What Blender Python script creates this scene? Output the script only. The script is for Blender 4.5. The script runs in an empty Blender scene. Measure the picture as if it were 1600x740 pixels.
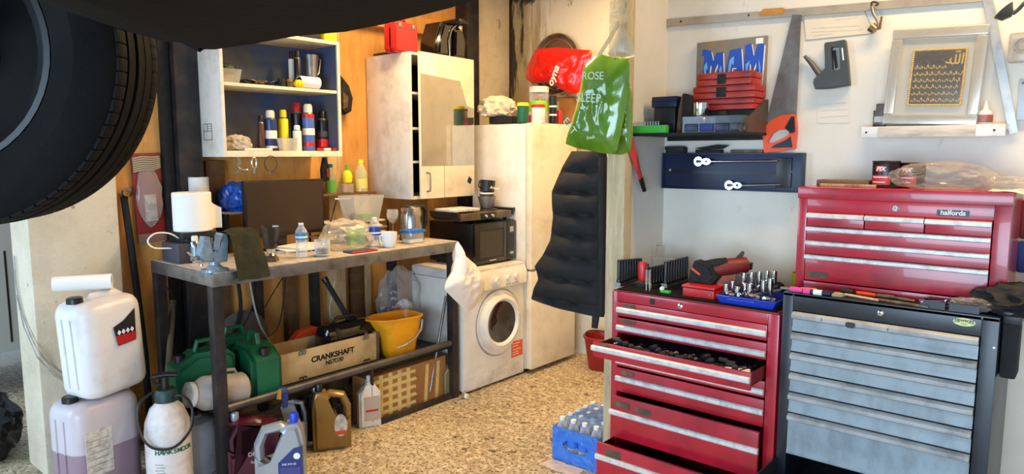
import bpy, bmesh, math, random
from mathutils import Vector, Matrix, noise, Euler
R = math.radians
PI = math.pi
random.seed(7)
S = bpy.context.scene
COL = S.collection

# ------------------------------------------------------------ camera
F, HT, TILT, YAW = 1100.0, 1.66, math.atan(130/1100.0), R(40.4)
FWD = Vector((-math.sin(YAW)*math.cos(TILT), math.cos(YAW)*math.cos(TILT), -math.sin(TILT)))
RGT = Vector((math.cos(YAW), math.sin(YAW), 0))
UPV = RGT.cross(FWD)
EYE = Vector((0, 0, HT))
cd = bpy.data.cameras.new('camera')
cd.sensor_width = 36; cd.lens = F/1600*36; cd.clip_start = 0.02; cd.clip_end = 100
cam = bpy.data.objects.new('camera', cd); COL.objects.link(cam)
cam.matrix_world = Matrix.Translation(EYE) @ Matrix((RGT, UPV, -FWD)).transposed().to_4x4()
S.camera = cam
S.view_settings.view_transform = 'Standard'; S.view_settings.look = 'None'
S.view_settings.gamma = 1; S.view_settings.use_curve_mapping = False
S.view_settings.exposure = 0.0

def P(ax, v, x, y):
    """the point of a photographed pixel on the real plane X, Y or Z = v"""
    d = FWD + RGT*((x-800)/F) - UPV*((y-370)/F)
    i = 'XYZ'.index(ax)
    return EYE + d*((v-EYE[i])/d[i])
def mp(p):
    return (Vector(p)-EYE).dot(FWD)/F          # metres per pixel at p

# ------------------------------------------------------------ light
W = bpy.data.worlds.new('daylight'); S.world = W; W.use_nodes = True
wb = W.node_tree.nodes['Background']
wb.inputs[0].default_value = (0.58, 0.78, 1.0, 1); wb.inputs[1].default_value = .7

def area(name, loc, aim, sx, sy, power, col):
    l = bpy.data.lights.new(name, 'AREA'); l.shape = 'RECTANGLE'; l.size = sx; l.size_y = sy
    l.energy = power; l.color = col
    o = bpy.data.objects.new(name, l); COL.objects.link(o); o.location = loc
    o.rotation_euler = (Vector(aim)-Vector(loc)).to_track_quat('-Z', 'Y').to_euler()
    return o
WARM = (1.0, 0.68, 0.34)
area('ceiling_tube_light', (-0.15, 2.88, 3.02), (-0.15, 2.89, 0), 1.4, 0.12, 40, WARM)
area('ceiling_tube_light', (-2.75, 2.9, 3.0), (-2.76, 2.9, 0), 0.12, 1.4, 68, WARM)
area('ceiling_tube_light', (-2.6, 4.2, 3.0), (-2.7, 4.35, 0), 0.9, 0.12, 20, WARM)
area('doorway_daylight', (0.2, -3.0, 1.15), (-1.4, 3.0, 0.7), 3.6, 1.8, 290, (0.58, 0.78, 1.0))
area('side_opening_daylight', (-4.9, -2.2, 1.9), (-4.8, 1.6, .6), 2.0, 2.0, 130, (0.60, 0.79, 1.0))

# ------------------------------------------------------------ materials
def lin(c):
    if isinstance(c, str):
        c = [int(c[i:i+2], 16)/255 for i in (0, 2, 4)]
        c = [(x/12.92 if x <= .04045 else ((x+.055)/1.055)**2.4) for x in c]
    return (c[0], c[1], c[2], 1)
_m = {}
def nn(nt, t, **k):
    n = nt.nodes.new(t)
    for a, b in k.items(): setattr(n, a, b)
    return n
def mat(key, c, rough=.5, metal=0, dirt=None, ds=9, da=.35, bump=0, bs=60, alpha=1, trans=0, stretch=(1, 1, 1), lo=.45, hi=.7, coat=0):
    if key in _m: return _m[key]
    m = bpy.data.materials.new(key); m.use_nodes = True; nt = m.node_tree
    b = nt.nodes['Principled BSDF']
    b.inputs['Base Color'].default_value = lin(c)
    b.inputs['Roughness'].default_value = rough; b.inputs['Metallic'].default_value = metal
    b.inputs['Alpha'].default_value = alpha; b.inputs['Transmission Weight'].default_value = trans
    b.inputs['Coat Weight'].default_value = coat
    tc = nn(nt, 'ShaderNodeTexCoord'); mpn = nn(nt, 'ShaderNodeMapping')
    mpn.inputs['Scale'].default_value = stretch
    nt.links.new(tc.outputs['Object'], mpn.inputs[0])
    if dirt is not None:
        n = nn(nt, 'ShaderNodeTexNoise'); n.inputs['Scale'].default_value = ds; n.inputs['Detail'].default_value = 7
        n.inputs['Roughness'].default_value = .65
        nt.links.new(mpn.outputs[0], n.inputs['Vector'])
        r = nn(nt, 'ShaderNodeMapRange'); r.inputs[1].default_value = lo; r.inputs[2].default_value = hi
        r.inputs[4].default_value = da
        nt.links.new(n.outputs[0], r.inputs[0])
        x = nn(nt, 'ShaderNodeMix', data_type='RGBA'); x.inputs[6].default_value = lin(c); x.inputs[7].default_value = lin(dirt)
        nt.links.new(r.outputs[0], x.inputs[0]); nt.links.new(x.outputs[2], b.inputs['Base Color'])
    if bump:
        n2 = nn(nt, 'ShaderNodeTexNoise'); n2.inputs['Scale'].default_value = bs; n2.inputs['Detail'].default_value = 5
        nt.links.new(mpn.outputs[0], n2.inputs['Vector'])
        bp = nn(nt, 'ShaderNodeBump'); bp.inputs['Strength'].default_value = bump; bp.inputs['Distance'].default_value = .01
        nt.links.new(n2.outputs[0], bp.inputs['Height']); nt.links.new(bp.outputs[0], b.inputs['Normal'])
    _m[key] = m
    return m

def layered(key, base, layers, rough=.6, bump=0):
    """layers: (colour, noise scale, stretch, lo, hi, amount[, mask axis, from, to])"""
    m = bpy.data.materials.new(key); m.use_nodes = True; nt = m.node_tree
    b = nt.nodes['Principled BSDF']; b.inputs['Roughness'].default_value = rough
    tc = nn(nt, 'ShaderNodeTexCoord'); cur = None; last = None
    for i, L in enumerate(layers):
        mpn = nn(nt, 'ShaderNodeMapping'); mpn.inputs['Scale'].default_value = L[2]; mpn.inputs['Location'].default_value = (i*3.1, i*1.7, i*.9)
        nt.links.new(tc.outputs['Object'], mpn.inputs[0])
        n = nn(nt, 'ShaderNodeTexNoise'); n.inputs['Scale'].default_value = L[1]; n.inputs['Detail'].default_value = 8; n.inputs['Roughness'].default_value = .68
        nt.links.new(mpn.outputs[0], n.inputs['Vector'])
        r = nn(nt, 'ShaderNodeMapRange'); r.inputs[1].default_value = L[3]; r.inputs[2].default_value = L[4]; r.inputs[4].default_value = L[5]
        fac = r.outputs[0]
        src = n.outputs[0]
        if len(L) > 6:
            sp = nn(nt, 'ShaderNodeSeparateXYZ'); nt.links.new(tc.outputs['Object'], sp.inputs[0])
            q = nn(nt, 'ShaderNodeMapRange', clamp=True); q.inputs[1].default_value = L[7]; q.inputs[2].default_value = L[8]
            q.inputs[3].default_value = -.25; q.inputs[4].default_value = .22
            nt.links.new(sp.outputs['XYZ'.index(L[6])], q.inputs[0])
            ad = nn(nt, 'ShaderNodeMath', operation='ADD'); nt.links.new(n.outputs[0], ad.inputs[0]); nt.links.new(q.outputs[0], ad.inputs[1])
            src = ad.outputs[0]
        nt.links.new(src, r.inputs[0])
        x = nn(nt, 'ShaderNodeMix', data_type='RGBA'); x.inputs[7].default_value = lin(L[0])
        if cur is None: x.inputs[6].default_value = lin(base)
        else: nt.links.new(cur, x.inputs[6])
        nt.links.new(fac, x.inputs[0]); cur = x.outputs[2]; last = n.outputs[0]
    nt.links.new(cur, b.inputs['Base Color'])
    if bump:
        bp = nn(nt, 'ShaderNodeBump'); bp.inputs['Strength'].default_value = bump; bp.inputs['Distance'].default_value = .02
        nt.links.new(last, bp.inputs['Height']); nt.links.new(bp.outputs[0], b.inputs['Normal'])
    return m

def film(key, c, alpha=.3, rough=.12, edge=.85, bump=0, bs=12):
    """thin clear plastic or glass: see-through face on, solid and shiny at grazing angles"""
    if key in _m: return _m[key]
    m = bpy.data.materials.new(key); m.use_nodes = True; nt = m.node_tree
    b = nt.nodes['Principled BSDF']; b.inputs['Base Color'].default_value = lin(c); b.inputs['Roughness'].default_value = rough
    b.inputs['Specular IOR Level'].default_value = .8
    if bump:
        tc = nn(nt, 'ShaderNodeTexCoord'); n2 = nn(nt, 'ShaderNodeTexNoise'); n2.inputs['Scale'].default_value = bs; n2.inputs['Detail'].default_value = 6; n2.inputs['Distortion'].default_value = 1.5
        nt.links.new(tc.outputs['Object'], n2.inputs['Vector'])
        bp = nn(nt, 'ShaderNodeBump'); bp.inputs['Strength'].default_value = bump; bp.inputs['Distance'].default_value = .03
        nt.links.new(n2.outputs[0], bp.inputs['Height']); nt.links.new(bp.outputs[0], b.inputs['Normal'])
    lw = nn(nt, 'ShaderNodeLayerWeight'); lw.inputs[0].default_value = .35
    r = nn(nt, 'ShaderNodeMapRange'); r.inputs[3].default_value = alpha; r.inputs[4].default_value = edge
    nt.links.new(lw.outputs['Facing'], r.inputs[0]); nt.links.new(r.outputs[0], b.inputs['Alpha'])
    _m[key] = m
    return m

def mk():
    M = {}
    M['red'] = mat('red_enamel', 'b0182c', .28, dirt='4a0d12', ds=5, da=.5, coat=.3)
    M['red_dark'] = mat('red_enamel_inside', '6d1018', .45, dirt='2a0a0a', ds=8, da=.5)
    M['alu'] = mat('brushed_trim', 'd6d3d0', .38, .15, dirt='8c8684', ds=30, da=.6)
    M['steel'] = mat('bare_steel', '8d8d8c', .38, .8, dirt='3a3634', ds=12, da=.6)
    M['chrome'] = mat('chrome', 'd8d8d8', .12, 1)
    M['darksteel'] = mat('dark_steel', '26262a', .45, .3, dirt='5a4a40', ds=7, da=.5, bump=.1)
    M['black'] = mat('black_plastic', '101012', .35)
    M['matblack'] = mat('matt_black', '0c0c0d', .8, dirt='2a2826', ds=20, da=.5)
    M['charcoal'] = mat('charcoal_enamel', '161a22', .35, dirt='3a3c40', ds=5, da=.35)
    M['grey_enamel'] = mat('grey_enamel', '8d989d', .4, dirt='55595a', ds=5, da=.6, stretch=(2, 1, 1))
    M['grey_top'] = mat('cream_grey_enamel', 'a9a8a4', .42, dirt='5c5650', ds=9, da=.65)
    M['white'] = mat('white_enamel', 'e6e2d8', .35, dirt='a89878', ds=4, da=.35)
    M['whitepl'] = mat('white_plastic', 'dcd8d0', .4, dirt='8c7c68', ds=6, da=.45)
    M['cream'] = mat('cream_enamel', 'e8dcc0', .4, dirt='a88a60', ds=5, da=.4)
    M['paper'] = mat('paper', 'e9e6e0', .85)
    M['label'] = mat('paper_label', 'cfc9c0', .7, dirt='6b6058', ds=40, da=.7)
    M['rubber'] = mat('rubber', '030303', .8, dirt='120e0c', ds=6, da=.6, bump=.15)
    M['wood'] = layered('pale_timber', 'c9a878', [('8a6238', 6, (12, 12, 1), .45, .7, .7), ('4a321c', 5, (1, 1, 1), .62, .75, .7)], .7, .2)
    M['ply'] = layered('plywood', 'd39a50', [('a86a2c', 3, (1, 6, 1), .42, .75, .7), ('e2a250', 2, (1, 1, 5), .5, .8, .5), ('4a2c14', 9, (1, 1, 1), .66, .78, .8)], .6, .1)
    M['brownwood'] = layered('brown_board', '6c4a2a', [('3c2816', 3, (1, 5, 1), .4, .75, .75), ('a87838', 3, (1, 1, 5), .5, .8, .5)], .65, .1)
    M['benchwood'] = layered('bench_board', 'b9aea0', [('6a6058', 4, (6, 1, 1), .42, .7, .7), ('d6cec2', 9, (1, 1, 1), .5, .7, .6), ('4a3c30', 14, (1, 1, 1), .64, .72, .6)], .55, .1)
    M['card'] = mat('cardboard', 'a4713c', .85, dirt='6e4822', ds=4, da=.5)
    M['tape'] = mat('parcel_tape', 'd2bc7c', .4, dirt='9a8040', ds=20, da=.4)
    M['blue'] = mat('blue_plastic', '1440c0', .35)
    M['navy'] = mat('navy_plastic', '0d1c40', .4, dirt='050a18', ds=6, da=.6)
    M['blueback'] = mat('blue_painted_board', '34507e', .6, dirt='6c665c', ds=3, da=.9, lo=.38)
    M['greencan'] = mat('green_plastic', '0c5a3a', .4, dirt='0a2c1c', ds=6, da=.5)
    M['green'] = mat('bright_green', '3cae3c', .5)
    M['yellow'] = mat('yellow_plastic', 'e8d81c', .4)
    M['bucket'] = mat('orange_yellow_plastic', 'e69a10', .4, dirt='8a5410', ds=7, da=.5)
    M['orange'] = mat('orange_plastic', 'd8481c', .4)
    M['redpl'] = mat('red_plastic', 'c01c1e', .35, dirt='6a1010', ds=8, da=.4)
    M['film'] = film('clear_film', 'e8e4dc', .1, .12, .6)
    M['glass'] = film('clear_glass', 'e8ecea', .12, .05)
    M['pet'] = film('clear_bottle', 'dfe8ee', .2, .08)
    M['frost'] = film('frosted_plastic', 'd4d4cc', .2, .25, .7)
    M['bagwhite'] = mat('white_carrier', 'ece6dc', .35, bump=.2, bs=20)
    M['pink'] = mat('pink_plastic', 'e0408c', .45)
    M['brown'] = mat('brown_grease', '4a3626', .6, dirt='8a7050', ds=20, da=.6)
    M['gold'] = mat('gold_plastic', '94743c', .3, .35, dirt='5a4424', ds=5, da=.5)
    M['silver'] = mat('silver_plastic', '9ca2a8', .32, .35, dirt='54585c', ds=5, da=.4)
    M['maroon'] = mat('maroon_plastic', '4c1224', .35, dirt='22080e', ds=6, da=.5)
    return M
M = mk()

# ------------------------------------------------------------ mesh building
def rr(w, h, r, n=4, cx=0, cy=0):
    r = min(r, w/2-1e-5, h/2-1e-5); out = []
    for qx, qy, a0 in ((1, 1, 0), (-1, 1, 90), (-1, -1, 180), (1, -1, 270)):
        for k in range(n+1):
            a = R(a0+90*k/n); out.append((cx+qx*(w/2-r)+r*math.cos(a), cy+qy*(h/2-r)+r*math.sin(a)))
    return out
class G:
    def __init__(s): s.bm = bmesh.new()
    def _mv(s, vs, m):
        if m is not None: bmesh.ops.transform(s.bm, matrix=m, verts=vs)
    def box(s, a, b, bev=0, m=None, seg=2):
        """box from corner a to corner b"""
        ret = bmesh.ops.create_cube(s.bm, size=1); vs = ret['verts']
        c = [(p+q)/2 for p, q in zip(a, b)]; d = [max(abs(q-p), 1e-5) for p, q in zip(a, b)]
        bmesh.ops.transform(s.bm, matrix=Matrix.Translation(c) @ Matrix.Diagonal((*d, 1)), verts=vs)
        if bev:
            es = list({e for v in vs for e in v.link_edges})
            g = bmesh.ops.bevel(s.bm, geom=es, offset=min(bev, min(d)*.45), segments=seg, affect='EDGES', profile=.6)
            vs = list({v for f in g['faces'] for v in f.verts} | {v for v in vs if v.is_valid})
        s._mv(vs, m); return s
    def lathe(s, prof, c=(0, 0, 0), axis='Z', seg=20, m=None, sx=1, sy=1, cap=True):
        rings = []
        for r, z in prof:
            rings.append([s.bm.verts.new((sx*r*math.cos(2*PI*k/seg), sy*r*math.sin(2*PI*k/seg), z)) for k in range(seg)])
        for a, b in zip(rings, rings[1:]):
            for k in range(seg):
                try: s.bm.faces.new((a[k], a[(k+1) % seg], b[(k+1) % seg], b[k]))
                except ValueError: pass
        if cap:
            for r_, fl in ((rings[0], True), (rings[-1], False)):
                try: s.bm.faces.new(list(reversed(r_)) if fl else r_)
                except ValueError: pass
        vs = [v for r_ in rings for v in r_]
        q = {'Z': Matrix(), 'X': Matrix.Rotation(R(90), 4, 'Y'), 'Y': Matrix.Rotation(R(-90), 4, 'X')}[axis]
        s._mv(vs, Matrix.Translation(c) @ q)
        s._mv(vs, m); return s
    def tube(s, pts, r, seg=8, cyc=False, flat=1):
        pts = [Vector(p) for p in pts]; n = len(pts); rings = []
        up = Vector((0, 0, 1))
        for i, p in enumerate(pts):
            a = pts[(i-1) % n] if (i or cyc) else p; b = pts[(i+1) % n] if (i < n-1 or cyc) else p
            t = (b-a)
            t = t.normalized() if t.length > 1e-9 else Vector((0, 0, 1))
            if i == 0:
                u = up if abs(t.z) < .9 else Vector((1, 0, 0))
            u = (u - t*u.dot(t)); u = u.normalized() if u.length > 1e-6 else t.orthogonal().normalized()
            w = t.cross(u); rad = r[i] if isinstance(r, (list, tuple)) else r
            rings.append([s.bm.verts.new(p+u*rad*math.cos(2*PI*k/seg)+w*rad*flat*math.sin(2*PI*k/seg)) for k in range(seg)])
        rng = range(n if cyc else n-1)
        for i in rng:
            a, b = rings[i], rings[(i+1) % n]
            for k in range(seg): s.bm.faces.new((a[k], a[(k+1) % seg], b[(k+1) % seg], b[k]))
        if not cyc:
            s.bm.faces.new(list(reversed(rings[0]))); s.bm.faces.new(rings[-1])
        return s
    def prism(s, poly, a, b, axis='Y', bev=0, m=None, seg=2):
        """poly is (x,z) for axis Y, (x,y) for Z, (y,z) for X"""
        def pt(p, t): return {'Y': (p[0], t, p[1]), 'Z': (p[0], p[1], t), 'X': (t, p[0], p[1])}[axis]
        A = [s.bm.verts.new(pt(p, a)) for p in poly]; B = [s.bm.verts.new(pt(p, b)) for p in poly]
        n = len(poly)
        f1 = s.bm.faces.new(list(reversed(A))); f2 = s.bm.faces.new(B)
        for k in range(n): s.bm.faces.new((A[k], A[(k+1) % n], B[(k+1) % n], B[k]))
        vs = A+B
        if bev:
            g = bmesh.ops.bevel(s.bm, geom=list(f1.edges)+list(f2.edges), offset=bev, segments=seg, affect='EDGES')
            vs = list({v for f in g['faces'] for v in f.verts} | {v for v in vs if v.is_valid})
        s._mv(vs, m); return s
    def surf(s, fn, nu, nv, closed_u=False, m=None):
        g = [[s.bm.verts.new(fn(i/(nu if closed_u else nu-1), j/(nv-1))) for i in range(nu)] for j in range(nv)]
        for j in range(nv-1):
            for i in range(nu if closed_u else nu-1):
                k = (i+1) % nu
                s.bm.faces.new((g[j][i], g[j][k], g[j+1][k], g[j+1][i]))
        s._mv([v for r_ in g for v in r_], m); return s
    def blob(s, size, c=(0, 0, 0), amp=.15, freq=3, seed=0, sub=4, flat=None, m=None, ridged=False):
        ret = bmesh.ops.create_icosphere(s.bm, subdivisions=sub, radius=1)
        for v in ret['verts']:
            q = v.co*freq + Vector((seed*7.3, seed*3.1, seed))
            d = noise.fractal(q, .8, 2.1, 4)
            if ridged: d = 1-2*abs(noise.noise(q)) - .6*abs(noise.noise(q*2.3))
            v.co = v.co*(1+amp*d)
            v.co = Vector((v.co.x*size[0], v.co.y*size[1], v.co.z*size[2]))
            if flat is not None: v.co.z = max(v.co.z, flat)
        s._mv(ret['verts'], Matrix.Translation(c)); s._mv(ret['verts'], m); return s

def smooth(pts, n=5, cyc=False):
    pts = [Vector(p) for p in pts]; out = []; m = len(pts)
    for i in range(m if cyc else m-1):
        a = pts[(i-1) % m] if (i or cyc) else pts[0]; b = pts[i]; c = pts[(i+1) % m]; d = pts[(i+2) % m] if (i < m-2 or cyc) else pts[-1]
        for k in range(n):
            t = k/n; out.append(.5*((2*b)+(c-a)*t+(2*a-5*b+4*c-d)*t*t+(3*b-a-3*c+d)*t**3))
    if not cyc: out.append(pts[-1])
    return out
def mesh(g, name, material, smooth=35):
    bmesh.ops.recalc_face_normals(g.bm, faces=g.bm.faces[:])
    me = bpy.data.meshes.new(name); g.bm.to_mesh(me); g.bm.free()
    me.materials.append(M[material] if isinstance(material, str) else material)
    if smooth:
        me.shade_smooth(); me.set_sharp_from_angle(angle=R(smooth))
    return me
def part(name, g, material, parent, label=None, smooth=35, kind=None):
    o = bpy.data.objects.new(name, mesh(g, name, material, smooth)); COL.objects.link(o); o.parent = parent
    if label: o['label'] = label
    if kind: o['kind'] = kind
    return o
def thing(name, label, cat, loc=(0, 0, 0), rz=0, group=None, rot=None):
    o = bpy.data.objects.new(name, None); COL.objects.link(o); o.empty_display_size = .05
    o.location = loc; o.rotation_euler = rot if rot else (0, 0, rz); o['label'] = label; o['category'] = cat
    if group: o['group'] = group
    return o
def single(name, g, material, label, cat, loc=(0, 0, 0), rz=0, group=None, rot=None, smooth=35, kind=None):
    o = part(name, g, material, None, label, smooth); o['category'] = cat
    o.location = loc; o.rotation_euler = rot if rot else (0, 0, rz)
    if group: o['group'] = group
    if kind: o['kind'] = kind
    return o
def struct(name, g, material, smooth=0):
    o = bpy.data.objects.new(name, mesh(g, name, material, smooth)); COL.objects.link(o); o['kind'] = 'structure'; return o
def dup(root, loc, rz=None, label=None, group=None):
    def cp(o, par):
        c = o.copy(); COL.objects.link(c); c.parent = par
        for ch in [x for x in COL.objects if x.parent == o]: cp(ch, c)
        return c
    r = cp(root, None); r.location = loc
    if rz is not None: r.rotation_euler = (0, 0, rz)
    if label: r['label'] = label
    if group: r['group'] = group
    return r
def words(s, size, material, parent, loc, rot=(R(90), 0, 0), name='lettering', ext=.0006, align='CENTER', bold=0, shear=0, sx=1):
    c = bpy.data.curves.new('lettering', 'FONT'); c.body = s; c.size = size; c.extrude = ext; c.align_x = align; c.align_y = 'CENTER'
    c.offset = bold; c.shear = shear; c.space_line = .95
    t = bpy.data.objects.new('lettering', c); COL.objects.link(t)
    dg = bpy.context.evaluated_depsgraph_get(); dg.update()
    me = bpy.data.meshes.new_from_object(t.evaluated_get(dg))
    bpy.data.objects.remove(t); bpy.data.curves.remove(c)
    me.materials.clear(); me.materials.append(M[material] if isinstance(material, str) else material)
    o = bpy.data.objects.new(name, me); COL.objects.link(o); o.parent = parent; o.location = loc; o.rotation_euler = rot; o.scale = (sx, 1, 1)
    return o
ORD = ['first', 'second', 'third', 'fourth', 'fifth', 'sixth', 'seventh', 'eighth', 'ninth', 'tenth', 'eleventh', 'twelfth', 'thirteenth', 'fourteenth', 'fifteenth', 'sixteenth', 'seventeenth', 'eighteenth', 'nineteenth', 'twentieth', 'twenty-first', 'twenty-second']
M['rubber'].node_tree.nodes['Principled BSDF'].inputs['Specular IOR Level'].default_value = .2
LZ = R(90)   # things along the left wall face +X
# ============================================================ THE SETTING
def floor_mat():
    m = bpy.data.materials.new('speckled_concrete'); m.use_nodes = True; nt = m.node_tree
    b = nt.nodes['Principled BSDF']; b.inputs['Roughness'].default_value = .55
    tc = nn(nt, 'ShaderNodeTexCoord')
    def noi(sc, det=6, st=(1, 1, 1)):
        mm = nn(nt, 'ShaderNodeMapping'); mm.inputs['Scale'].default_value = st; nt.links.new(tc.outputs['Object'], mm.inputs[0])
        n = nn(nt, 'ShaderNodeTexNoise'); n.inputs['Scale'].default_value = sc; n.inputs['Detail'].default_value = det
        n.inputs['Roughness'].default_value = .6
        nt.links.new(mm.outputs[0], n.inputs['Vector']); return n.outputs[0]
    def lay(cur, col, src, lo, hi, amt):
        r = nn(nt, 'ShaderNodeMapRange'); r.inputs[1].default_value = lo; r.inputs[2].default_value = hi; r.inputs[4].default_value = amt
        nt.links.new(src, r.inputs[0])
        x = nn(nt, 'ShaderNodeMix', data_type='RGBA'); x.inputs[7].default_value = lin(col)
        if isinstance(cur, str): x.inputs[6].default_value = lin(cur)
        else: nt.links.new(cur, x.inputs[6])
        nt.links.new(r.outputs[0], x.inputs[0]); return x.outputs[2]
    c = lay('bca98a', '94805f', noi(2.2), .4, .7, .8)
    c = lay(c, 'dccdac', noi(22, 3), .46, .6, .75)
    c = lay(c, '54432f', noi(55, 3), .565, .61, .9)
    c = lay(c, '201810', noi(85, 2, (1, .5, 1)), .60, .63, .95)
    c = lay(c, '3a2e24', noi(10, 4), .63, .66, .85)
    nt.links.new(c, b.inputs['Base Color'])
    bp = nn(nt, 'ShaderNodeBump'); bp.inputs['Strength'].default_value = .25; bp.inputs['Distance'].default_value = .01
    nt.links.new(noi(45), bp.inputs['Height']); nt.links.new(bp.outputs[0], b.inputs['Normal'])
    return m
g = G(); g.box((-14, -5, -.1), (4, 9, 0)); struct('floor', g, floor_mat())
WH = layered('dirty_white_paint', 'd9d2c4', [('c0b49c', 1.5, (1, 1, 1), .4, .7, .5), ('8c8474', 6, (2, 2, 1), .64, .78, .6), ('5e564c', 26, (1, 1, 1), .7, .76, .7)], .55, .05)
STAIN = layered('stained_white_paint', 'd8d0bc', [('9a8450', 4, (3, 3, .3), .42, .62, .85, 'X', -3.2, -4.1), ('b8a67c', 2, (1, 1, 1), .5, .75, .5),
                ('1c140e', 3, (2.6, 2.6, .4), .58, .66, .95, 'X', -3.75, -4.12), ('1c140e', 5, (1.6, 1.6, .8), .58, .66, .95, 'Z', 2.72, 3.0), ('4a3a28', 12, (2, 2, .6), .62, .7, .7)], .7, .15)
CONC = layered('chipped_painted_concrete', 'd4c8b0', [('b0a084', 3, (1, 1, 1), .45, .7, .6), ('6c6458', 9, (1, 1, .7), .64, .7, .85), ('2c2824', 30, (1, 1, 1), .68, .72, .9)], .75, .5)
g = G(); g.box((-1.83, 3.35, 0), (3.5, 3.45, 3.1)); struct('wall_right', g, WH)
g = G(); g.box((-1.88, 3.0, 0), (-1.80, 4.85, 3.1)); struct('wall_partition', g, WH)
g = G(); g.box((-4.35, 4.76, 0), (-1.8, 4.86, 3.1)); struct('wall_back', g, STAIN)
g = G(); g.box((-4.25, 1.5, 0), (-4.15, 4.76, 3.1)); struct('wall_left', g, 'ply')
g = G(); g.box((-4.4, -.4, 3.1), (3.5, 4.9, 3.2)); struct('ceiling', g, 'whitepl')
# plywood sheets, boards and studs on the left wall
n = 0
def trim(a, b, m, bev=.003):
    global n; n += 1
    g = G(); g.box(a, b, bev); return struct('trim_%d' % n, g, m, 30)
POSTW = layered('pale_rough_timber', 'c4b490', [('8c7a54', 4, (9, 9, .8), .4, .7, .7), ('6a5436', 9, (3, 3, .6), .6, .72, .7), ('3c2c1c', 30, (1, 1, 1), .7, .74, .9)], .75, .3)
trim((-1.885, 2.93, 0), (-1.785, 3.0, 3.1), POSTW)                    # end post of the partition
trim((-4.15, 4.32, 0), (-4.07, 4.75, 3.1), CONC, .01)                 # plastered pier beside the fridge
trim((-4.15, 4.17, 0), (-4.02, 4.31, 3.1), 'darksteel')              # steel column by the pier
trim((-4.15, 1.84, 0), (-4.05, 1.98, 3.1), 'darksteel')              # steel column behind the bench
trim((-4.15, 1.78, 0), (-4.10, 1.835, 3.1), 'matblack')
trim((-4.15, 2.86, 0), (-4.08, 2.98, 3.1), 'wood')
trim((-4.15, 2.02, 0), (-4.11, 2.14, 1.62), 'brownwood')
trim((-4.15, 3.0, 2.56), (-4.06, 4.16, 2.68), 'ply')                   # noggin over the cupboard
trim((-4.15, 3.52, 2.1), (-4.09, 3.62, 3.0), 'ply')
for y0, w, m_ in ((2.30, .05, 'darksteel'), (2.52, .08, 'brownwood'), (2.72, .05, 'darksteel'), (3.05, .09, 'brownwood'), (3.16, .05, 'wood')):
    trim((-4.15, y0, 0), (-4.09, y0+w, 1.04), m_)
g = G(); g.box((-4.35, 1.08, 0), (-4.05, 1.5, 3.1), .012)
o = struct('wall_pillar', g, CONC, 30)
# ============================================================ LARGE THINGS
def disc(r, a, b, c=(0, 0, 0), axis='Z', seg=24):
    return G().lathe([(r, a), (r, b)], c, axis, seg)
# ---- steel workbench
bt = thing('workbench', 'long steel-framed workbench with a worn pale board top and dark legs', 'workbench', (-3.3, 1.63, 0), LZ)
# local: x -> +Y (0..1.70), y -> -X (0 front .. .70 back)
part('bench_top', G().box((.0125, .0125, 1.052), (1.699, .699, 1.08), .003), 'benchwood', bt)
g = G(); g.box((0, 0, 1.012), (1.70, .012, 1.076), .002).box((0, 0.012, 1.012), (.012, .70, 1.076), .002).box((0, .69, 1.012), (1.70, .70, 1.05), .002)
part('top_frame', g, 'steel', bt)
for x, y in ((.0, .012), (1.645, .012), (.0, .64), (1.645, .64)):
    part('leg', G().box((x, y, 0), (x+.055, y+.055, 1.012), .004), 'darksteel', bt)
part('lower_rail', G().tube([(.05, .04, .375), (1.66, .04, .385)], .021, 12), mat('rail_steel', '5e5a58', .4, .5, dirt='2e2a28', ds=7, da=.6), bt)
part('lower_rail', G().box((.05, .65, .34), (1.66, .68, .38), .003), 'darksteel', bt)
part('foot_rail', G().box((1.03, .02, .0), (1.66, .05, .035), .003), 'darksteel', bt)
part('lower_shelf', G().box((.03, .075, .335), (1.67, .645, .35), .002), 'matblack', bt)
part('strut', G().box((.97, .03, .035), (.985, .045, .36), .001), 'darksteel', bt)

# ---- open cupboard on the wall over the bench
cb = thing('wall_cupboard', 'open white wall cupboard with a dark blue inside above the computer screen', 'cupboard', (-3.8, 1.976, 1.642), LZ)
w, d, h = .80, .35, .72
part('side_panel', G().box((0, 0, 0), (.02, d-.02, h), .002), 'whitepl', cb)
part('side_panel', G().box((w-.02, 0, 0), (w, d-.02, h), .002), 'cream', cb)
part('bottom_panel', G().box((.02, 0, .0), (w-.02, d-.02, .035), .002), 'cream', cb)
part('top_panel', G().box((.02, 0, h-.02), (w-.02, d-.02, h), .002), 'cream', cb)
part('back_panel', G().box((.0, d-.02, 0), (w, d-.001, h)), 'blueback', cb, 'dark blue painted back panel')
part('lining', G().box((w-.023, .012, .036), (w-.0202, d-.021, h-.021)), 'blueback', cb, 'dark blue painted lining on the side')
part('shelf', G().box((.02, .01, .398), (w-.023, d-.021, .416), .002), 'cream', cb)
g = G()
for x0, x1, z0, z1 in ((.04, .14, .095, .098), (.04, .14, .185, .188), (.04, .043, .095, .188), (.137, .14, .095, .188), (.04, .14, .145, .148), (.085, .088, .148, .185), (.088, .137, .16, .162), (.088, .137, .172, .174)):
    g.box((-.0015, .2-x1+.06, z0), (0, .2-x0+.06, z1))
part('stencil', g, 'black', cb, 'thin black ruled box marked on the side')

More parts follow.
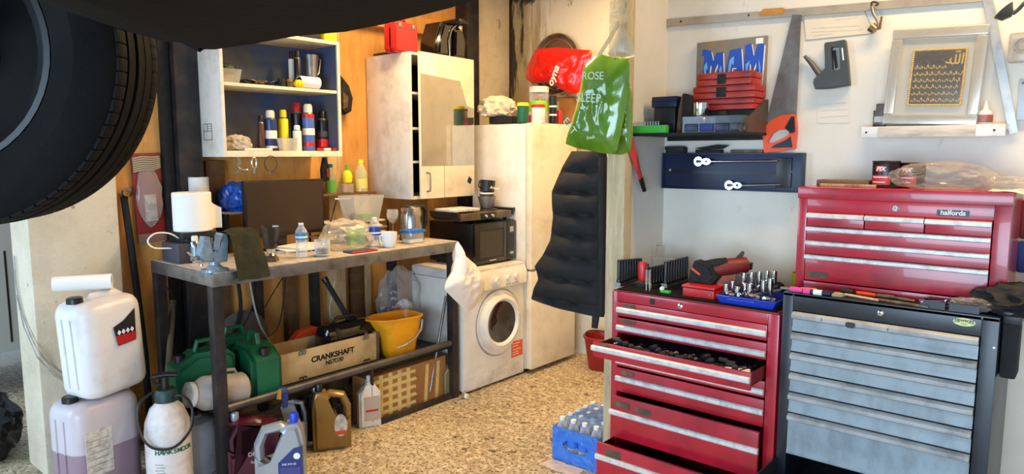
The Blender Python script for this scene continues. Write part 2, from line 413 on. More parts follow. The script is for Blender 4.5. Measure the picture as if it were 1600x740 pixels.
# ---- kitchen cupboard with reflective door
k = thing('kitchen_cupboard', 'white kitchen wall cupboard with mirror film on its door and a bent handle', 'cupboard', (-3.65, 3.25, 1.345), LZ)
w, d, h = .60, .49, 1.0
part('side_panel', G().box((0, .025, 0), (.018, d, h), .002), 'whitepl', k)
part('side_panel', G().box((w-.018, .025, 0), (w, d, h), .002), 'whitepl', k)
part('top_panel', G().box((.018, .025, h-.018), (w-.018, d, h), .002), 'cream', k)
part('bottom_panel', G().box((.018, .025, 0), (w-.018, d, .018), .002), 'cream', k)
part('back_panel', G().box((.018, d-.01, .018), (w-.018, d, h-.018)), 'matblack', k)
for z in (.25, .48, .72): part('shelf', G().box((.018, .04, z), (w-.018, d-.01, z+.016)), 'white', k)
M['mirror'] = mat('mirror_film', 'c0bcb4', .06, .95, dirt='8c8478', ds=4, da=.3, bump=.05, bs=4)
dr = part('door', G().box((.035, .0, .005), (w+.005, .018, h), .002), 'cream', k)
part('mirror_film', G().prism([(.04, .23), (.60, .23), (.60, .645), (.52, .665), (.45, .835), (.04, .855)], -.0012, -.0002), 'mirror', dr, 'creased mirror film covering the middle of the door')
part('handle', G().tube([(.09, 0, .185), (.09, -.03, .18), (.09, -.033, .16), (.09, -.033, .08), (.09, -.03, .06), (.09, 0, .055)], .006), 'steel', dr)
part('seam', G().box((.27, -.001, .005), (.273, 0, .23)), 'brown', dr, 'dark vertical joint below the film')
dr.rotation_euler = (0, 0, R(3.6)); dr.location = (w*(1-math.cos(R(3.6))), -w*math.sin(R(3.6)), 0)
st = part('sticker', G().prism([(.52, .11), (.555, .09), (.575, .125), (.54, .15)], -.0016, -.0004), 'navy', dr, 'small blue diamond sticker')

# ---- fridge freezer
fr = thing('fridge_freezer', 'tall white fridge freezer with warm lamp light painted into its cream doors, behind the washing machine', 'fridge', (-3.3, 4.03, 0), LZ)
part('body', G().box((0, .0, .03), (.57, .54, 1.88), .006), 'white', fr)
part('fridge_door', G().box((.0, -.06, .80), (.57, -.004, 1.885), .012), 'cream', fr)  # both doors cream: warm lamp light on this side is painted in
part('freezer_door', G().box((.0, -.06, .035), (.57, -.004, .79), .012), 'cream', fr)
part('plinth', G().box((.01, .02, 0), (.56, .5, .03)), 'matblack', fr)
part('hinge', G().box((.005, -.06, .79), (.05, -.01, .80)), 'steel', fr)

# ---- washing machine
wm = thing('washing_machine', 'white front loading washing machine with an orange sticker under the microwave', 'washing machine', (-3.3, 3.365, 0), LZ)
w = .655
part('body', G().box((0, .0, .02), (w, .52, .80), .012), 'white', wm)
part('top', G().box((0, -.01, .80), (w, .52, .865), .012), 'whitepl', wm)
cp_ = part('control_panel', G().prism([(-.012, .70), (-.03, .715), (-.03, .80), (-.005, .855), (.01, .855), (.01, .70)], 0.004, w-.004, 'X', .004), 'white', wm)
kd = part('program_dial', G().lathe([(.045, 0), (.045, -.008), (.03, -.012), (.026, -.03), (.0, -.031)], (.30, -.03, .765), 'Y'), 'whitepl', cp_)
for x in (.43, .52): part('knob', G().lathe([(.02, 0), (.018, -.018), (0, -.019)], (x, -.03, .775), 'Y', 14), 'whitepl', cp_)
for x in (.42, .45, .48, .51, .54): part('button', G().lathe([(.007, 0), (.006, -.006), (0, -.006)], (x, -.03, .728), 'Y', 10), 'grey_top', cp_)
part('drawer_badge', G().box((.09, -.033, .72), (.17, -.029, .75), .001), 'grey_top', cp_)
words('indesit', .028, 'charcoal', cp_, (.13, -.0335, .735))
ring = part('door_surround', G().prism([(.36+.225*math.cos(a)*1.02, .455+.235*math.sin(a)) for a in [2*PI*i/40 for i in range(40)]], -.012, 0, 'Y', .006), 'white', wm)
part('groove', G().prism([(.36+.24*math.cos(a), .455+.248*math.sin(a)) for a in [2*PI*i/40 for i in range(40)]], -.002, 0, 'Y'), 'grey_top', wm)
dd = part('door', G().lathe([(.20, -.012), (.195, -.05), (.17, -.062), (.155, -.05), (.148, -.04)], (.35, 0, .465), 'Y', 40, cap=False), 'white', wm)
M['porthole'] = mat('porthole_glass', '1c1c20', .06, .0, coat=.6, dirt='5c5c60', ds=9, da=.5)
part('porthole', G().lathe([(.155, -.045), (.12, -.03), (.06, -.018), (.0, -.014)], (.35, 0, .465), 'Y', 36, cap=False), 'porthole', dd, 'dark glass porthole')
part('door_handle', G().box((.515, -.066, .42), (.535, -.03, .51), .008), 'alu', dd)
sk = part('sticker', G().box((.505, -.0012, .155), (.635, 0, .275)), mat('sticker_orange', 'e0562a', .5), wm, 'orange energy sticker')
for z in (.172, .19, .21, .235, .255): part('print', G().box((.515, -.0018, z), (.515+random.uniform(.06, .11), -.0012, z+.005)), 'paper', sk)
part('kick_panel', G().box((.01, -.004, .02), (w-.01, 0, .115), .002), 'whitepl', wm)
for x in (.04, w-.06):
    for y in (.03, .46): part('foot', disc(.018, 0, .022, (x+.01, y, 0)), 'matblack', wm)

# ---- roller cabinet builder
def badge(parent, x, y, z, w=.07, h=.022, m='brown'):
    return part('worn_patch', G().prism(rr(w, h, .006, 3, x, z), y-.0012, y+.0005, 'Y'), m, parent, 'dark worn patch on the drawer front')
rc = thing('tool_chest', 'red steel tool chest on castors with one drawer pulled open, left of the grey chest', 'tool chest', (-1.76, 2.8, 0))
w, d = .785, .45
part('side_panel', G().box((0, 0, .10), (.032, d, 1.018), .003), 'red', rc)
part('side_panel', G().box((w-.045, 0, .10), (w, d, 1.018), .003), 'red', rc)
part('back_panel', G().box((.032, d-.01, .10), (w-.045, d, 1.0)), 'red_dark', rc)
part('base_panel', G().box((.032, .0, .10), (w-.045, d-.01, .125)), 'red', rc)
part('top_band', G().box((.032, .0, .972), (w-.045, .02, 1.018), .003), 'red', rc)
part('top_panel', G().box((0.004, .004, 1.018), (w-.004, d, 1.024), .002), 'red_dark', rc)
part('top_mat', G().box((.02, .012, 1.024), (w-.02, d-.01, 1.030), .001), 'rubber', rc, 'black rubber mat')
lk = part('lock', G().lathe([(.013, 0), (.013, -.006), (.009, -.008), (0, -.008)], (.35, 0, .993), 'Y', 18), 'chrome', rc)
part('keyhole', G().box((.348, -.0095, .988), (.352, -.008, .998)), 'black', lk)
part('label_holder', G().box((.20, -.002, .983), (.225, 0, 1.008)), 'black', rc)
for x in (.06, w-.06):
    for y in (.07, d-.07):
        c = part('castor', disc(.038, -.014, .014, (x, y, .038), 'X'), 'rubber', rc)
        part('fork', G().box((x-.025, y-.02, .06), (x+.025, y+.02, .10), .003), 'steel', c)
def drawer(parent, x0, x1, z0, z1, out, depth, m, mi, hz=None, hh=.026, tray=True, hp=.016, hm='alu', hx=0.0):
    """a drawer pulled OUT metres forward of the front plane"""
    f = part('drawer', G().box((x0, -out-.004, z0), (x1, -out+.012, z1), .002), m, parent)
    if tray:
        g = G(); y0, y1 = -out+.012, depth-.02-out; t = .0025; zt = z1-.01
        g.box((x0+.012, y0, z0+.004), (x1-.012, y1, z0+.008)).box((x0+.012, y0, z0+.008), (x0+.012+t, y1, zt)).box((x1-.012-t, y0, z0+.008), (x1-.012, y1, zt)).box((x0+.012+t, y1-t, z0+.008), (x1-.012-t, y1, zt))
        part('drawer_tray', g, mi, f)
    if hz is not None:
        gh = G(); pr_ = [(-out-.004, hz-hh/2), (-out-.004-hp*.7, hz-hh/2+.001), (-out-.004-hp, hz-hh*.25), (-out-.004-hp, hz+hh*.3), (-out-.004-hp*.6, hz+hh/2), (-out-.004, hz+hh/2)]
        gh.prism(pr_, x0+hx, x1-hx, 'X')
        part('handle', gh, hm, f, 'pale metal full width handle')
    return f
x0, x1 = .034, w-.047
for i, (z0, z1, hz, out) in enumerate(((.905, .97, .934, 0), (.825, .895, .850, 0), (.742, .812, .785, .175), (.665, .735, .69, 0), (.54, .655, .604, 0), (.33, .53, .452, .045), (.13, .32, .255, .13))):
    f = drawer(rc, x0-.022*(out > .1), x1+.008*(out > .1), z0, z1, out, d, 'red', 'red_dark', hz, hx=-.004 if i == 5 else .0)
    if i in (0, 1, 3, 4): badge(f, x0+.06, -.004-out, z1-.014 if i != 4 else z1-.02, .075, .02)
    if i == 5: badge(f, x0+.06, -.004-out, z1-.035, .085, .03); badge(f, x0+.17, -.004-out, z1-.04, .085, .03)
    if i == 6: badge(f, x0+.07, -.004-out, z1-.035, .08, .04)
    if i == 2: badge(f, x0+.04, -.004-out, z1-.012, .06, .02)

gc = thing('tool_chest', 'dark framed tool chest with wide grey drawers under the red top box', 'tool chest', (-.965, 2.8, 0))
w, d = .715, .46
part('side_panel', G().box((0, 0, .09), (.04, d, 1.115), .003), 'charcoal', gc)
part('side_panel', G().box((w-.05, 0, .09), (w, d, 1.115), .003), 'charcoal', gc)
part('back_panel', G().box((.04, d-.01, .09), (w-.05, d, 1.10)), 'charcoal', gc)
part('base_panel', G().box((.04, .0, .09), (w-.05, d-.01, .115)), 'charcoal', gc)
part('top_band', G().box((.04, .0, 1.045), (w-.05, .02, 1.115), .003), 'charcoal', gc)
part('top_panel', G().box((.0, .0, 1.10), (w, d, 1.117), .003), 'charcoal', gc)
lk = part('lock', G().lathe([(.011, 0), (.011, -.006), (.008, -.008), (0, -.008)], (.355, 0, 1.082), 'Y', 18), 'chrome', gc)
part('keyhole', G().box((.3535, -.0095, 1.078), (.3565, -.008, 1.086)), 'black', lk)
ov = part('oval_badge', G().prism([(.615+.033*math.cos(a), 1.088+.0135*math.sin(a)) for a in [2*PI*i/28 for i in range(28)]], -.002, 0, 'Y'), mat('badge_cream', 'd8d88a', .4), gc, 'pale yellow oval maker badge')
words('HEWSON', .0115, 'black', ov, (.615, -.0025, 1.0925), sx=1.1, bold=.0004); words('TOOLS', .006, 'black', ov, (.615, -.0025, 1.0815))
for x in (.584, .628): part('badge_bar', G().box((x, -.0026, 1.0855), (x+.018, -.002, 1.0875)), 'black', ov)
zs = [1.043, .960, .8785, .7965, .7145, .629, .455]
for i in range(6):
    z1, z0 = zs[i], zs[i+1]+.006
    lip = z1-.027
    pr_ = [(0.0, z0), (-.008, z0), (-.008, z0+.012), (-.004, z0+.02), (-.004, lip-.004), (-.016, lip), (-.022, lip+.008), (-.021, z1-.009), (-.012, z1-.002), (0, z1)]
    f = part('drawer', G().prism([(a, b if i < 5 or a < 0 or b > z0+.01 else b) for a, b in pr_], .043, w-.053, 'X'), 'grey_enamel', gc)
    part('drawer_lip', G().prism([(-.0225, lip+.004), (-.0235, lip+.009), (-.0225, z1-.008), (-.0125, z1-.0005), (-.006, z1+.0005), (-.008, z1-.003), (-.0125, z1-.0035), (-.0215, z1-.0095), (-.0215, lip+.006)], .044, w-.054, 'X'), 'grey_top', f, 'scuffed top lip with warm lamp light painted into its paler colour')  # warm light of the lamp overhead is put into the lip colour
    part('drawer_tray', G().box((.048, .0, z0+.004), (w-.058, d-.03, z0+.008)), 'grey_enamel', f)
    if i == 0:
        for x in (.155, .385): part('tape_joint', G().box((x, -.0245, lip+.006), (x+.0022, -.0225, z1-.008)), 'charcoal', f)
        part('stain', G().prism(rr(.035, .022, .01, 4, .26, z1-.018), -.0245, -.0228, 'Y'), 'charcoal', f, 'dark greasy smear')
# bottom drawer standing open
f = part('drawer', G().box((.0, -.36, .30), (w, -.345, .40), .003), 'charcoal', gc, 'dark bottom drawer pulled right out')
g = G(); g.box((.0, -.345, .30), (w, .40, .305)).box((0, -.345, .305), (.006, .40, .43)).box((w-.006, -.345, .305), (w, .40, .43)); part('drawer_tray', g, 'darksteel', f)
for x in (.06, w-.06):
    for y in (.07, d-.07):
        c = part('castor', disc(.036, -.014, .014, (x, y, .036), 'X'), 'rubber', gc)
        part('fork', G().box((x-.022, y-.02, .055), (x+.022, y+.02, .09), .003), 'steel', c)

hb = thing('tool_chest', 'red steel top box with white handles standing on the dark chest', 'tool chest', (-.965, 2.93, 1.117))
w, d, h = .712, .31, .41
part('side_panel', G().box((0, 0, 0), (.035, d, h-.045), .003), 'red', hb)
part('side_panel', G().box((w-.05, 0, 0), (w, d, h-.045), .003), 'red', hb)
part('base_panel', G().box((.035, 0, 0), (w-.05, d, .03), .002), 'red', hb)
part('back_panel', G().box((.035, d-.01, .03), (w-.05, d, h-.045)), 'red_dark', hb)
part('top_band', G().box((.035, 0, h-.098), (w-.05, .015, h-.045), .002), 'red', hb)
part('lid', G().box((-.003, -.006, h-.045), (w+.003, d, h), .004), 'red', hb, 'red lid')
lk = part('lock', G().lathe([(.012, 0), (.012, -.006), (.008, -.009), (0, -.009)], (.355, 0, h-.068), 'Y', 18), 'chrome', hb)
part('keyhole', G().box((.3535, -.0105, h-.072), (.3565, -.009, h-.064)), 'black', lk)
bd = part('name_plate', G().prism(rr(.10, .022, .003, 3, .54, h-.078), -.003, 0, 'Y'), 'black', hb, 'black plate with white lettering')
words('halfords', .024, 'paper', bd, (.54, -.0036, h-.077), bold=.0006)
xs = [.038, .252, .455, .662]
for a, b in zip(xs, xs[1:]): f = drawer(hb, a+.001, b-.003, .255, .312, 0, d, 'red', 'red_dark', .297, .02); 
f = drawer(hb, .038, .659, .197, .250, 0, d, 'red', 'red_dark', .243, .02)
f = drawer(hb, .038, .659, .142, .192, 0, d, 'red', 'red_dark', .187, .02)
f = drawer(hb, .038, .659, .035, .137, 0, d, 'red', 'red_dark', .130, .02)
badge(f, .09, -.004, .06, .08, .024, 'brown')

# ---- raised car above left
M['carblack'] = mat('car_underbody', '0a0908', .75, dirt='171310', ds=4, da=.6, bump=.1)
M['carblack'].node_tree.nodes['Principled BSDF'].inputs['Specular IOR Level'].default_value = .15
wc = Vector((-1.721, .375, 1.852)); ax_ang = R(44)     # axis pointing away from the viewer, degrees left of +Y
car = thing('raised_car', 'dark car raised overhead with one wheel hanging at upper left', 'car', wc, ax_ang)
# local y = wheel axis pointing away, local x = to the right along the car
Rt, wt = .335, .215
g = G(); prof = [(.215, -wt/2+.02), (.225, -wt/2), (.27, -wt/2-.012), (.305, -wt/2+.002), (.326, -wt/2+.022)]
xg = -wt/2+.03
for j in range(5):
    a = xg+j*.035
    prof += [(Rt-.004*abs(j-2)/2, a), (Rt-.004*abs(j-2)/2, a+.026)]
    if j < 4: prof += [(Rt-.012, a+.0275), (Rt-.012, a+.0335)]
prof += [(.326, wt/2-.022), (.305, wt/2-.002), (.27, wt/2+.012), (.225, wt/2), (.215, wt/2-.02)]
g.lathe(prof, (0, 0, 0), 'Y', 96, cap=False)
wh = part('wheel', g, 'rubber', car, 'black road tyre with grooved tread')
g = G()
for k in range(80):
    m_ = Matrix.Rotation(2*PI*k/80, 4, 'Y')
    g.box((-.0115, -wt/2+.0245, Rt-.008), (.0115, -wt/2+.057, Rt-.002), .001, m_)
    m_ = Matrix.Rotation(2*PI*(k+.5)/80, 4, 'Y')
    g.box((-.0105, wt/2-.050, Rt-.010), (.0105, wt/2-.024, Rt-.003), .001, m_)
part('tread_block', g, 'rubber', wh, kind='stuff')
rim = part('rim', G().lathe([(.216, -wt/2+.02), (.222, -wt/2+.002), (.212, -wt/2+.0), (.195, -wt/2+.012), (.19, 0), (.19, wt/2-.02)], (0, 0, 0), 'Y', 48, cap=False), mat('dark_rim', '101112', .5, .2), wh, 'dark grey wheel rim')
part('hub', G().lathe([(.19, .03), (.07, .0), (.06, -.04), (0, -.042)], (0, 0, 0), 'Y', 32, cap=False), 'carblack', rim)
part('brake_disc', G().lathe([(.14, .05), (.14, .06)], (0, 0, 0), 'Y', 32), 'darksteel', wh)
# body over the wheel and the bumper in front of it, seen from below
low = [(.20, .25), (.233, .141), (.286, .098), (.288, .063), (.313, .044), (.377, .023), (.445, .005), (.507, 0), (.513, -.008), (.531, -.008), (.599, .005), (.668, .018), (.759, .027), (.828, .041), (.886, .055), (.944, .07), (.997, .086), (1.1, .127), (1.3, .25)]
part('bumper', G().prism(low + [(1.3, .55), (.2, .55)], -1.0, -.14, 'Y', .012), 'carblack', car, 'dark bumper and splash guard seen from below')
part('floor_pan', G().prism([(-2.6, .40), (-.5, .37), (-.3, .42), (.3, .42), (.21, .56), (1.3, .56), (1.3, .9), (-2.6, .9)], -1.5, .2, 'Y', .01), 'carblack', car)
part('suspension_arm', G().tube([(0, 0.05, .0), (.05, -.25, .12), (.1, -.6, .3)], .03), 'carblack', car)

# ---- silver car outside and black bag
pc = thing('parked_car', 'silver car parked outside beyond the concrete pillar', 'car', (-5.75, 1.3, 0), 0)
M['carsilver'] = mat('silver_paint', 'b4b2aa', .35, .25)
part('body', G().prism([(-2.2, .32), (-1.6, .28), (1.6, .28), (2.2, .35), (2.25, .7), (2.1, .95), (1.2, 1.0), (.7, 1.42), (-.9, 1.45), (-1.6, 1.0), (-2.2, .9)], -.8, .0, 'X', .05, None), 'carsilver', pc)
for y_ in (-.3, P('X', -5.75, 10, 450).y-1.3): part('door_gap', G().box((-.002, y_, .36), (.003, y_+.012, 1.0)), 'black', pc)
part('sill', G().box((-.05, -1.3, .2), (.03, 1.5, .30), .02), 'grey_top', pc)
for y in (-1.35, 1.45): part('wheel', G().lathe([(.2, -.1), (.31, -.1), (.31, .1), (.2, .1), (0, .1)], (-.1, y, .31), 'X', 28), 'rubber', pc)
q = P('Z', 0, 5, 735)
single('bin_bag', G().blob((.2, .17, .19), (0, 0, .17), .22, 2.2, 5, 4, -.17, ridged=True), mat('bin_liner', '08080a', .18, bump=.4, bs=14), 'shiny black bin bag on the ground by the concrete pillar', 'bin bag', (-4.62, .93, .0))
# ============================================================ THINGS ON THE LEFT SIDE
BT = 1.08
def spray_can(name, label, loc, r, h, body, cap, band=None, rz=LZ, group=None, cat='spray can'):
    t = thing(name, label, cat, loc, rz, group)
    hc = h*.78
    part('body', G().lathe([(r*.93, 0), (r, .004), (r, hc-.004), (r*.92, hc)], seg=24), body, t)
    part('shoulder', G().lathe([(r*.92, hc), (r*.6, hc+h*.06), (r*.55, hc+h*.07)], seg=24), 'steel', t)
    part('cap', G().lathe([(r*.72, hc+h*.03), (r*.72, h*.95), (r*.55, h)], seg=24), cap, t)
    if band:
        for z0, z1, m in band: part('printed_band', G().lathe([(r*1.012, h*z0), (r*1.012, h*z1)], seg=24, cap=False), m, t)
    return t
def pet_bottle(label, loc, r=.033, h=.2, water=.55, group=None, cap='whitepl', lab='blue', z0=.52, z1=.72):
    t = thing('water_bottle', label, 'bottle', loc, LZ, group)
    prof = [(r*.8, 0), (r, .008)]
    for k in range(5): prof += [(r, h*(.06+.09*k)), (r*.94, h*(.10+.09*k))]
    prof += [(r, h*z0), (r, h*z1), (r*.96, h*.76), (r*.5, h*.9), (r*.38, h*.93), (r*.38, h*.96)]
    part('body', G().lathe(prof, seg=22), 'pet', t)
    part('label_sleeve', G().lathe([(r*1.02, h*z0), (r*1.02, h*z1)], seg=22, cap=False), lab, t)
    part('label_stripe', G().lathe([(r*1.03, h*(z0+.06)), (r*1.03, h*(z0+.11))], seg=22, cap=False), 'paper', t)
    part('cap', G().lathe([(r*.44, h*.94), (r*.44, h*1.0)], seg=18), cap, t)
    return t

# grey boxes, paper rolls
g = G().box((0, 0, 0), (.25, .20, .105), .004)
a = P('Z', BT, 262, 402)
single('metal_box', g, mat('slate_plastic', '34353f', .5, dirt='54545c', ds=8, da=.4), 'slate grey box on the near end of the bench under a smaller box', 'box', (-3.72, 1.66, BT), LZ)
t = thing('network_box', 'flat dark grey box with ports stacked under the big paper roll', 'box', (-3.75, 1.70, BT+.105), LZ)
part('case', G().box((0, 0, 0), (.19, .16, .055), .004), 'charcoal', t)
for x in (.03, .06, .11, .15): part('port', G().box((x, -.001, .015), (x+.012, .001, .027)), 'black', t)
def paper_roll(label, loc, r, h, tail):
    t = thing('paper_roll', label, 'paper roll', loc, LZ)
    part('roll', G().lathe([(.028, .002), (r-.003, 0), (r, .004), (r, h*.14), (r+.0015, h*.145), (r, h*.15), (r, h*.6), (r+.001, h*.605), (r, h*.61), (r, h-.004), (r-.003, h), (.03, h), (.028, h-.01), (.028, .002)], seg=48, cap=False), 'paper', t)
    part('core', G().lathe([(.027, .004), (.027, h-.002)], seg=24, cap=False), 'card', t)
    if tail: part('loose_sheet', G().surf(lambda u, v: Vector((r*.98+.06*u-.03*u*u*0, -.02+.02*math.sin(u*3), (h*.02)+(h*.72)*v*(1-.25*u))), 8, 8), 'paper', t)
    return t
paper_roll('large white paper roll standing on the grey boxes', (-3.84, 1.80, BT+.161), .1, .21, True)
g = G().box((0, 0, 0), (.13, .13, .16), .005); single('carton', g, 'card', 'plain carton hidden behind the large paper roll', 'box', (-3.96, 1.86, BT), LZ)
paper_roll('narrow white paper roll standing behind the large roll', (-4.03+.0, 1.935, BT+.161), .055, .285, False)
# silver can
p = P('Z', BT, 306, 410)
spray_can('aerosol_can', 'small silver aerosol can at the bench front beside the vise', p, .024, .145, 'chrome', 'whitepl', [(.1, .6, mat('label_blue_grey', '7a90a0', .3, .3))])
# vise and rag
p = P('Z', BT, 338, 424)
v = thing('bench_vise', 'small grey blue bench vise clamped at the bench corner', 'vise', (-3.33, 1.675, BT), LZ)
M['viseblue'] = mat('vise_paint', '8fa3b4', .35, .4, dirt='4a525c', ds=12, da=.6)
part('base', G().prism(rr(.12, .10, .03, 5, .0, .035), 0, .014, 'Z', .004).lathe([(.042, .014), (.036, .024), (.026, .034), (.026, .05)], (0, .035, 0)), 'viseblue', v)
part('fixed_jaw', G().prism([(-.012, .045), (.05, .045), (.055, .075), (.052, .15), (.058, .185), (.03, .19), (.022, .16), (.018, .10), (-.02, .085)], .0, .07, 'Y', .005), 'viseblue', v)
part('moving_jaw', G().prism([(-.075, .055), (-.02, .055), (-.012, .09), (-.03, .11), (-.034, .15), (-.028, .175), (-.055, .18), (-.064, .14), (-.08, .10)], .004, .066, 'Y', .005), 'viseblue', v)
part('jaw_plate', G().box((.024, -.003, .15), (.031, .073, .18), .002), 'steel', v)
part('jaw_plate', G().box((-.028, -.001, .145), (-.021, .071, .172), .002), 'steel', v)
part('slide_bar', G().box((-.06, .02, .06), (.02, .05, .09), .003), 'steel', v)
part('screw', G().tube([(-.115, .035, .075), (-.06, .035, .075)], .011, 12), 'steel', v)
part('handle', G().tube([(-.105, -.04, .055), (-.105, .09, .10)], .0055).lathe([(.009, 0), (.009, .01)], (-.105, -.045, .048)), 'chrome', v)
M['rag'] = mat('olive_cloth', '4c4a32', .95, dirt='2c2a1e', ds=14, da=.6, bump=.5, bs=90)
def ragf(u, v_):
    # draped from the vise over the bench front edge
    s_ = v_
    if s_ < .4: q = s_/.4; y = .07-.10*q; z = .19+.02*math.sin(q*3.1)-.012*q
    else: q = (s_-.4)/.6; y = -.03-.035*math.sin(q*1.5); z = .178-.225*q
    x = .035+.145*u*(1+.25*s_)+.03*s_
    nz = noise.noise(Vector((u*3, v_*3, 2)))*.012
    return Vector((x, y-nz-.006*math.sin(u*9+v_*2), z+nz))
g = G().surf(ragf, 22, 26); 
for f in list(g.bm.faces): pass
bmesh.ops.solidify(g.bm, geom=g.bm.faces[:], thickness=.012)
single('cloth_rag', g, 'rag', 'dark olive rag draped over the vise and down the bench edge', 'rag', (-3.33, 1.675, BT), LZ)
# blue bag behind monitor
p = P('X', -3.98, 367, 314)
t = thing('small_shelf', 'small dark shelf holding the blue plastic bag behind the screen', 'shelf', (-4.0, p.y-.03, BT), LZ)
z_ = P('X', -3.95, 367, 330).z-BT
part('board', G().box((-.06, -.08, z_-.012), (.32, .11, z_), .002), 'benchwood', t)
for x in (-.05, .30): part('leg', G().box((x, -.07, 0), (x+.012, .1, z_-.012)), 'darksteel', t)
single('plastic_bag', G().blob((.11, .085, .09), (0, 0, .07), .25, 2.5, 3, 4, -.068, ridged=True), mat('blue_bag', '1450b8', .25, bump=.4, bs=25), 'crumpled blue plastic bag on the small shelf behind the screen', 'bag', (-3.98, p.y+.01, BT+z_))
# monitor
t = thing('computer_monitor', 'black flat computer monitor with a dark screen on the bench', 'monitor', (-3.80, 2.335, BT), LZ)
zb, zt = .10, .44
y0 = P('X', -3.8, 384, 350).y-2.335; y1 = P('X', -3.8, 507, 350).y-2.335
zt = P('X', -3.8, 440, 281).z-BT; zb = P('X', -3.8, 440, 368).z-BT
part('casing', G().box((y0, 0, zb), (y1, .035, zt), .006), 'black', t)
part('screen', G().box((y0+.012, -.001, zb+.022), (y1-.012, .002, zt-.012)), mat('dark_screen', '33261d', .3), t)
part('stand_neck', G().box((-.03, .02, .01), (.03, .04, zb+.05), .004), 'black', t)
part('stand_foot', G().prism(rr(.22, .16, .03), 0, .012, 'Z', .003), 'black', t)
# keyboard / cables / dark glass holder
t = thing('desk_phone', 'dark bundle of phone and cable beside the glass candle lamp', 'cable', P('Z', BT, 392, 398), LZ)
part('coil', G().tube([(.06*math.cos(a)*(1+.2*math.sin(3*a)), .05*math.sin(a), .008+.006*(a/6.3)) for a in [i*.3 for i in range(64)]], .006), 'black', t)
part('handset', G().tube([(-.07, .05, .015), (-.05, .05, .035), (.05, .05, .035), (.07, .05, .015)], .014, 10), 'matblack', t)
p = P('Z', BT, 424, 408)
t = thing('lamp_glass', 'smoky flared glass cup on a tarnished four sided foot', 'glass', p, LZ)
k_ = mp(p)
part('cup', G().lathe([(8*k_, 20*k_), (11*k_, 24*k_), (12*k_, 38*k_), (16*k_, 55*k_), (15.4*k_, 55*k_), (11*k_, 38*k_), (9*k_, 26*k_)], seg=8, cap=False), film('smoke_glass', '241c1a', .75, .1, .97), t)
part('stem', G().lathe([(9*k_, 10*k_), (6*k_, 13*k_), (7*k_, 18*k_), (8*k_, 22*k_)], seg=12), 'chrome', t, 'ribbed silver stem')
part('foot', G().lathe([(14*k_, 0), (13*k_, 4*k_), (7*k_, 11*k_)], seg=4), 'brown', t)
# papers
for i, (dx, dy, rz, lb) in enumerate(((0, 0, .1, 'lowest white paper sheaf spread on the bench before the screen'), (.02, .03, -.12, 'middle white paper sheaf fanned out before the screen'), (.05, .0, .3, 'top white paper sheaf lying askew before the screen'))):
    p = P('Z', BT, 460, 391)
    single('paper_stack', G().box((-.13, -.09, 0), (.13, .09, .007+.002*i), .001), 'paper', lb, 'paper', (p.x+dy, p.y+dx, BT+.0095*i+.0), LZ+rz)
pet_bottle('clear water bottle with a blue label beside the white papers', P('Z', BT, 472, 402), .033, .195, lab=mat('label_teal', '2c84b8', .4))
pet_bottle('clear water bottle with a dark blue label beside the white cup', P('Z', BT, 586, 385), .037, .185, lab=mat('label_dark_blue', '1c3c9c', .4), z0=.4, z1=.68)
p = P('Z', BT, 504, 400); k_ = mp(p)
t = thing('glass_mug', 'short clear glass mug with dark tea in it', 'mug', p, LZ)
part('body', G().lathe([(9*k_, 0), (12*k_, 3*k_), (12.5*k_, 26*k_), (11.5*k_, 26*k_), (11*k_, 4*k_), (0, 3*k_)], seg=24, cap=False), 'glass', t)
part('tea', G().lathe([(0, 3.2*k_), (10.8*k_, 4*k_), (11.2*k_, 12*k_), (0, 12*k_)], seg=24, cap=False), mat('tea', '3c1c0a', .2), t)
part('handle', G().tube([(-12*k_, 0, 22*k_), (-19*k_, 0, 21*k_), (-20*k_, 0, 10*k_), (-12*k_, 0, 6*k_)], .004), 'glass', t)
p = P('Z', BT, 543, 388)
single('plastic_bag', G().blob((.15, .11, .095), (0, 0, .075), .28, 1.7, 9, 4, -.072, ridged=True), film('cloudy_bag', 'd6cab4', .2, .12, .8), 'crumpled clear plastic bag between the mug and the second bottle', 'bag', p, LZ)
t = thing('snack_pouch', 'flat red and blue foil pouch lying under the clear bag', 'pouch', P('Z', BT, 562, 393), LZ)
part('pouch', G().box((-.09, -.05, 0), (.09, .045, .012), .005), mat('pouch_blue', '3c4258', .4), t)
part('edge_band', G().box((-.092, -.054, .001), (.095, -.044, .01), .003), 'redpl', t, 'red rim')
p = P('Z', BT, 563, 378)
t = thing('small_box', 'green and white small carton behind the clear bag', 'box', (-3.62, 2.74, BT), LZ)
part('carton', G().box((-.05, 0, 0), (.06, .05, .11), .002), 'green', t)
part('top_edge', G().box((-.052, -.002, .11), (.062, .052, .118), .001), 'paper', t)
t = thing('wire_stand', 'small folding wire stand with splayed legs between screen and rack', 'stand', (0, 0, 0))
A = P('X', -3.92, 523, 311); B = P('X', -3.92, 548, 310)
part('top_bar', G().tube([A, B], .006), 'whitepl', t)
for a_, m_ in (((531, 311), 'chrome'), ((526, 311), 'darksteel')):
    a = P('X', -3.92, *a_); b = P('X', -3.88, 556 if m_ == 'chrome' else 508, 380); b.z = BT+.001
    part('leg', G().tube([a, b], .005), m_, t)
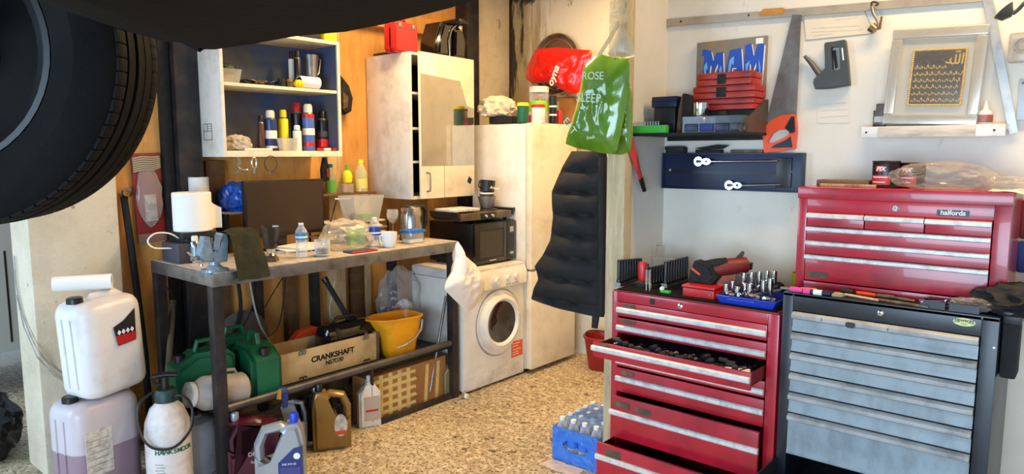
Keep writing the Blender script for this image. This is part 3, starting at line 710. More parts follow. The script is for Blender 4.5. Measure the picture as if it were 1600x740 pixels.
# wine glass
p = Vector((-3.72, 3.0, BT)); q = P('X', -3.72, 614, 365); p.y = q.y; kk = mp(p)
t = thing('wine_glass', 'stemmed wine glass with a little yellow wine beside the kettle', 'glass', p, LZ)
tz = P('X', -3.72, 614, 327).z-BT
part('bowl', G().lathe([(.004, tz-.095), (.022, tz-.085), (.037, tz-.06), (.041, tz-.035), (.036, tz), (.035, tz), (.039, tz-.035), (.034, tz-.06), (.02, tz-.082), (0, tz-.09)], seg=28, cap=False), 'glass', t)
part('stem', G().lathe([(.035, 0), (.03, .003), (.005, .01), (.0035, .03), (.004, tz-.092)], seg=20), 'glass', t)
part('wine', G().lathe([(0, tz-.088), (.02, tz-.08), (.033, tz-.06), (0, tz-.06)], seg=20, cap=False), film('wine', 'c8b850', .7, .1), t)
# white cup
p = P('Z', BT, 608, 386); k_ = mp(p)
t = thing('tea_cup', 'white china cup on the bench between bottle and tub', 'cup', p, LZ)
part('body', G().lathe([(7*k_, 0), (9*k_, 2*k_), (12*k_, 14*k_), (13*k_, 24*k_), (12.2*k_, 24*k_), (11*k_, 12*k_), (8*k_, 3*k_), (0, 2.5*k_)], seg=28, cap=False), mat('china', 'e4e8ea', .2), t)
part('handle', G().tube([(-12*k_, 0, 20*k_), (-18*k_, 0, 19*k_), (-17*k_, 0, 9*k_), (-10*k_, 0, 7*k_)], .004), mat('china', 'e4e8ea', .2), t)
# blue lid tub
t = thing('food_tub', 'clear food tub with a blue clip lid at the bench front', 'food container', P('Z', BT, 645, 379), LZ)
part('body', G().prism(rr(.13, .10, .02), 0.0, .07, 'Z', .004), 'frost', t)
part('rice', G().prism(rr(.12, .09, .02), .004, .028, 'Z', .004), 'paper', t, 'white food left inside')
part('lid', G().prism(rr(.155, .12, .022), .07, .088, 'Z', .005), mat('lid_blue', '2c6cc0', .35), t)
# kettle
t = thing('kettle', 'brushed steel jug kettle with a black handle at the bench end', 'kettle', (-3.60, 3.18, BT), LZ)
part('base', G().lathe([(.085, 0), (.085, .018), (.08, .022)], seg=32), 'black', t)
part('body', G().lathe([(.083, .022), (.082, .06), (.072, .16), (.062, .215), (.058, .222)], seg=40), mat('kettle_steel', 'a8a29c', .22, .95, bump=0), t)
part('lid', G().lathe([(.058, .222), (.05, .232), (.012, .236), (.012, .246), (0, .248)], seg=32), 'black', t)
part('handle', G().tube([(.05, 0, .215), (.10, 0, .222), (.125, 0, .19), (.122, 0, .10), (.10, 0, .06), (.078, 0, .06)], [.012, .014, .013, .012, .011, .01], 12, flat=1.3), 'black', t)
part('spout', G().prism([(-.058, .215), (-.085, .218), (-.062, .16)], -.02, .02, 'Y', .005), mat('kettle_steel', 'a8a29c'), t)
# pile of boards/magazines at the back with a rack
t = thing('dish_rack', 'low cluttered rack of trays and papers at the back of the bench', 'rack', (-3.80, 2.80, BT), LZ)
zt = P('X', -3.80, 560, 345).z-BT
for i in range(3):
    z = zt*(i+1)/3.0
    part('tray', G().box((-.17+.01*i, -.02, z-.012), (.34-.02*i, .20, z), .002), ('benchwood', 'grey_top', 'whitepl')[i], t)
for x in (-.165, .325):
    for y in (-.015, .185): part('leg', G().box((x, y, 0), (x+.01, y+.01, zt-.012)), 'darksteel', t)
for i, (a, b, z, lb) in enumerate(((.0, .28, zt/3, 'folded newspaper on the lowest tray of the rack'), (.02, .25, zt*2/3, 'white folded sheets on the middle tray of the rack'))):
    single('folded_paper', G().box((a-.1, -.05, 0), (b, .14, .016), .004), 'paper' if i else 'label', lb, 'paper', (-3.80, 2.80, BT+z), LZ)
single('loose_sheet', G().surf(lambda u, v: Vector((.16*u, -.05+.14*v, .03*math.sin(v*3.1)+.02*u)), 6, 10), 'paper', 'white curled sheet leaning below the rack', 'paper', (-3.70, 2.78, BT+.055), LZ, rot=(R(-25), 0, LZ))
zr = BT+zt
t = thing('storage_tub', 'clear trapezoid plastic tub on the rack with green inside', 'tub', (-3.78, P('X', -3.78, 565, 330).y, zr), LZ)
def taper(w0, w1, d0, d1, h, th=.003, ox=0):
    g = G(); a = [(-w0/2, -d0/2, 0), (w0/2, -d0/2, 0), (w0/2, d0/2, 0), (-w0/2, d0/2, 0)]; b = [(-w1/2+ox, -d1/2, h), (w1/2+ox, -d1/2, h), (w1/2+ox, d1/2, h), (-w1/2+ox, d1/2, h)]
    A = [g.bm.verts.new(p) for p in a]; B = [g.bm.verts.new(p) for p in b]; g.bm.faces.new(list(reversed(A)))
    for k in range(4): g.bm.faces.new((A[k], A[(k+1) % 4], B[(k+1) % 4], B[k]))
    bmesh.ops.recalc_face_normals(g.bm, faces=g.bm.faces[:])
    bmesh.ops.solidify(g.bm, geom=g.bm.faces[:], thickness=th)
    return g
part('body', taper(.19, .25, .12, .17, .17), 'frost', t)
part('green_sponge', G().box((-.02, -.04, .008), (.07, .04, .05), .006), 'green', t)
part('scrubber', G().blob((.035, .03, .025), (-.06, 0, .032), .2, 4, 2, 3), 'brown', t)
# bottles behind on a ledge
yl = -4.02
t = thing('wall_ledge', 'narrow board ledge under the bottles on the left wall', 'shelf', (-4.02, 2.68, 0), LZ)
zl = P('X', -4.02, 560, 300).z
part('board', G().box((0, -.05, zl-.014), (.50, .09, zl), .002), 'brownwood', t)
for x in (.03, .45): part('bracket', G().prism([(0.088, zl-.014), (-.04, zl-.014), (.088, zl-.12)], x, x+.01, 'X'), 'darksteel', t)
def onl(x): return Vector((-4.02, P('X', -4.02, x, 290).y, zl))
def sh(x, y): return P('X', -4.02, x, y).z - zl
kk = mp(onl(560))
t = thing('oil_bottle', 'clear oil bottle with a yellow cap on the wall ledge', 'bottle', onl(564), LZ)
h_ = sh(564, 249)
part('body', G().lathe([(9*kk, 0), (10*kk, .006), (10*kk, h_*.6), (4.5*kk, h_*.85), (3.5*kk, h_*.9)], seg=22), film('oil', 'd8d8a8', .45, .1), t)
part('cap', G().lathe([(4.5*kk, h_*.88), (4.5*kk, h_)], seg=16), 'yellow', t)
part('label_sleeve', G().lathe([(10.2*kk, h_*.12), (10.2*kk, h_*.42)], seg=22, cap=False), mat('label_pale_yellow', 'd8d070', .5), t)
t = thing('lemon_juice', 'yellow lemon shaped squeeze bottle with a green cap', 'bottle', onl(543)+Vector((0, 0, .062)), LZ)
h_ = sh(543, 258)-.06
part('body', G().lathe([(4*kk, 0), (7*kk, .01), (8*kk, h_*.4), (6*kk, h_*.62), (3*kk, h_*.72)], seg=20), 'yellow', t)
part('cap', G().lathe([(2.6*kk, h_*.7), (2.4*kk, h_)], seg=14), 'green', t)
single('glass_jar', G().lathe([(10*kk, 0), (11*kk, .004), (11*kk, .0605), (0, .061)], seg=24), 'frost', 'frosted jar under the lemon juice on the wall ledge', 'jar', onl(541), LZ)
t = thing('sauce_bottle', 'slim sauce bottle with a green label left on the ledge', 'bottle', onl(517), LZ)
h_ = sh(517, 256)
part('body', G().lathe([(8*kk, 0), (8*kk, h_*.55), (4*kk, h_*.75), (3.5*kk, h_*.95)], seg=20), film('sauce_glass', '9ca080', .5, .1), t)
part('label_sleeve', G().lathe([(8.3*kk, h_*.06), (8.3*kk, h_*.45)], seg=20, cap=False), mat('label_green', '5aa03c', .5), t)
part('cap', G().lathe([(3.8*kk, h_*.88), (3.8*kk, h_)], seg=14), 'greencan', t)
# thing hanging from the cupboard: black pouch
def hang(x, y): return P('X', -3.95, x, y)
a = hang(507, 246); b = hang(507, 284)
t = thing('tool_pouch', 'black pointed holster hanging under the cupboard by the sauce bottle', 'pouch', (-3.95, a.y, b.z), LZ)
hh = a.z-b.z
part('pouch', G().prism([(-.03, 0), (.03, .01), (.032, hh*.5), (.01, hh), (-.015, hh), (-.034, hh*.5)], -.01, .01, 'Y', .004), 'matblack', t)
part('tag', G().box((.008, -.0125, hh*.2), (.02, -.010, hh*.55)), 'redpl', t)
# hooks under cupboard
cz = 1.642
def hk(x): return P('X', -3.78, x, 245).y
t = thing('pull_clamp', 'steel toggle clamp hanging under the cupboard, left of the carabiner', 'clamp', (-3.74, hk(366), cz-.09), LZ)
part('body', G().tube([(.0, 0, .09), (.01, 0, .06), (-.01, 0, .035), (.005, 0, .02), (-.02, 0, -.01)], [.005, .009, .010, .008, .006], 8), 'steel', t)
part('jaw', G().tube([(.0, 0, .03), (.03, 0, .015), (.055, 0, .018)], .005), 'chrome', t)
t = thing('carabiner', 'small steel carabiner hanging under the cupboard beside the key ring', 'carabiner', (-3.74, hk(391), cz-.075), LZ)
part('loop', G().tube([(.014*math.cos(a), 0, .04+.032*math.sin(a)) for a in [2*PI*i/20 for i in range(20)]], .0035, cyc=True), 'chrome', t)
part('swivel', G().lathe([(.006, -.02), (.008, 0), (.005, .012)], (0, 0, 0)), 'steel', t)
t = thing('key_ring', 'large wire ring with keys hanging from the cupboard edge', 'keys', (-3.74, hk(417), cz-.075), LZ)
part('ring', G().tube([(.04*math.cos(a), 0, .035+.045*math.sin(a)) for a in [2*PI*i/28 for i in range(28)]], .0025, cyc=True), 'darksteel', t)
for i, x in enumerate((-.012, .004, .018)): part('key', G().prism([(x-.006, -.03), (x+.006, -.03), (x+.004, .0), (x-.004, .0)], -.003+.004*i, -.001+.004*i, 'Y'), 'brown', t)
# contents of the wall cupboard
def cs(y, x, lo=True, X=-3.92):
    return Vector((X, P('X', X, x, y).y, 1.642+(.036 if lo else .417)))
def cur(x, y0, y1, X=-3.92): return P('X', X, x, y0).z-P('X', X, x, y1).z
q = cs(225, 370); t = None
single('crumpled_cloth', G().blob((.075, .06, .045), (0, 0, .04), .3, 2.5, 1, 4, -.038, ridged=True), mat('cloth_white', 'b8b0a4', .9), 'crumpled greyish white cloth on the lower cupboard shelf', 'cloth', q, LZ)
single('wrapped_tool', G().box((-.09, -.02, 0), (.09, .02, .014), .006), 'paper', 'flat wrapped white strip lying before the cans', 'tool', cs(230, 402, X=-3.87), LZ)
K = mp(cs(230, 450))
def can(x, y0, wpx, nm, lb, body, cap, band=None, X=-3.92, y1=230): 
    return spray_can(nm, lb, cs(y1, x, X=X), wpx/2*K, cur(x, y0, y1, X), body, cap, band)
can(409, 175, 10, 'spray_can', 'narrow brown spray can at the left of the row', mat('can_brown', '4c2c1c', .4), 'black')
can(424, 167, 18, 'spray_can', 'navy and white spray can with a white nozzle beside the yellow can', mat('can_navy', '22346c', .35), 'whitepl', [(.3, .5, 'paper'), (.06, .12, 'paper')])
can(444, 166, 15, 'spray_can', 'tall plain yellow spray can in the lower cupboard', 'yellow', 'yellow', None, -3.95)
can(466, 155, 20, 'spray_can', 'black spray can with a big red lid', 'black', 'redpl', None, -3.98)
can(483, 157, 19, 'spray_can', 'blue and white winter spray can with a red neck', mat('can_blue', '4c6cb4', .35), 'whitepl', [(.70, .78, 'redpl'), (.34, .48, 'paper'), (.1, .18, 'redpl')], -3.90)
can(505, 168, 18, 'spray_can', 'black bottle with a red label at the right end of the row', 'black', 'black', [(.35, .5, mat('can_grey', '3a3c40')), (.1, .3, 'redpl')], -3.94)
can(465, 190, 13, 'spray_can', 'short plain white can before the black one', 'paper', 'paper', None, -3.87)
q = cs(231, 449, X=-3.85); t = thing('small_tub', 'small clear square tub before the yellow can', 'tub', q, LZ)
part('body', taper(.085, .105, .05, .06, .075), 'frost', t)
for x, w_, m_, lb in ((500, .03, 'redpl', 'small red tube lying right of the winter spray can'), (511, .035, 'paper', 'small white tube lying under the black bottle'), (524, .03, 'redpl', 'small red tube end at the cupboard right corner')):
    single('glue_tube', G().tube([(-w_*.7, 0, .010), (w_*.7, 0, .009)], .0085, 10), m_, lb, 'tube', cs(231, x, X=-3.835), LZ)
# upper shelf
q = cs(127, 356, False, -3.9); t = thing('small_tub', 'clear tub with green wire in it on the upper cupboard shelf', 'tub', q, LZ)
part('body', taper(.10, .13, .07, .09, .08), 'frost', t)
part('wire_coil', G().blob((.055, .04, .03), (0, 0, .08), .25, 3, 8, 3), mat('dark_green', '1c3424', .6), t)
for i, (x, lb, m_) in enumerate(((388, 'small tangle of black cable left on the upper shelf', 'black'), (403, 'small tangle of brown cable on the upper shelf', 'brown'), (425, 'loose loop of blue cable on the upper shelf', 'navy'))):
    random.seed(i+3)
    pts = [(.045*math.cos(a*2.1+i)*(1+.3*math.sin(a)), .03*math.sin(a*1.7), .012+.010*(1+math.sin(a*3))) for a in [k*.35 for k in range(34)]]
    single('cable_tangle', G().tube(pts, .004, 6), m_, lb, 'cable', cs(127, x, False, -3.91), LZ)
def can2(x, y0, wpx, nm, lb, m_, capm, X=-3.95): return spray_can(nm, lb, cs(135, x, False, X), wpx/2*K, cur(x, y0, 133, X), m_, capm)
can2(457, 73, 10, 'spray_can', 'slim white and black canister at the back of the upper shelf', 'paper', 'black')
can2(466, 73, 11, 'spray_can', 'tall black canister on the upper cupboard shelf', 'black', 'black', -3.90)
q = cs(135, 487, False, -3.93)
t = thing('measuring_jug', 'grey metal jug with a broad handle on the upper shelf', 'jug', q, LZ)
hj = cur(487, 78, 133, -3.93)
part('body', G().lathe([(9*K, 0), (10*K, hj*.5), (12*K, hj), (11.4*K, hj), (9*K, hj*.4), (0, .01)], seg=24, cap=False), 'steel', t)
part('handle', G().tube([(11*K, 0, hj*.95), (18*K, 0, hj*.9), (14*K, 0, hj*.5), (10*K, 0, hj*.45)], .006), 'steel', t)
def rollf(u, v):
    a = u*2*PI*1.1; r_ = .038-.004*u
    return Vector((-.06+.14*v, r_*math.cos(a), .04+r_*math.sin(a)))
single('rolled_paper', G().surf(rollf, 36, 4), mat('paper_lilac', 'cccce4', .7), 'loosely rolled white paper on the front of the upper shelf', 'paper', cs(135, 480, False, -3.855), LZ)
for i, (x, lb, m_) in enumerate(((440, 'small dark jar on the upper shelf, left of the pair', 'matblack'), (452, 'small dark jar with yellow label by the rolled paper', 'brown'))):
    t = thing('small_jar', lb, 'jar', cs(132, x, False, -3.86), LZ)
    part('body', G().lathe([(5.5*K, 0), (6*K, .004), (6*K, .036)], seg=16), m_, t); part('lid', G().lathe([(5.5*K, .036), (5.5*K, .05)], seg=16), 'gold' if i else 'black', t)
single('duster', G().blob((.03, .03, .025), (0, 0, .024), .25, 3, 4, 3, -.023), 'yellow', 'crumpled yellow scrap before the black canister', 'cloth', cs(132, 467, False, -3.83), LZ)
# on top of the wall cupboard
zt = 1.642+.72
single('carton', G().box((0, 0, 0), (.09, .12, .06), .002), 'yellow', 'bright yellow carton on the right end of the wall cupboard top', 'box', (-3.82, 2.68, zt), LZ)
single('carton', G().box((0, 0, 0), (.13, .14, .055), .002), 'charcoal', 'dark grey carton left of the yellow one on the cupboard', 'box', (-3.84, 2.53, zt), LZ)
# black bag hanging right of cupboard
a = P('X', -4.08, 531, 115); b = P('X', -4.08, 540, 180)
t = thing('hanging_bag', 'small black bag hanging on the plywood right of the cupboard', 'bag', (-4.08, b.y, b.z), LZ)
h_ = a.z-b.z
part('bag_body', G().prism([(-.06, .02), (-.02, 0), (.035, .03), (.05, .12), (.02, h_*.72), (-.045, h_*.95), (-.06, h_*.6)], -.035, .02, 'Y', .015), 'matblack', t)
part('pocket', G().prism([(-.05, .04), (-.01, .05), (.0, h_*.45), (-.045, h_*.55)], -.042, -.033, 'Y', .003), 'brown', t, 'brown side panel')
part('strap', G().tube([(-.055, 0, h_*.9), (-.06, .01, h_*1.3), (-.05, .03, h_*1.35)], .004), 'matblack', t)
# things on the kitchen cupboard
zt = 2.345
def kc(x, y, X): return P('X', X, x, y)
t = thing('power_tool_case', 'red plastic tool case with a groove on the kitchen cupboard', 'case', (-3.74, P('X', -3.74, 636, 75).y-.10, zt), LZ)
part('half_shell', G().prism(rr(.21, .20, .03, 4, .10, .10), -.0, .055, 'Y', .01), 'redpl', t)
part('half_shell', G().prism(rr(.21, .20, .03, 4, .10, .10), .063, .12, 'Y', .01), 'redpl', t)
part('seam', G().prism(rr(.19, .18, .03, 4, .10, .10), .05, .07, 'Y'), 'black', t)
part('handle', G().tube([(.06, .06, .195), (.07, .06, .225), (.13, .06, .225), (.14, .06, .195)], .009), 'redpl', t)
for x in (.04, .16): part('catch', G().box((x-.015, -.006, .16), (x+.015, .0, .19), .003), 'steel', t)
t = thing('air_fryer', 'glossy black air fryer with a top handle on the kitchen cupboard', 'kitchen appliance', (-3.80, P('X', -3.8, 690, 85).y, zt), LZ)
M['gloss'] = mat('gloss_black', '0a0a0b', .12, coat=.5)
part('body', G().prism([(-.13, 0), (.13, 0), (.145, .12), (.13, .24), (.08, .27), (-.07, .25), (-.12, .12)], -.09, .12, 'Y', .03, None, 3), 'gloss', t)
part('pan_front', G().prism([(.02, .01), (.125, .01), (.135, .12), (.11, .20), (.03, .20)], -.12, -.088, 'Y', .012), 'gloss', t)
part('trim_ring', G().tube([(-.01, -.095, .01), (-.02, -.1, .12), (.01, -.1, .2), (.08, -.1, .262)], .004), 'chrome', t)
part('handle', G().box((.035, -.15, .245), (.14, .05, .28), .012), 'black', t)
part('dial', G().lathe([(.017, 0), (.015, -.012), (0, -.013)], (.085, -.10, .225), 'Y'), 'chrome', t)
single('oven_tray', G().box((0, 0, 0), (.14, .22, .02), .004), 'darksteel', 'dark oven tray on the left of the kitchen cupboard top', 'tray', (-3.85, 3.26, zt), LZ)

# ---- things on the fridge (top z 1.885)
zf = 1.885
def ft(x, X=-3.6): return Vector((X, P('X', X, x, 190).y, zf))
def rise(x, y, X=-3.6): return P('X', X, x, y).z-zf
M['lace'] = mat('cloth_cream', 'd8ccb4', .95)
q = Vector((-3.62, 4.12, zf+.061))
t = thing('roasting_tin', 'black oblong tin with a green mark on the fridge top', 'tin', (-3.50, 4.05, zf), LZ)
part('tin', G().box((-.0, -.05, 0), (.20, .18, .055), .008), 'matblack', t)
part('label', G().box((.09, -.0515, .02), (.15, -.0498, .035)), 'greencan', t, 'small green label')
single('crumpled_cloth', G().blob((.14, .12, .08), (0, 0, .07), .3, 2.2, 12, 4, -.066, ridged=True), 'lace', 'heap of crumpled cream cloth on the black tin', 'cloth', (-3.68, 4.15, zf+.055), LZ)
t = thing('plastic_scoop', 'bright pink plastic scoop beside the green tub', 'scoop', (-3.36, 4.17, zf), LZ)
part('bowl', taper(.05, .075, .04, .06, .06), 'pink', t); part('handle', G().box((-.09, -.012, .045), (-.035, .012, .058), .004), 'pink', t)
def tin(nm, x, X, w_, y0, label, body, cap, cat, ex=None):
    q = ft(x, X); k_ = mp(q); h_ = rise(x, y0, X)
    t = thing(nm, label, cat, q, LZ)
    part('body', G().lathe([(w_*.95*k_, 0), (w_*k_, .005), (w_*k_, h_*.85)], seg=24), body, t)
    part('lid', G().lathe([(w_*1.03*k_, h_*.85), (w_*1.03*k_, h_), (w_*.9*k_, h_+.003)], seg=24), cap, t)
    return t, k_, h_
tin('drinks_tub', 817, -3.35, 9, 161, 'dark green tub with a yellow lid on the fridge', 'greencan', 'yellow', 'tub')
t, k_, h_ = tin('sweet_jar', 842, -3.42, 15, 136, 'large clear sweet jar with a lime green band on the fridge', 'glass', 'whitepl', 'jar')
part('label_band', G().lathe([(15.2*k_, h_*.35), (15.2*k_, h_*.62)], seg=24, cap=False), mat('lime', '8ccc2c', .5), t)
t, k_, h_ = tin('christmas_mug', 841, -3.29, 11, 164, 'white mug with a red and white winter face', 'paper', 'redpl', 'mug')
part('beard', G().lathe([(10.8*k_, 0), (11.3*k_, h_*.4)], seg=24, cap=False), 'whitepl', t)
t, k_, h_ = tin('drinks_can', 864, -3.32, 6, 150, 'tall dark patterned can beside the red and white mug', 'black', 'black', 'can')
for z in (.3, .6): part('spot_band', G().lathe([(6.2*k_, h_*z), (6.2*k_, h_*(z+.06))], seg=20, cap=False), 'paper', t)
single('drinks_can', G().lathe([(.02, 0), (.022, .006), (.022, .1), (.017, .11)]), 'redpl', 'short red tin just right of the dark patterned can', 'can', ft(874, -3.32), LZ)
single('carton', G().box((-.11, -.06, 0), (.11, .06, .22), .003), 'card', 'brown cardboard carton under the red carrier bag', 'box', ft(895, -3.42), LZ)
single('bubble_wrap', G().blob((.13, .07, .11), (0, 0, .10), .25, 2.2, 22, 4, -.098), film('bubble', 'e0d8cc', .3, .2, .8, .5, 30), 'puffy clear bubble wrap behind the jars on the fridge', 'bubble wrap', ft(843, -3.62), LZ)
# round tray
q = P('X', -3.72, 868, 110); k_ = mp(q); rt_ = q.z-zf
rt_ = P('X', -3.72, 868, 52).z
zf_ = P('Y', 4.70, 868, 188).z
q = P('Y', 4.70, 867, 52); r_ = .245; q.z -= r_
wl = thing('wall_ledge', 'narrow pale batten on the stained back wall under the round tray', 'shelf', (q.x, 4.76, q.z-r_), 0)
part('batten', G().box((-.22, -.05, -.025), (.22, 0, -.002), .002), 'wood', wl)
t = thing('round_tray', 'large round silver tray standing on edge behind the red bag', 'tray', (q.x, 4.725, q.z-r_), 0)
part('plate', G().lathe([(r_, 0), (r_, -.012), (r_*.9, -.008), (r_*.84, .004), (r_*.78, .006), (0, .006)], (0, 0, r_), 'Y', 64), mat('tray_silver', '8a8480', .2, .9), t)
part('rim', G().tube([(r_*.985*math.cos(a), -.012, r_+r_*.985*math.sin(a)) for a in [2*PI*i/60 for i in range(60)]], .008, cyc=True), 'chrome', t)
part('inner_ring', G().tube([(r_*.8*math.cos(a), -.002, r_+r_*.8*math.sin(a)) for a in [2*PI*i/60 for i in range(60)]], .005, cyc=True), 'chrome', t)
# red carrier bag
def toR(pts, Y, o): 
    return [(P('Y', Y, x, y).x-o.x, P('Y', Y, x, y).z-o.z) for x, y in pts]
def toL(pts, X, o): 
    return [(P('X', X, x, y).y-o.y, P('X', X, x, y).z-o.z) for x, y in pts]
o_ = P('Y', 4.60, 870, 150)
pl = toR([(838, 76), (870, 74), (905, 77), (926, 79), (920, 110), (910, 135), (905, 145), (890, 148), (878, 140), (862, 131), (848, 129), (832, 131), (820, 122), (823, 105), (830, 90)], 4.60, o_)
def puff(poly, th, seed, amp=.3, n=26, sharp=None):
    """a thin cushion of film bounded by an outline: grid clipped to the outline, pillowed and wrinkled"""
    g = G(); cx = sum(p[0] for p in poly)/len(poly); cy = sum(p[1] for p in poly)/len(poly)
    N = 64; bd = []
    def edge(a):
        best = None; dx, dy = math.cos(a), math.sin(a)
        for (x1, y1), (x2, y2) in zip(poly, poly[1:]+poly[:1]):
            x1 -= cx; x2 -= cx; y1 -= cy; y2 -= cy
            den = dx*(y2-y1)-dy*(x2-x1)
            if abs(den) < 1e-12: continue
            t_ = (x1*(y2-y1)-y1*(x2-x1))/den; s_ = (x1*dy-y1*dx)/den
            if t_ > 0 and -1e-6 <= s_ <= 1+1e-6: best = max(best or 0, t_)
        return best or .01
    ed = [edge(2*PI*k/N) for k in range(N)]
    def ring(sg):
        rows = []
        for j in range(n):
            q_ = j/(n-1); row = []
            for k in range(N):
                a = 2*PI*k/N; r_ = ed[k]*q_; x = cx+r_*math.cos(a); z = cy+r_*math.sin(a)
                prof = (1-q_**3.5)
                w_ = noise.fractal(Vector((x*9, z*9, seed+sg)), .9, 2.1, 4)*amp + (1-2*abs(noise.noise(Vector((x*16+seed, z*7, seed)))))*amp*.5
                row.append(g.bm.verts.new((x, sg*th*prof*(1+w_), z)))
            rows.append(row)
        for j in range(n-1):
            for k in range(N):
                k2 = (k+1) % N
                g.bm.faces.new((rows[j][k], rows[j][k2], rows[j+1][k2], rows[j+1][k]))
        return rows
    ring(-1); ring(1)
    bmesh.ops.remove_doubles(g.bm, verts=g.bm.verts[:], dist=1e-5)
    return g
t = thing('carrier_bag', 'bright red carrier bag with white lettering on the fridge items', 'carrier bag', o_, 0)
part('film', puff(pl, .05, 4, .5), mat('red_bag', 'dc1c14', .22, bump=.3, bs=18, coat=.4), t, smooth=60)
words('oyna', .085, 'paper', t, (P('Y', 4.6, 876, 120).x-o_.x, -.095, P('Y', 4.6, 876, 120).z-o_.z), (R(90), R(-65), 0), bold=.002, shear=.2)

# ---- microwave and hob
mw = thing('microwave', 'black microwave oven on the washing machine beside the fridge', 'microwave', (-3.40, 3.565, .865), LZ)
w, d, h = .455, .44, .305
part('casing', G().box((0, 0, .012), (w, d, h), .006), 'black', mw)
dr = part('door', G().box((.004, -.022, .014), (w-.115, 0, h-.004), .004), 'gloss', mw)
part('window', G().box((.055, -.0235, .055), (w-.16, -.0215, h-.06)), mat('dark_glass', '2c2620', .08, coat=.5), dr)
part('window_frame', G().prism(rr(w-.19, h-.09, .01, 3, (w-.10)/2, h/2), -.0228, -.0215, 'Y'), mat('frame_black', '181614', .3), dr)
cpn = part('control_panel', G().box((w-.113, -.022, .014), (w-.004, 0, h-.004), .004), 'gloss', mw)
part('display', G().box((w-.075, -.0235, h-.085), (w-.035, -.0215, h-.045)), 'grey_top', cpn)
part('keypad', G().box((w-.077, -.0235, .085), (w-.033, -.0215, h-.095)), 'charcoal', cpn)
part('open_button', G().box((w-.075, -.0245, .055), (w-.035, -.0215, .072), .001), 'grey_top', cpn)
words('cookworks', .016, 'paper', dr, (.19, -.023, .032))
for x in (.03, w-.05):
    for y in (.03, d-.05): part('foot', disc(.012, 0, .013, (x+.01, y, 0)), 'rubber', mw)
hz = .865+.305
ho = thing('table_hob', 'brown twin plate table hob with black handles on the microwave', 'hob', (-3.39, 3.44, hz), LZ)
M['hob'] = mat('hob_brown', '5a4a3c', .35, .5, dirt='8c7a62', ds=8, da=.5)
part('body', G().box((0, 0, .025), (.54, .27, .075), .006), 'hob', ho)
part('control_panel', G().box((.20, -.004, .028), (.36, .0, .07), .001), 'black', ho)
for x in (.245, .315): part('knob', G().lathe([(.012, -.004), (.010, -.02), (0, -.02)], (x, 0, .049), 'Y', 12), 'chrome', ho)
for x in (.13, .41):
    part('hot_plate', G().lathe([(.085, .075), (.085, .083), (.07, .086), (0, .086)], (x, .14, 0), 'Z', 32), 'darksteel', ho)
for x, s_ in ((-.0, -1), (.54, 1)):
    part('handle', G().prism([(x, .03), (x+s_*.03, .05), (x+s_*.045, .09), (x+s_*.01, .088), (x, .07)], .0, .27, 'Y', .004), 'black', ho)
for x in (.17, .50):
    for y in (.02, .2): part('foot', disc(.012, 0, .026, (x, y+.015, 0)), 'rubber', ho)
single('foil_tray', G().box((-.13, -.10, 0), (.13, .10, .02), .006), 'label', 'crumpled foil tray lying on the left hot plate', 'tray', (-3.53, 3.55, hz+.087), LZ)
q = Vector((-3.53, 3.86, hz+.087)); k_ = mp(q)
t = thing('metal_bowl', 'dark metal bowl upside on the right hot plate under the cups', 'bowl', q, LZ)
part('bowl', G().lathe([(8*k_, 0), (10*k_, .004), (14*k_, 17*k_), (14.4*k_, 19*k_), (13*k_, 18*k_), (0, 14*k_)], seg=28, cap=False), 'steel', t)
t = thing('patterned_cup', 'small white cup with brown pattern standing in the metal bowl', 'cup', q+Vector((0, 0, 14.1*k_)), LZ)
part('cup', G().lathe([(7*k_, 0), (11.5*k_, 8*k_), (12*k_, 11*k_)], seg=24), mat('china', 'e4e8ea'), t)
part('pattern', G().lathe([(10.6*k_, 5*k_), (12*k_, 8.5*k_)], seg=24, cap=False), 'brown', t)
t = thing('coffee_mug', 'black mug with white script tilted on top of the cups', 'mug', q+Vector((0, .0, 25.5*k_)), LZ, rot=(0, R(8), LZ))
part('mug', G().lathe([(10*k_, 0), (11.5*k_, .003), (12*k_, 18*k_), (11.2*k_, 18*k_), (10.5*k_, .006), (0, .005)], seg=28, cap=False), 'black', t)
part('handle', G().tube([(-11*k_, 0, 16*k_), (-19*k_, 0, 15*k_), (-20*k_, 0, 7*k_), (-11*k_, 0, 3*k_)], .005), 'black', t)
words('Arsenal', 7*k_, 'paper', t, (3*k_, -12.4*k_, 7*k_), shear=.3)

# ---- white carrier hanging at the bench corner
o_ = P('X', -3.185, 725, 430)
pl = toL([(715, 376), (720, 390), (728, 400), (745, 415), (758, 440), (752, 462), (742, 480), (730, 487), (712, 470), (694, 452), (696, 442), (707, 425), (712, 400), (712, 380)], -3.185, o_)
t = thing('carrier_bag', 'thin white carrier bag hanging full from the bench corner', 'carrier bag', o_, LZ)
part('film', puff(pl, .055, 9, .3), 'bagwhite', t, smooth=60)
# ============================================================ LEFT WALL, PILLAR, FLOOR AND UNDER THE BENCH
# packet on the wall
a = P('X', -4.12, 212, 245); b = P('X', -4.12, 262, 380)
t = thing('tool_packet', 'red and clear packaged kit hanging on the brown board behind the pillar', 'packet', (-4.14, 1.625, 1.16), LZ, rot=(0, R(-2), LZ))
hh = .50
part('backing_card', G().box((0, -.012, 0), (.155, 0, hh), .003), mat('packet_red', '8c1c20', .5, dirt='5a3a34', ds=8, da=.7), t)
part('bubble', G().blob((.07, .022, .17), (.078, -.02, .26), .12, 3, 2, 3), film('packet_film', 'c8b8b0', .35, .2, .7), t)
part('paper_insert', G().box((.05, -.03, .12), (.11, -.012, .27), .003), 'label', t)
part('disc', G().lathe([(.018, 0), (.014, -.01), (0, -.01)], (.08, -.03, .2), 'Y'), 'grey_top', t)
part('foot_card', G().box((0, -.014, 0), (.155, -.001, .05), .002), mat('card_pink', '8c6450', .7), t)
g = G()
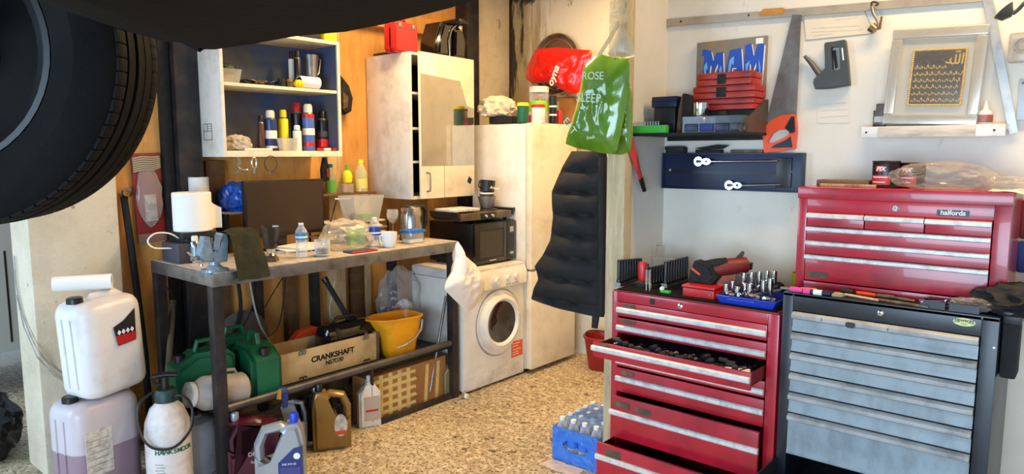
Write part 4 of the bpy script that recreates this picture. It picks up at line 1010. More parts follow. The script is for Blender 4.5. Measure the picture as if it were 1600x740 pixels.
for k in range(7): g.tube([(.005+.0*k, -.02, .40+.012*k), (.05, -.035, .41+.012*k), (.10, -.035, .405+.012*k), (.152, -.02, .42+.010*k)], .005, 6)
part('rope_hank', g, mat('rope', 'a89c80', .9), t, kind='stuff')
# pipe clip and conduit
p = P('X', -4.04, 195, 302)
t = thing('pipe_valve', 'short chrome pipe fitting on a stiff hose by the pillar', 'pipe', (-4.10, 1.555, p.z), LZ)
part('collar', G().lathe([(.028, -.03), (.028, .02), (.018, .02), (.018, -.03)], (0, 0, 0), 'Y', 20, cap=False), 'chrome', t)
part('hose', G().tube([(0, 0.01, -.02), (.01, 0, -.2), (.03, .0, -.5), (.05, -.01, -.9), (.06, 0, -1.35)], .019, 10), 'matblack', t)
# cable from the box
p = P('Z', 1.2, 262, 358)
single('white_cable', G().tube(smooth([(0, 0, 0), (-.05, 0, .03), (-.12, .0, .035), (-.16, 0, .0), (-.13, 0, -.04), (-.05, 0, -.05), (.0, 0, -.06)]), .004), 'paper', 'loop of white cable at the back of the grey boxes', 'cable', (-3.80, 1.70, BT+.13), LZ)
# wire on the pillar
pts = []
for x, y in ((22, 400), (26, 450), (38, 500), (58, 545), (85, 575), (112, 592)):
    q = P('Y', 1.07, x, y) if x < 72 else P('X', -4.04, x, y); pts.append(q)
single('wire', G().tube(smooth(pts), .004), 'grey_top', 'thin grey wire drooping across the concrete pillar', 'wire')
single('wire', G().tube([q+Vector((0.008, -.006, -.035)) for q in pts[1:]], .003), 'grey_top', 'second thin wire hanging just under the first on the pillar', 'wire')

# ---- jerrycans: local x right, z up
def jerry(nm, label, loc, rz, w, d, h, m, tilt=0, fill=None):
    t = thing(nm, label, 'jerrycan', loc, rz, rot=(0, tilt, rz))
    g = G()
    N_ = None; rings = []
    for ins, z in ((.05, 0), (.022, .006), (.008, .02), (0, .045), (0, h*.45), (0, h*.94-.06), (.006, h*.94-.035), (.018, h*.94-.015), (.038, h*.94-.004), (.06, h*.94)):
        rings.append([g.bm.verts.new((x, y, z)) for x, y in rr(w-2*ins, d-2*ins, max(.075-ins*.8, .02), 8)])
    for a, b in zip(rings, rings[1:]):
        for k in range(len(a)): g.bm.faces.new((a[k], a[(k+1) % len(a)], b[(k+1) % len(a)], b[k]))
    g.bm.faces.new(list(reversed(rings[0]))); g.bm.faces.new(rings[-1])
    b = part('body', g, m, t)
    part('shoulder_handle', G().tube([(-w*.12, 0, h*.91), (-w*.06, 0, h*.955), (w*.28, 0, h*.955), (w*.36, 0, h*.91)], [.02, .02, .02, .02], 10, flat=1.1), m, t)
    part('spout', G().lathe([(.030, h*.90), (.028, h*.945)], (-w*.33, 0, 0)), m, t)
    part('cap', G().lathe([(.034, h*.935), (.036, h*.94), (.035, h*.985), (.03, h*.992)], (-w*.33, 0, 0), 'Z', 16), 'black', t)
    for x in (-w*.18, w*.0): pass
    part('side_groove', G().tube([(-w/2-.001, -d*.12, h*.12), (-w/2-.001, -d*.12, h*.80)], .006), m, t)
    part('side_groove', G().tube([(-w/2-.001, d*.12, h*.12), (-w/2-.001, d*.12, h*.80)], .006), m, t)
    return t
def wh_can(): 
    m = mat('white_hdpe', 'dedad8', .38, dirt='a89c98', ds=4, da=.5)
    m.node_tree.nodes['Principled BSDF'].inputs['Subsurface Weight'].default_value = .15
    return m
# lower can: cloudy with mauve liquid behind
cc = P('Y', 1.06, 155, 700)
base = P('Z', 0, 157, 768)
JR = R(104)
wj, dj, hj = .34, .26, .53
def can_mat():
    m = bpy.data.materials.new('cloudy_can_with_liquid'); m.use_nodes = True; nt = m.node_tree; b = nt.nodes['Principled BSDF']
    b.inputs['Roughness'].default_value = .35
    tc = nn(nt, 'ShaderNodeTexCoord'); sp = nn(nt, 'ShaderNodeSeparateXYZ'); nt.links.new(tc.outputs['Object'], sp.inputs[0])
    r = nn(nt, 'ShaderNodeMapRange', clamp=True); r.inputs[1].default_value = .262; r.inputs[2].default_value = .268
    nt.links.new(sp.outputs[2], r.inputs[0])
    n = nn(nt, 'ShaderNodeTexNoise'); n.inputs['Scale'].default_value = 6; n.inputs['Detail'].default_value = 6; nt.links.new(tc.outputs['Object'], n.inputs[0])
    a_ = nn(nt, 'ShaderNodeMix', data_type='RGBA'); a_.inputs[6].default_value = lin('9c8494'); a_.inputs[7].default_value = lin('8a7078'); nt.links.new(n.outputs[0], a_.inputs[0])
    c_ = nn(nt, 'ShaderNodeMix', data_type='RGBA'); c_.inputs[6].default_value = lin('cac4cc'); c_.inputs[7].default_value = lin('b8a8a8'); nt.links.new(n.outputs[0], c_.inputs[0])
    x = nn(nt, 'ShaderNodeMix', data_type='RGBA'); nt.links.new(r.outputs[0], x.inputs[0]); nt.links.new(a_.outputs[2], x.inputs[6]); nt.links.new(c_.outputs[2], x.inputs[7])
    nt.links.new(x.outputs[2], b.inputs['Base Color']); return m
t = jerry('jerrycan', 'cloudy white jerrycan half full of mauve liquid, lower of the two', base, JR, wj, dj, hj, can_mat())
lb = part('paper_label', G().box((-.135, -dj/2-.0015, .15), (-.005, -dj/2+.001, .37)), 'label', t, 'torn grey paper label')
for k in range(6): part('print_line', G().box((-.125, -dj/2-.0025, .17+.03*k), (-.08+.06*random.random(), -dj/2-.0015, .176+.03*k)), 'grey_top', lb)
t = jerry('jerrycan', 'white jerrycan with a black and red hazard label, upper of the two', base+Vector((.01, .06, .515)), JR+.05, wj*.96, dj*.95, .49, wh_can(), R(-3))
lb = part('hazard_label', G().prism([(-.025, .33), (.03, .35), (.095, .395), (.085, .24), (-.01, .235)], -dj/2-.002, -dj/2+.001), 'charcoal', t, 'torn black and red label')
part('red_band', G().prism([(-.01, .238), (.085, .243), (.089, .28), (-.018, .285)], -dj/2-.0028, -dj/2-.002), 'redpl', lb)
for k in range(4): part('hazard_diamond', G().prism([(.0+.023*k, .285), (.01+.023*k, .298), (.0+.023*k, .311), (-.01+.023*k, .298)], -dj/2-.0034, -dj/2-.002), 'paper', lb)
# paper tube on top behind
q = P('X', -3.78, 137, 452)
t = thing('paper_tube', 'short white cardboard tube lying on top of the upper jerrycan', 'tube', (base.x-.02, base.y-.01, 1.045), R(62))
part('tube', G().lathe([(.026, -.12), (.036, -.121), (.036, .125), (.026, .124), (.026, -.12)], (-.0, .02, .0), 'X', 28, cap=False), 'paper', t)

# ---- sprayer
sp_ = Vector((-3.50, 1.452, 0)); q = P('Z', 0, 268, 768); sp_ = q.copy(); k_ = mp(q)
t = thing('garden_sprayer', 'white pump sprayer with green lettering and a black hose beside the bench leg', 'sprayer', sp_, R(60))
r_ = 33*k_; h_ = 172*k_
part('tank', G().lathe([(r_*.93, 0), (r_, .01), (r_, h_*.60), (r_*.95, h_*.68), (r_*.72, h_*.80), (r_*.40, h_*.86), (r_*.36, h_*.88)], seg=40), mat('sprayer_white', 'd4ccc8', .45, dirt='7c6c60', ds=6, da=.6), t)
part('collar', G().lathe([(r_*.5, h_*.86), (r_*.5, h_*.94), (r_*.42, h_*.97)], seg=20), mat('sprayer_green', '10302c', .5), t)
pm = part('pump_rod', G().lathe([(r_*.16, h_*.95), (r_*.16, h_*1.08)], seg=12), 'black', t)
part('pump_handle', G().tube([(-.055, 0, h_*1.09), (0, 0, h_*1.10), (.055, 0, h_*1.09)], .014, 10).tube([(-.055, 0, h_*1.09), (-.05, 0, h_*1.02), (.0, 0, h_*1.0)], .009), 'black', pm)
R_ = r_*1.12
part('hose', G().tube(smooth([(r_*.3, -r_*.3, h_*.90), (r_*.8, -r_*.55, h_*.92), (R_, -r_*.45, h_*.8), (R_*.92, -r_*.8, h_*.62), (R_*.3, -R_*1.02, h_*.5), (-R_*.5, -R_*.95, h_*.52), (-R_*.98, -r_*.6, h_*.66), (-R_*.98, -r_*.2, h_*.86), (-r_*.5, 0, h_*.95)], 6), .0065, 10), 'black', t)
ins = part('print_block', G().box((r_*.30, -r_*.995, h_*.10), (r_*.32, -r_*.93, h_*.12)), mat('print_green', '1c5a34', .6), t)
for k, ch in enumerate('HAWKSMOOR'):
    a_ = R(-112+11.0*k)
    words(ch, .030, mat('print_green', '1c5a34'), ins, (r_*1.012*math.cos(a_), r_*1.012*math.sin(a_), h_*.45), (R(90), 0, a_+R(90)), bold=.0008)
for k in range(7):
    a_ = R(-108+3*(k % 2))
    m_ = Matrix.Rotation(a_+R(90), 4, 'Z')
    part('print_line', G().box((-.02, -r_*1.008, h_*.34-.014*k), (.02, -r_*.996, h_*.343-.014*k), 0, m_), mat('print_green', '1c5a34'), ins)
# ---- long wooden handle
a = P('X', -3.86, 258, 600); b = P('X', -4.0, 273, 470)
t = thing('shovel', 'worn wooden tool handle leaning upright between jerrycans and bench', 'shovel', (0, 0, 0))
base_ = Vector((-3.80, 1.50, 0)); top_ = Vector((-4.02, b.y, b.z))
q0 = P('X', -3.86, 262, 590); dirv = (top_-q0).normalized(); q00 = q0-dirv*(q0.z/dirv.z)
part('shaft', G().tube([q0, top_], .017, 12), mat('old_handle', '6c5c4a', .8, dirt='3c3024', ds=9, da=.6), t)
part('socket', G().tube([q00, q00.lerp(q0, .5), q0], [.028, .022, .021], 12), 'darksteel', t)

# ---- under the bench, on the lower shelf (z .35)
SH = .35
def green_can(label, loc, rz, s=1.0):
    t = thing('fuel_can', label, 'fuel can', loc, rz)
    w, d, h = .27*s, .15*s, .26*s
    part('body', G().prism([(-w/2, 0), (w/2, 0), (w/2, h*.78), (w*.38, h*.9), (-w*.15, h*.92), (-w*.5, h*.72)], -d/2, d/2, 'Y', .025, None, 4), 'greencan', t)
    part('handle', G().tube([(-w*.12, 0, h*.86), (-w*.06, 0, h*1.08), (w*.24, 0, h*1.08), (w*.32, 0, h*.86)], .014, 10), 'greencan', t)
    part('cap', G().lathe([(.028, 0), (.028, .035)], (-w*.36, 0, h*.78)), 'black', t)
    return t
def onshelf(x, X): return Vector((X, P('X', X, x, 560).y, SH))
green_can('green fuel can standing left under the bench behind the sprayer', Vector((-3.63, P('X', -3.63, 308, 600).y+.03, SH)), R(84), 1.15)
green_can('green fuel can in the middle behind the grey bench leg', Vector((-3.83, P('X', -3.83, 362, 600).y, SH)), R(88), 1.1)
green_can('green fuel can lying closest to the wooden crankshaft box', Vector((-3.54, P('X', -3.54, 400, 600).y+.01, SH)), R(172), 1.15)
q = P('X', -3.45, 345, 640)
t = thing('plastic_jar', 'big dirty white plastic jar lying on its side behind the bench leg', 'jar', (-3.45, q.y-.02, SH+.088), LZ, rot=(0, R(8), LZ))
part('body', G().lathe([(.055, -.14), (.058, -.115), (.085, -.075), (.088, -.06), (.088, .14), (.08, .15)], (0, 0, 0), 'X', 36), mat('jar_white', 'aaa39a', .5, dirt='6c5c50', ds=5, da=.6), t)
part('neck_ring', G().lathe([(.064, -.148), (.064, -.125), (.052, -.125), (.052, -.148)], (0, 0, 0), 'X', 30, cap=False), 'whitepl', t)
part('grip', G().tube([(-.02, 0, .088), (-.01, 0, .108), (.09, 0, .108), (.10, 0, .088)], .009), mat('jar_white', 'aaa39a'), t)
# crankshaft box
bx_ = Vector((-3.50, 2.075, SH))
t = thing('wooden_box', 'open plywood crate stencilled CRANKSHAFT on the low shelf', 'crate', bx_, LZ)
M['crate'] = mat('crate_ply', 'c8aa78', .7, dirt='7c6240', ds=5, da=.55)
Lb = P('X', -3.50, 606, 560).y-2.075; hb_ = P('X', -3.50, 440, 555).z-SH
Lb = .72
part('front_board', G().box((.012, 0, .005), (Lb-.012, .012, hb_), .001), 'crate', t)
part('back_board', G().box((.012, .24, .005), (Lb-.012, .252, hb_), .001), 'crate', t)
part('end_board', G().box((0, 0, .005), (.012, .252, hb_), .001), 'crate', t)
part('end_board', G().box((Lb-.012, 0, .005), (Lb, .252, hb_), .001), 'crate', t)
part('bottom_board', G().box((0.012, .012, .0), (Lb-.012, .24, .012), .001), 'crate', t)
part('edge_strip', G().box((-.003, -.003, .0), (.02, 0, hb_+.002)), 'steel', t); part('edge_strip', G().box((Lb-.02, -.003, .0), (Lb+.003, 0, hb_+.002)), 'steel', t)
words('CRANKSHAFT', .046, 'black', t, (Lb*.52, -.001, hb_*.60), bold=.0016, sx=1.05); words('N57D30', .036, 'black', t, (Lb*.53, -.001, hb_*.60-.040), bold=.001)
def clip(x, z, y=-.002, side=False):
    g = G()
    for s_ in (-1, 1): g.tube([(x+s_*.012+.011*math.cos(a), y-.003, z+.011*math.sin(a)) for a in [2*PI*i/14 for i in range(14)]], .003, 6, True)
    g.tube([(x+.010*math.cos(a), y-.004, z+.018+.010*math.sin(a)) for a in [2*PI*i/14 for i in range(14)]], .003, 6, True)
    return part('wire_catch', g, 'steel', t)
for x in (.16, Lb-.10):
    clip(x, hb_-.012)
    g = G()
    for s_ in (-1, 1): g.tube([(x+s_*.013+.012*math.cos(a), -.004, .012+.012*math.sin(a)) for a in [PI*i/9 for i in range(10)]], .003, 6)
    part('wire_catch', g, 'black', t)
for y, z in ((.07, hb_-.03), (.2, hb_-.03), (.07, .03), (.2, .03)):
    part('wire_catch', G().tube([(-.004, y+.015*math.cos(a), z+.012*math.sin(a)) for a in [2*PI*i/14 for i in range(14)]], .0035, 6, True), 'black', t)
# things in / behind the crate
yy = lambda x, X=-3.62: P('X', X, x, 500).y
zz = lambda y, X=-3.62, x=500: P('X', X, x, y).z
t = thing('hose_reel', 'orange rounded plastic cover behind the black canister', 'cover', (-3.80, yy(470, -3.8), SH), LZ)
hO = zz(512, -3.8, 470)-SH
part('shell', G().prism([(-.14, 0), (.16, 0), (.16, hO*.85), (.08, hO), (-.02, hO*.92), (-.11, hO*.6)], -.03, .04, 'Y', .015, None, 3), mat('dark_orange', 'b83c14', .5), t)
c0 = Vector((-3.62, yy(540), zz(522, -3.62, 540)))
t = thing('vacuum_cleaner', 'glossy black cylinder vacuum body resting in the crate', 'vacuum cleaner', (-3.625, c0.y, SH+.012), LZ)
zc = c0.z-SH-.012
part('body', G().lathe([(.05, -.19), (.085, -.17), (.09, -.10), (.088, .10), (.08, .17), (.05, .19)], (0, 0, zc), 'X', 36), 'gloss', t)
part('end_ring', G().lathe([(.093, -.12), (.093, -.09)], (0, 0, zc), 'X', 36), 'black', t)
part('carry_handle', G().tube([(-.09, 0, zc+.085), (-.06, 0, zc+.115), (.06, 0, zc+.115), (.09, 0, zc+.085)], .012, 10), 'black', t)
part('foot_block', G().box((-.12, -.05, 0), (.12, .05, max(.01, zc-.075)), .01), 'matblack', t)
a = P('X', -3.75, 510, 440); b = P('X', -3.66, 543, 495)
t = thing('vacuum_tube', 'straight black tube leaning back behind the vacuum body', 'tube', (0, 0, 0))
part('tube', G().tube([b+Vector((0, .04, -.12)), b, a], .017, 12), 'matblack', t)
part('end_collar', G().tube([a, a+(a-b).normalized()*.03], .021, 12), 'black', t)
# bucket
bq = Vector((-3.36-.13, P('X', -3.49, 617, 560).y, SH))
bq = Vector((-3.50, P('X', -3.50, 618, 560).y+.02, SH))
t = thing('mop_bucket', 'orange yellow oblong mop bucket with a grey wire handle under the bench', 'bucket', bq, R(80))
hB = P('X', -3.50, 618, 492).z-SH
def bucketf():
    g = G(); N = 40
    def ringp(w, d, z, spout=0, ox=0, tilt=0):
        out = []
        for k in range(N):
            a = 2*PI*k/N; c_, s_ = math.cos(a), math.sin(a)
            e = .45
            x = w*(abs(c_)**e)*(1 if c_ > 0 else -1); y = d*(abs(s_)**e)*(1 if s_ > 0 else -1)
            if spout and c_ < -.5: x -= spout*((-c_-.5)/.5)**1.5*(1-min(1, abs(y)/d)*.8)
            out.append(g.bm.verts.new((x+ox, y, z+tilt*x)))
        return out
    rs = [ringp(.095, .075, 0), ringp(.10, .08, .012), ringp(.125, .10, hB*.6, .01), ringp(.145, .115, hB*.97, .06), ringp(.152, .122, hB*.97, .075), ringp(.152, .122, hB, .08), ringp(.143, .113, hB, .06), ringp(.118, .094, hB*.5, .01), ringp(.09, .07, .015)]
    for a, b in zip(rs, rs[1:]):
        for k in range(N): g.bm.faces.new((a[k], a[(k+1) % N], b[(k+1) % N], b[k]))
    g.bm.faces.new(list(reversed(rs[0]))); g.bm.faces.new(rs[-1]); return g
part('tub', bucketf(), 'bucket', t)
hd = part('handle', G().tube([(.12, -.118, hB*.90), (.10, -.135, hB*.7), (.05, -.14, hB*.5), (-.02, -.135, hB*.36), (-.08, -.12, hB*.30)], .006, 8), 'grey_top', t)
part('grip_coil', G().tube([(.10, -.136, hB*.7), (.05, -.141, hB*.5), (-.0, -.138, hB*.40)], .010, 10), 'chrome', hd)
# clear rubbish sack
q = Vector((-3.70, P('X', -3.70, 645, 500).y, SH))
hS = P('X', -3.70, 640, 425).z-SH
sk_ = single('rubbish_sack', G().blob((.15, .14, hS/2), (0, 0, hS/2), .18, 2.0, 31, 4, -hS/2+.004, ridged=True), film('sack', 'dcd6d0', .14, .1, .7), 'tall clear rubbish sack full of wrappers behind the yellow bucket', 'rubbish sack', (-3.82, q.y-.02, SH), LZ)
for i, (dx, dz, m_, lb) in enumerate(((-.03, .10, 'redpl', 'red wrapper inside the clear rubbish sack, left'), (.03, .13, 'paper', 'white wrapper at the top inside the clear sack'), (.02, .06, 'silver', 'grey wrapper low inside the clear sack'), (-.04, .04, 'matblack', 'dark wrapper at the left inside the clear sack'))):
    single('wrapper', G().blob((.05, .04, .035), (0, 0, 0), .4, 3, 40+i, 3, ridged=True), m_, lb, 'wrapper', (-3.80, q.y+dx-.02, SH+dz+.10), LZ)
single('bin_bag', G().blob((.075, .07, .095), (0, 0, .09), .2, 2, 8, 3, -.088, ridged=True), mat('bin_liner', '08080a'), 'dark bag behind the crate, left of the clear sack', 'bag', (-4.0, P('X', -4.0, 600, 500).y, SH), LZ)
# grey plates hanging behind (round fan / wheel)
q = P('X', -4.05, 375, 500)
t = thing('steering_wheel', 'dusty round grey disc leaning on the wall under the bench', 'disc', (-4.02, q.y, SH), LZ, rot=(R(-3), 0, LZ))
part('disc', G().lathe([(.17, 0), (.175, -.006), (.16, -.014), (.05, -.02), (0, -.02)], (0, 0, .175), 'Y', 40), mat('dusty_grey', '625a54', .7, dirt='34302c', ds=5, da=.6), t)
# green/black cables hanging under the bench
def cable(lbl, pts, r=.005, m='black', X=-3.98):
    vs = [P('X', X, x, y) for x, y in pts]
    single('hanging_cable', G().tube(smooth(vs), r, 8), m, lbl, 'cable')
cable('black cable hanging in a loop down to the grey disc', [(392, 432), (396, 470), (380, 510), (350, 545), (345, 560)])
cable('pale cable running from the bench down to the crate', [(390, 436), (398, 480), (410, 515), (430, 545)], .006, 'grey_top', -3.9)
cable('black cable bowing down under the middle of the bench', [(447, 425), (444, 460), (440, 490), (432, 515), (415, 528)], .0045)
cable('thin black cable crossing to the wall under the bench', [(444, 430), (425, 460), (414, 480)], .0035)
cable('thick black cable behind the near bench leg', [(372, 440), (376, 480), (366, 520), (345, 560)], .012, 'matblack', -4.0)
cable('thin black wire down the post behind the green cans', [(305, 430), (300, 480), (296, 530), (290, 560)], .003)
cable('curl of black wire at the back left bench leg', [(245, 430), (262, 450), (274, 480), (262, 510)], .003)
cable('thin white twine hanging in the middle under the bench', [(523, 438), (519, 460), (515, 480), (517, 498)], .002, 'paper')
# ---- silver pole at the washing machine, blue strap, small caster
a = P('X', -3.42, 697, 462); b = P('X', -3.40, 684, 540)
single('metal_pole', G().tube([b+(b-a)*.9, b, a], .010, 12), 'steel', 'thin silver pole leaning beside the washing machine', 'pole')
t = thing('strap', 'blue and yellow strap knotted on the lower bench rail', 'strap', P('X', -3.30, 447, 608), LZ)
M['bluedark'] = mat('strap_blue', '1c2c6c', .6)
rs_ = Vector((-3.34, t.location.y, .378)); t.location = rs_
part('knot', G().lathe([(.026, -.022), (.03, 0), (.026, .022)], (0, 0, 0), 'X', 18), 'bluedark', t)
part('tail', G().prism([(-.018, -.08), (.014, -.08), (.018, .0), (-.018, .0)], -.032, -.026, 'Y', .002), 'bluedark', t)
part('yellow_end', G().prism([(-.05, -.02), (-.022, -.03), (-.02, .03), (-.04, .03)], -.03, -.022, 'Y', .002), mat('strap_yellow', 'a8842c', .7), t)
# ---- floor row under the bench
def oil_jug(label, x, y, wpx, hpx, m, capm, side=1, rz=None, d=.6, lab=None, labm='bluedark', z=0, X=None, cat='oil jug', capx=.30):
    q = P('Z', z, x, y) if X is None else Vector((X, P('X', X, x, y).y, z)); k_ = mp(q)
    w, h = wpx*k_*1.02, hpx*k_; dd_ = w*d
    t = thing('oil_jug', label, cat, q, rz if rz is not None else R(62))
    s_ = side
    body = [(-w/2, 0), (w/2, 0), (w/2, h*.62), (w*.44, h*.80), (capx*w+.02, h*.88), (capx*w-.035, h*.88), (w*.02, h*.80), (-w*.10, h*.40), (-w*.24, h*.36), (-w*.5, h*.48)]
    poly = [(s_*x_, z_) for x_, z_ in body]
    if s_ < 0: poly = poly[::-1]
    part('body', G().prism(poly, -dd_/2, dd_/2, 'Y', min(.02, dd_*.3), None, 3), m, t)
    part('handle', G().tube([(s_*-w*.42, 0, h*.44), (s_*-w*.43, 0, h*.62), (s_*-w*.30, 0, h*.80), (s_*w*.02, 0, h*.84), (s_*w*.12, 0, h*.80)], w*.105, 10, flat=1.5), m, t)
    part('cap', G().lathe([(.017, h*.86), (.017, h*.90), (.021, h*.90), (.021, h*.985), (.018, h)], (s_*capx*w, 0, 0), 'Z', 18), capm, t)
    if lab:
        l_ = part('label', G().prism([(s_*a_*w, b_*h) for a_, b_ in (lab if s_ > 0 else lab[::-1])], -dd_/2-.0018, -dd_/2+.001), labm, t, 'printed label')
        return t, l_, w, h, dd_
    return t, None, w, h, dd_
t, l_, w, h, dd_ = oil_jug('maroon oil jug with a grey cap under the bench by its leg', 400, 742, 74, 105, 'maroon', 'silver', 1, R(58), .6, None, capx=-.36)
words('DEX', .03, 'label', t, (.0, -dd_/2-.0015, h*.42)); words('fluid', .02, 'label', t, (.0, -dd_/2-.0015, h*.30))
t, l_, w, h, dd_ = oil_jug('silver oil jug with a bright blue cap in front of the maroon one', 441, 765, 72, 124, 'silver', 'blue', 1, R(50), .5, [(-.02, .10), (.46, .10), (.46, .62), (.30, .60), (-.02, .42)])
part('seal', G().lathe([(.016, -dd_/2-.003), (.016, -dd_/2-.001)], (w*.36, 0, h*.50), 'Y', 20), 'paper', l_, 'round cream seal')
part('text_panel', G().box((w*.02, -dd_/2-.003, h*.22), (w*.42, -dd_/2-.0015, h*.36)), mat('label_violet', '3c3c7c', .5), l_)
words('SAE 5W-30', .014, 'paper', l_, (w*.2, -dd_/2-.003, h*.40))
oil_jug('dark grey oil jug with a pale label standing behind the silver jug', 463, 705, 34, 90, 'silver', 'black', -1, R(58), .6, [(-.4, .1), (.4, .1), (.4, .5), (-.4, .5)], 'label', X=-3.42)
oil_jug('black oil jug in the shade left of the golden jug', 484, 697, 34, 85, 'matblack', 'steel', 1, R(66), .7, X=-3.47)
t, l_, w, h, dd_ = oil_jug('golden brown oil jug with a black cap on the floor under the bench', 519, 697, 56, 103, 'gold', 'black', -1, R(60), .6, None)
e_ = part('oval_label', G().prism([(w*.22+w*.17*math.cos(a), h*.38+h*.17*math.sin(a)) for a in [2*PI*i/28 for i in range(28)]], -dd_/2-.002, -dd_/2+.001), 'label', t, 'round cream label')
part('orange_band', G().box((w*.09, -dd_/2-.003, h*.24), (w*.35, -dd_/2-.002, h*.30)), 'orange', e_)
# white bottle
q = P('Z', 0, 577, 664); k_ = mp(q)
t = thing('coolant_bottle', 'white flat bottle with a printed label on the floor by the taped carton', 'bottle', (q.x, q.y, 0), R(66))
w, h = 34*k_, 80*k_
part('body', G().prism([(-w/2, 0), (w/2, 0), (w/2, h*.68), (w*.22, h*.86), (w*.0, h*.9), (-w*.1, h*.9), (-w*.12, h*.82), (-w*.5, h*.66)], -w*.3, w*.3, 'Y', .012, None, 3), 'whitepl', t)
part('cap', G().lathe([(.014, h*.89), (.014, h)], (w*.02, 0, 0)), 'whitepl', t)
l_ = part('label', G().box((-w*.28, -w*.3-.002, h*.14), (w*.46, -w*.3+.001, h*.62)), mat('label_beige', 'b0a498', .6), t, 'beige printed label')
part('red_line', G().box((-w*.22, -w*.3-.003, h*.32), (w*.36, -w*.3-.002, h*.36)), 'redpl', l_)
for z in (.58, .17):
    for k in range(5): part('dot', G().box((-w*.22+w*.13*k, -w*.3-.003, h*z), (-w*.17+w*.13*k, -w*.3-.002, h*(z+.02))), 'bucket', l_)
# carton with tape
a = P('Z', 0, 595, 672); b = P('Z', 0, 692, 626)
t = thing('cardboard_box', 'flattened long cardboard carton criss-crossed with yellow tape under the bench', 'carton', (-3.385, a.y, 0), LZ)
Lc = P('X', -3.385, 697, 600).y-a.y; hc = .27
hc2 = P('X', -3.385, 695, 555).z
part('carton', G().prism([(0, 0), (Lc, 0), (Lc, hc2), (0, .29)], 0, .14, 'Y', .002), 'card', t)
for k in range(5):
    x = .02+.075*k*1.0; part('tape_strip', G().prism([(x, .01), (x+.03, .012), (x+.035, .285), (x+.004, .285)], -.0015-.0003*k, .001), 'tape', t)
for k in range(5):
    z = .03+.052*k; part('tape_strip', G().prism([(.0, z), (.40+.012*(k % 2), z+.004), (.395, z+.026), (0, z+.024)], -.004-.0003*k, -.002), 'tape', t)
for x in (.47, .57): part('tape_strip', G().prism([(x, .0), (x+.028, 0), (x+.05, .27), (x+.022, .27)], -.0016, .001), 'tape', t)
# small gold bottle
q = P('Z', 0, 699, 624); q = Vector((-3.375, P('X', -3.375, 703, 600).y-.005, 0)); k_ = mp(q); h = 60*k_
t = thing('oil_bottle', 'small olive gold oil bottle with a red cap by the far bench leg', 'bottle', q, R(75))
part('body', G().prism([(-.052, 0), (.048, 0), (.048, h*.68), (.02, h*.86), (-.01, h*.86), (-.052, h*.64)], -.03, .03, 'Y', .01, None, 3), mat('olive_gold', '7c7450', .4, .2), t)
part('cap', G().lathe([(.014, h*.86), (.014, h)], (.005, 0, 0)), 'redpl', t)
part('label', G().box((-.01, -.0318, h*.5), (.044, -.0298, h*.72)), 'paper', t); part('label', G().box((-.01, -.0318, .02), (.044, -.0298, h*.25)), 'paper', t)
# caster at washing machine
q = P('Z', 0, 724, 621)
t = thing('castor_wheel', 'small white castor lying on the floor by the washing machine corner', 'castor', (-3.245, 3.335, 0), R(20))
part('wheel', G().lathe([(.018, -.010), (.018, .010)], (0, 0, .0185), 'X', 20), 'paper', t)
part('bracket', G().prism([(-.035, .002), (-.012, .004), (-.011, .04), (-.03, .045)], -.012, .012, 'Y', .002), 'chrome', t)
# blue jug low behind sprayer + pale drum
q = Vector((-3.50, P('X', -3.50, 318, 700).y, 0))
t = thing('water_drum', 'pale blue grey plastic drum on the floor behind the bench leg', 'drum', (-3.57, q.y-.02, 0), LZ)
part('body', G().lathe([(.11, 0), (.12, .01), (.12, .24), (.10, .28), (.05, .30), (.045, .32)], seg=36), mat('drum_pale', 'a0a4ac', .45, dirt='6c6c70', ds=5, da=.5), t)
part('lid', G().lathe([(.05, .315), (.05, .335)], seg=24), 'black', t)

# ---- red bucket behind the partition, on the floor
q = Vector((-2.93, 4.52, 0))
t = thing('plastic_bucket', 'dark red plastic bucket on the floor between fridge and partition', 'bucket', q)
part('tub', G().lathe([(.10, 0), (.135, .24), (.145, .245), (.145, .262), (.132, .262), (.095, .01)], seg=32, cap=False), mat('bucket_red', '8c1a18', .4, dirt='4c1010', ds=6, da=.5), t)
part('base', G().lathe([(.099, 0), (.099, .012)], seg=32), 'redpl', t)
part('handle', G().tube([(.14*math.cos(a), -.02, .25+.05*math.sin(a)) for a in [PI*i/12 for i in range(13)]], .005), 'darksteel', t)
# ============================================================ THE RIGHT SIDE
def RX(Y, x, y=200): return P('Y', Y, x, y).x
def RZ(Y, y, x=1100): return P('Y', Y, x, y).z
def polyR(pts, Y, o): return [(P('Y', Y, x, y).x-o.x, P('Y', Y, x, y).z-o.z) for x, y in pts]
def fixdir(p):
    a = sum(x1*y2-x2*y1 for (x1, y1), (x2, y2) in zip(p, p[1:]+p[:1])); return p if a > 0 else p[::-1]
def ringprism(outer, inner, a, b, N=48):
    g = G()
    cx = sum(p[0] for p in inner)/len(inner); cy = sum(p[1] for p in inner)/len(inner)
    def edge(poly, ang):
        dx, dy = math.cos(ang), math.sin(ang); best = .001
        for (x1, y1), (x2, y2) in zip(poly, poly[1:]+poly[:1]):
            x1 -= cx; x2 -= cx; y1 -= cy; y2 -= cy; den = dx*(y2-y1)-dy*(x2-x1)
            if abs(den) < 1e-12: continue
            t_ = (x1*(y2-y1)-y1*(x2-x1))/den; s_ = (x1*dy-y1*dx)/den
            if t_ > 0 and -1e-6 <= s_ <= 1+1e-6: best = max(best, t_)
        return best
    L = []
    for poly, y in ((outer, a), (outer, b), (inner, b), (inner, a)):
        L.append([g.bm.verts.new((cx+edge(poly, 2*PI*k/N)*math.cos(2*PI*k/N), y, cy+edge(poly, 2*PI*k/N)*math.sin(2*PI*k/N))) for k in range(N)])
    for i in range(4):
        p, q = L[i], L[(i+1) % 4]
        for k in range(N): g.bm.faces.new((p[k], p[(k+1) % N], q[(k+1) % N], q[k]))
    return g

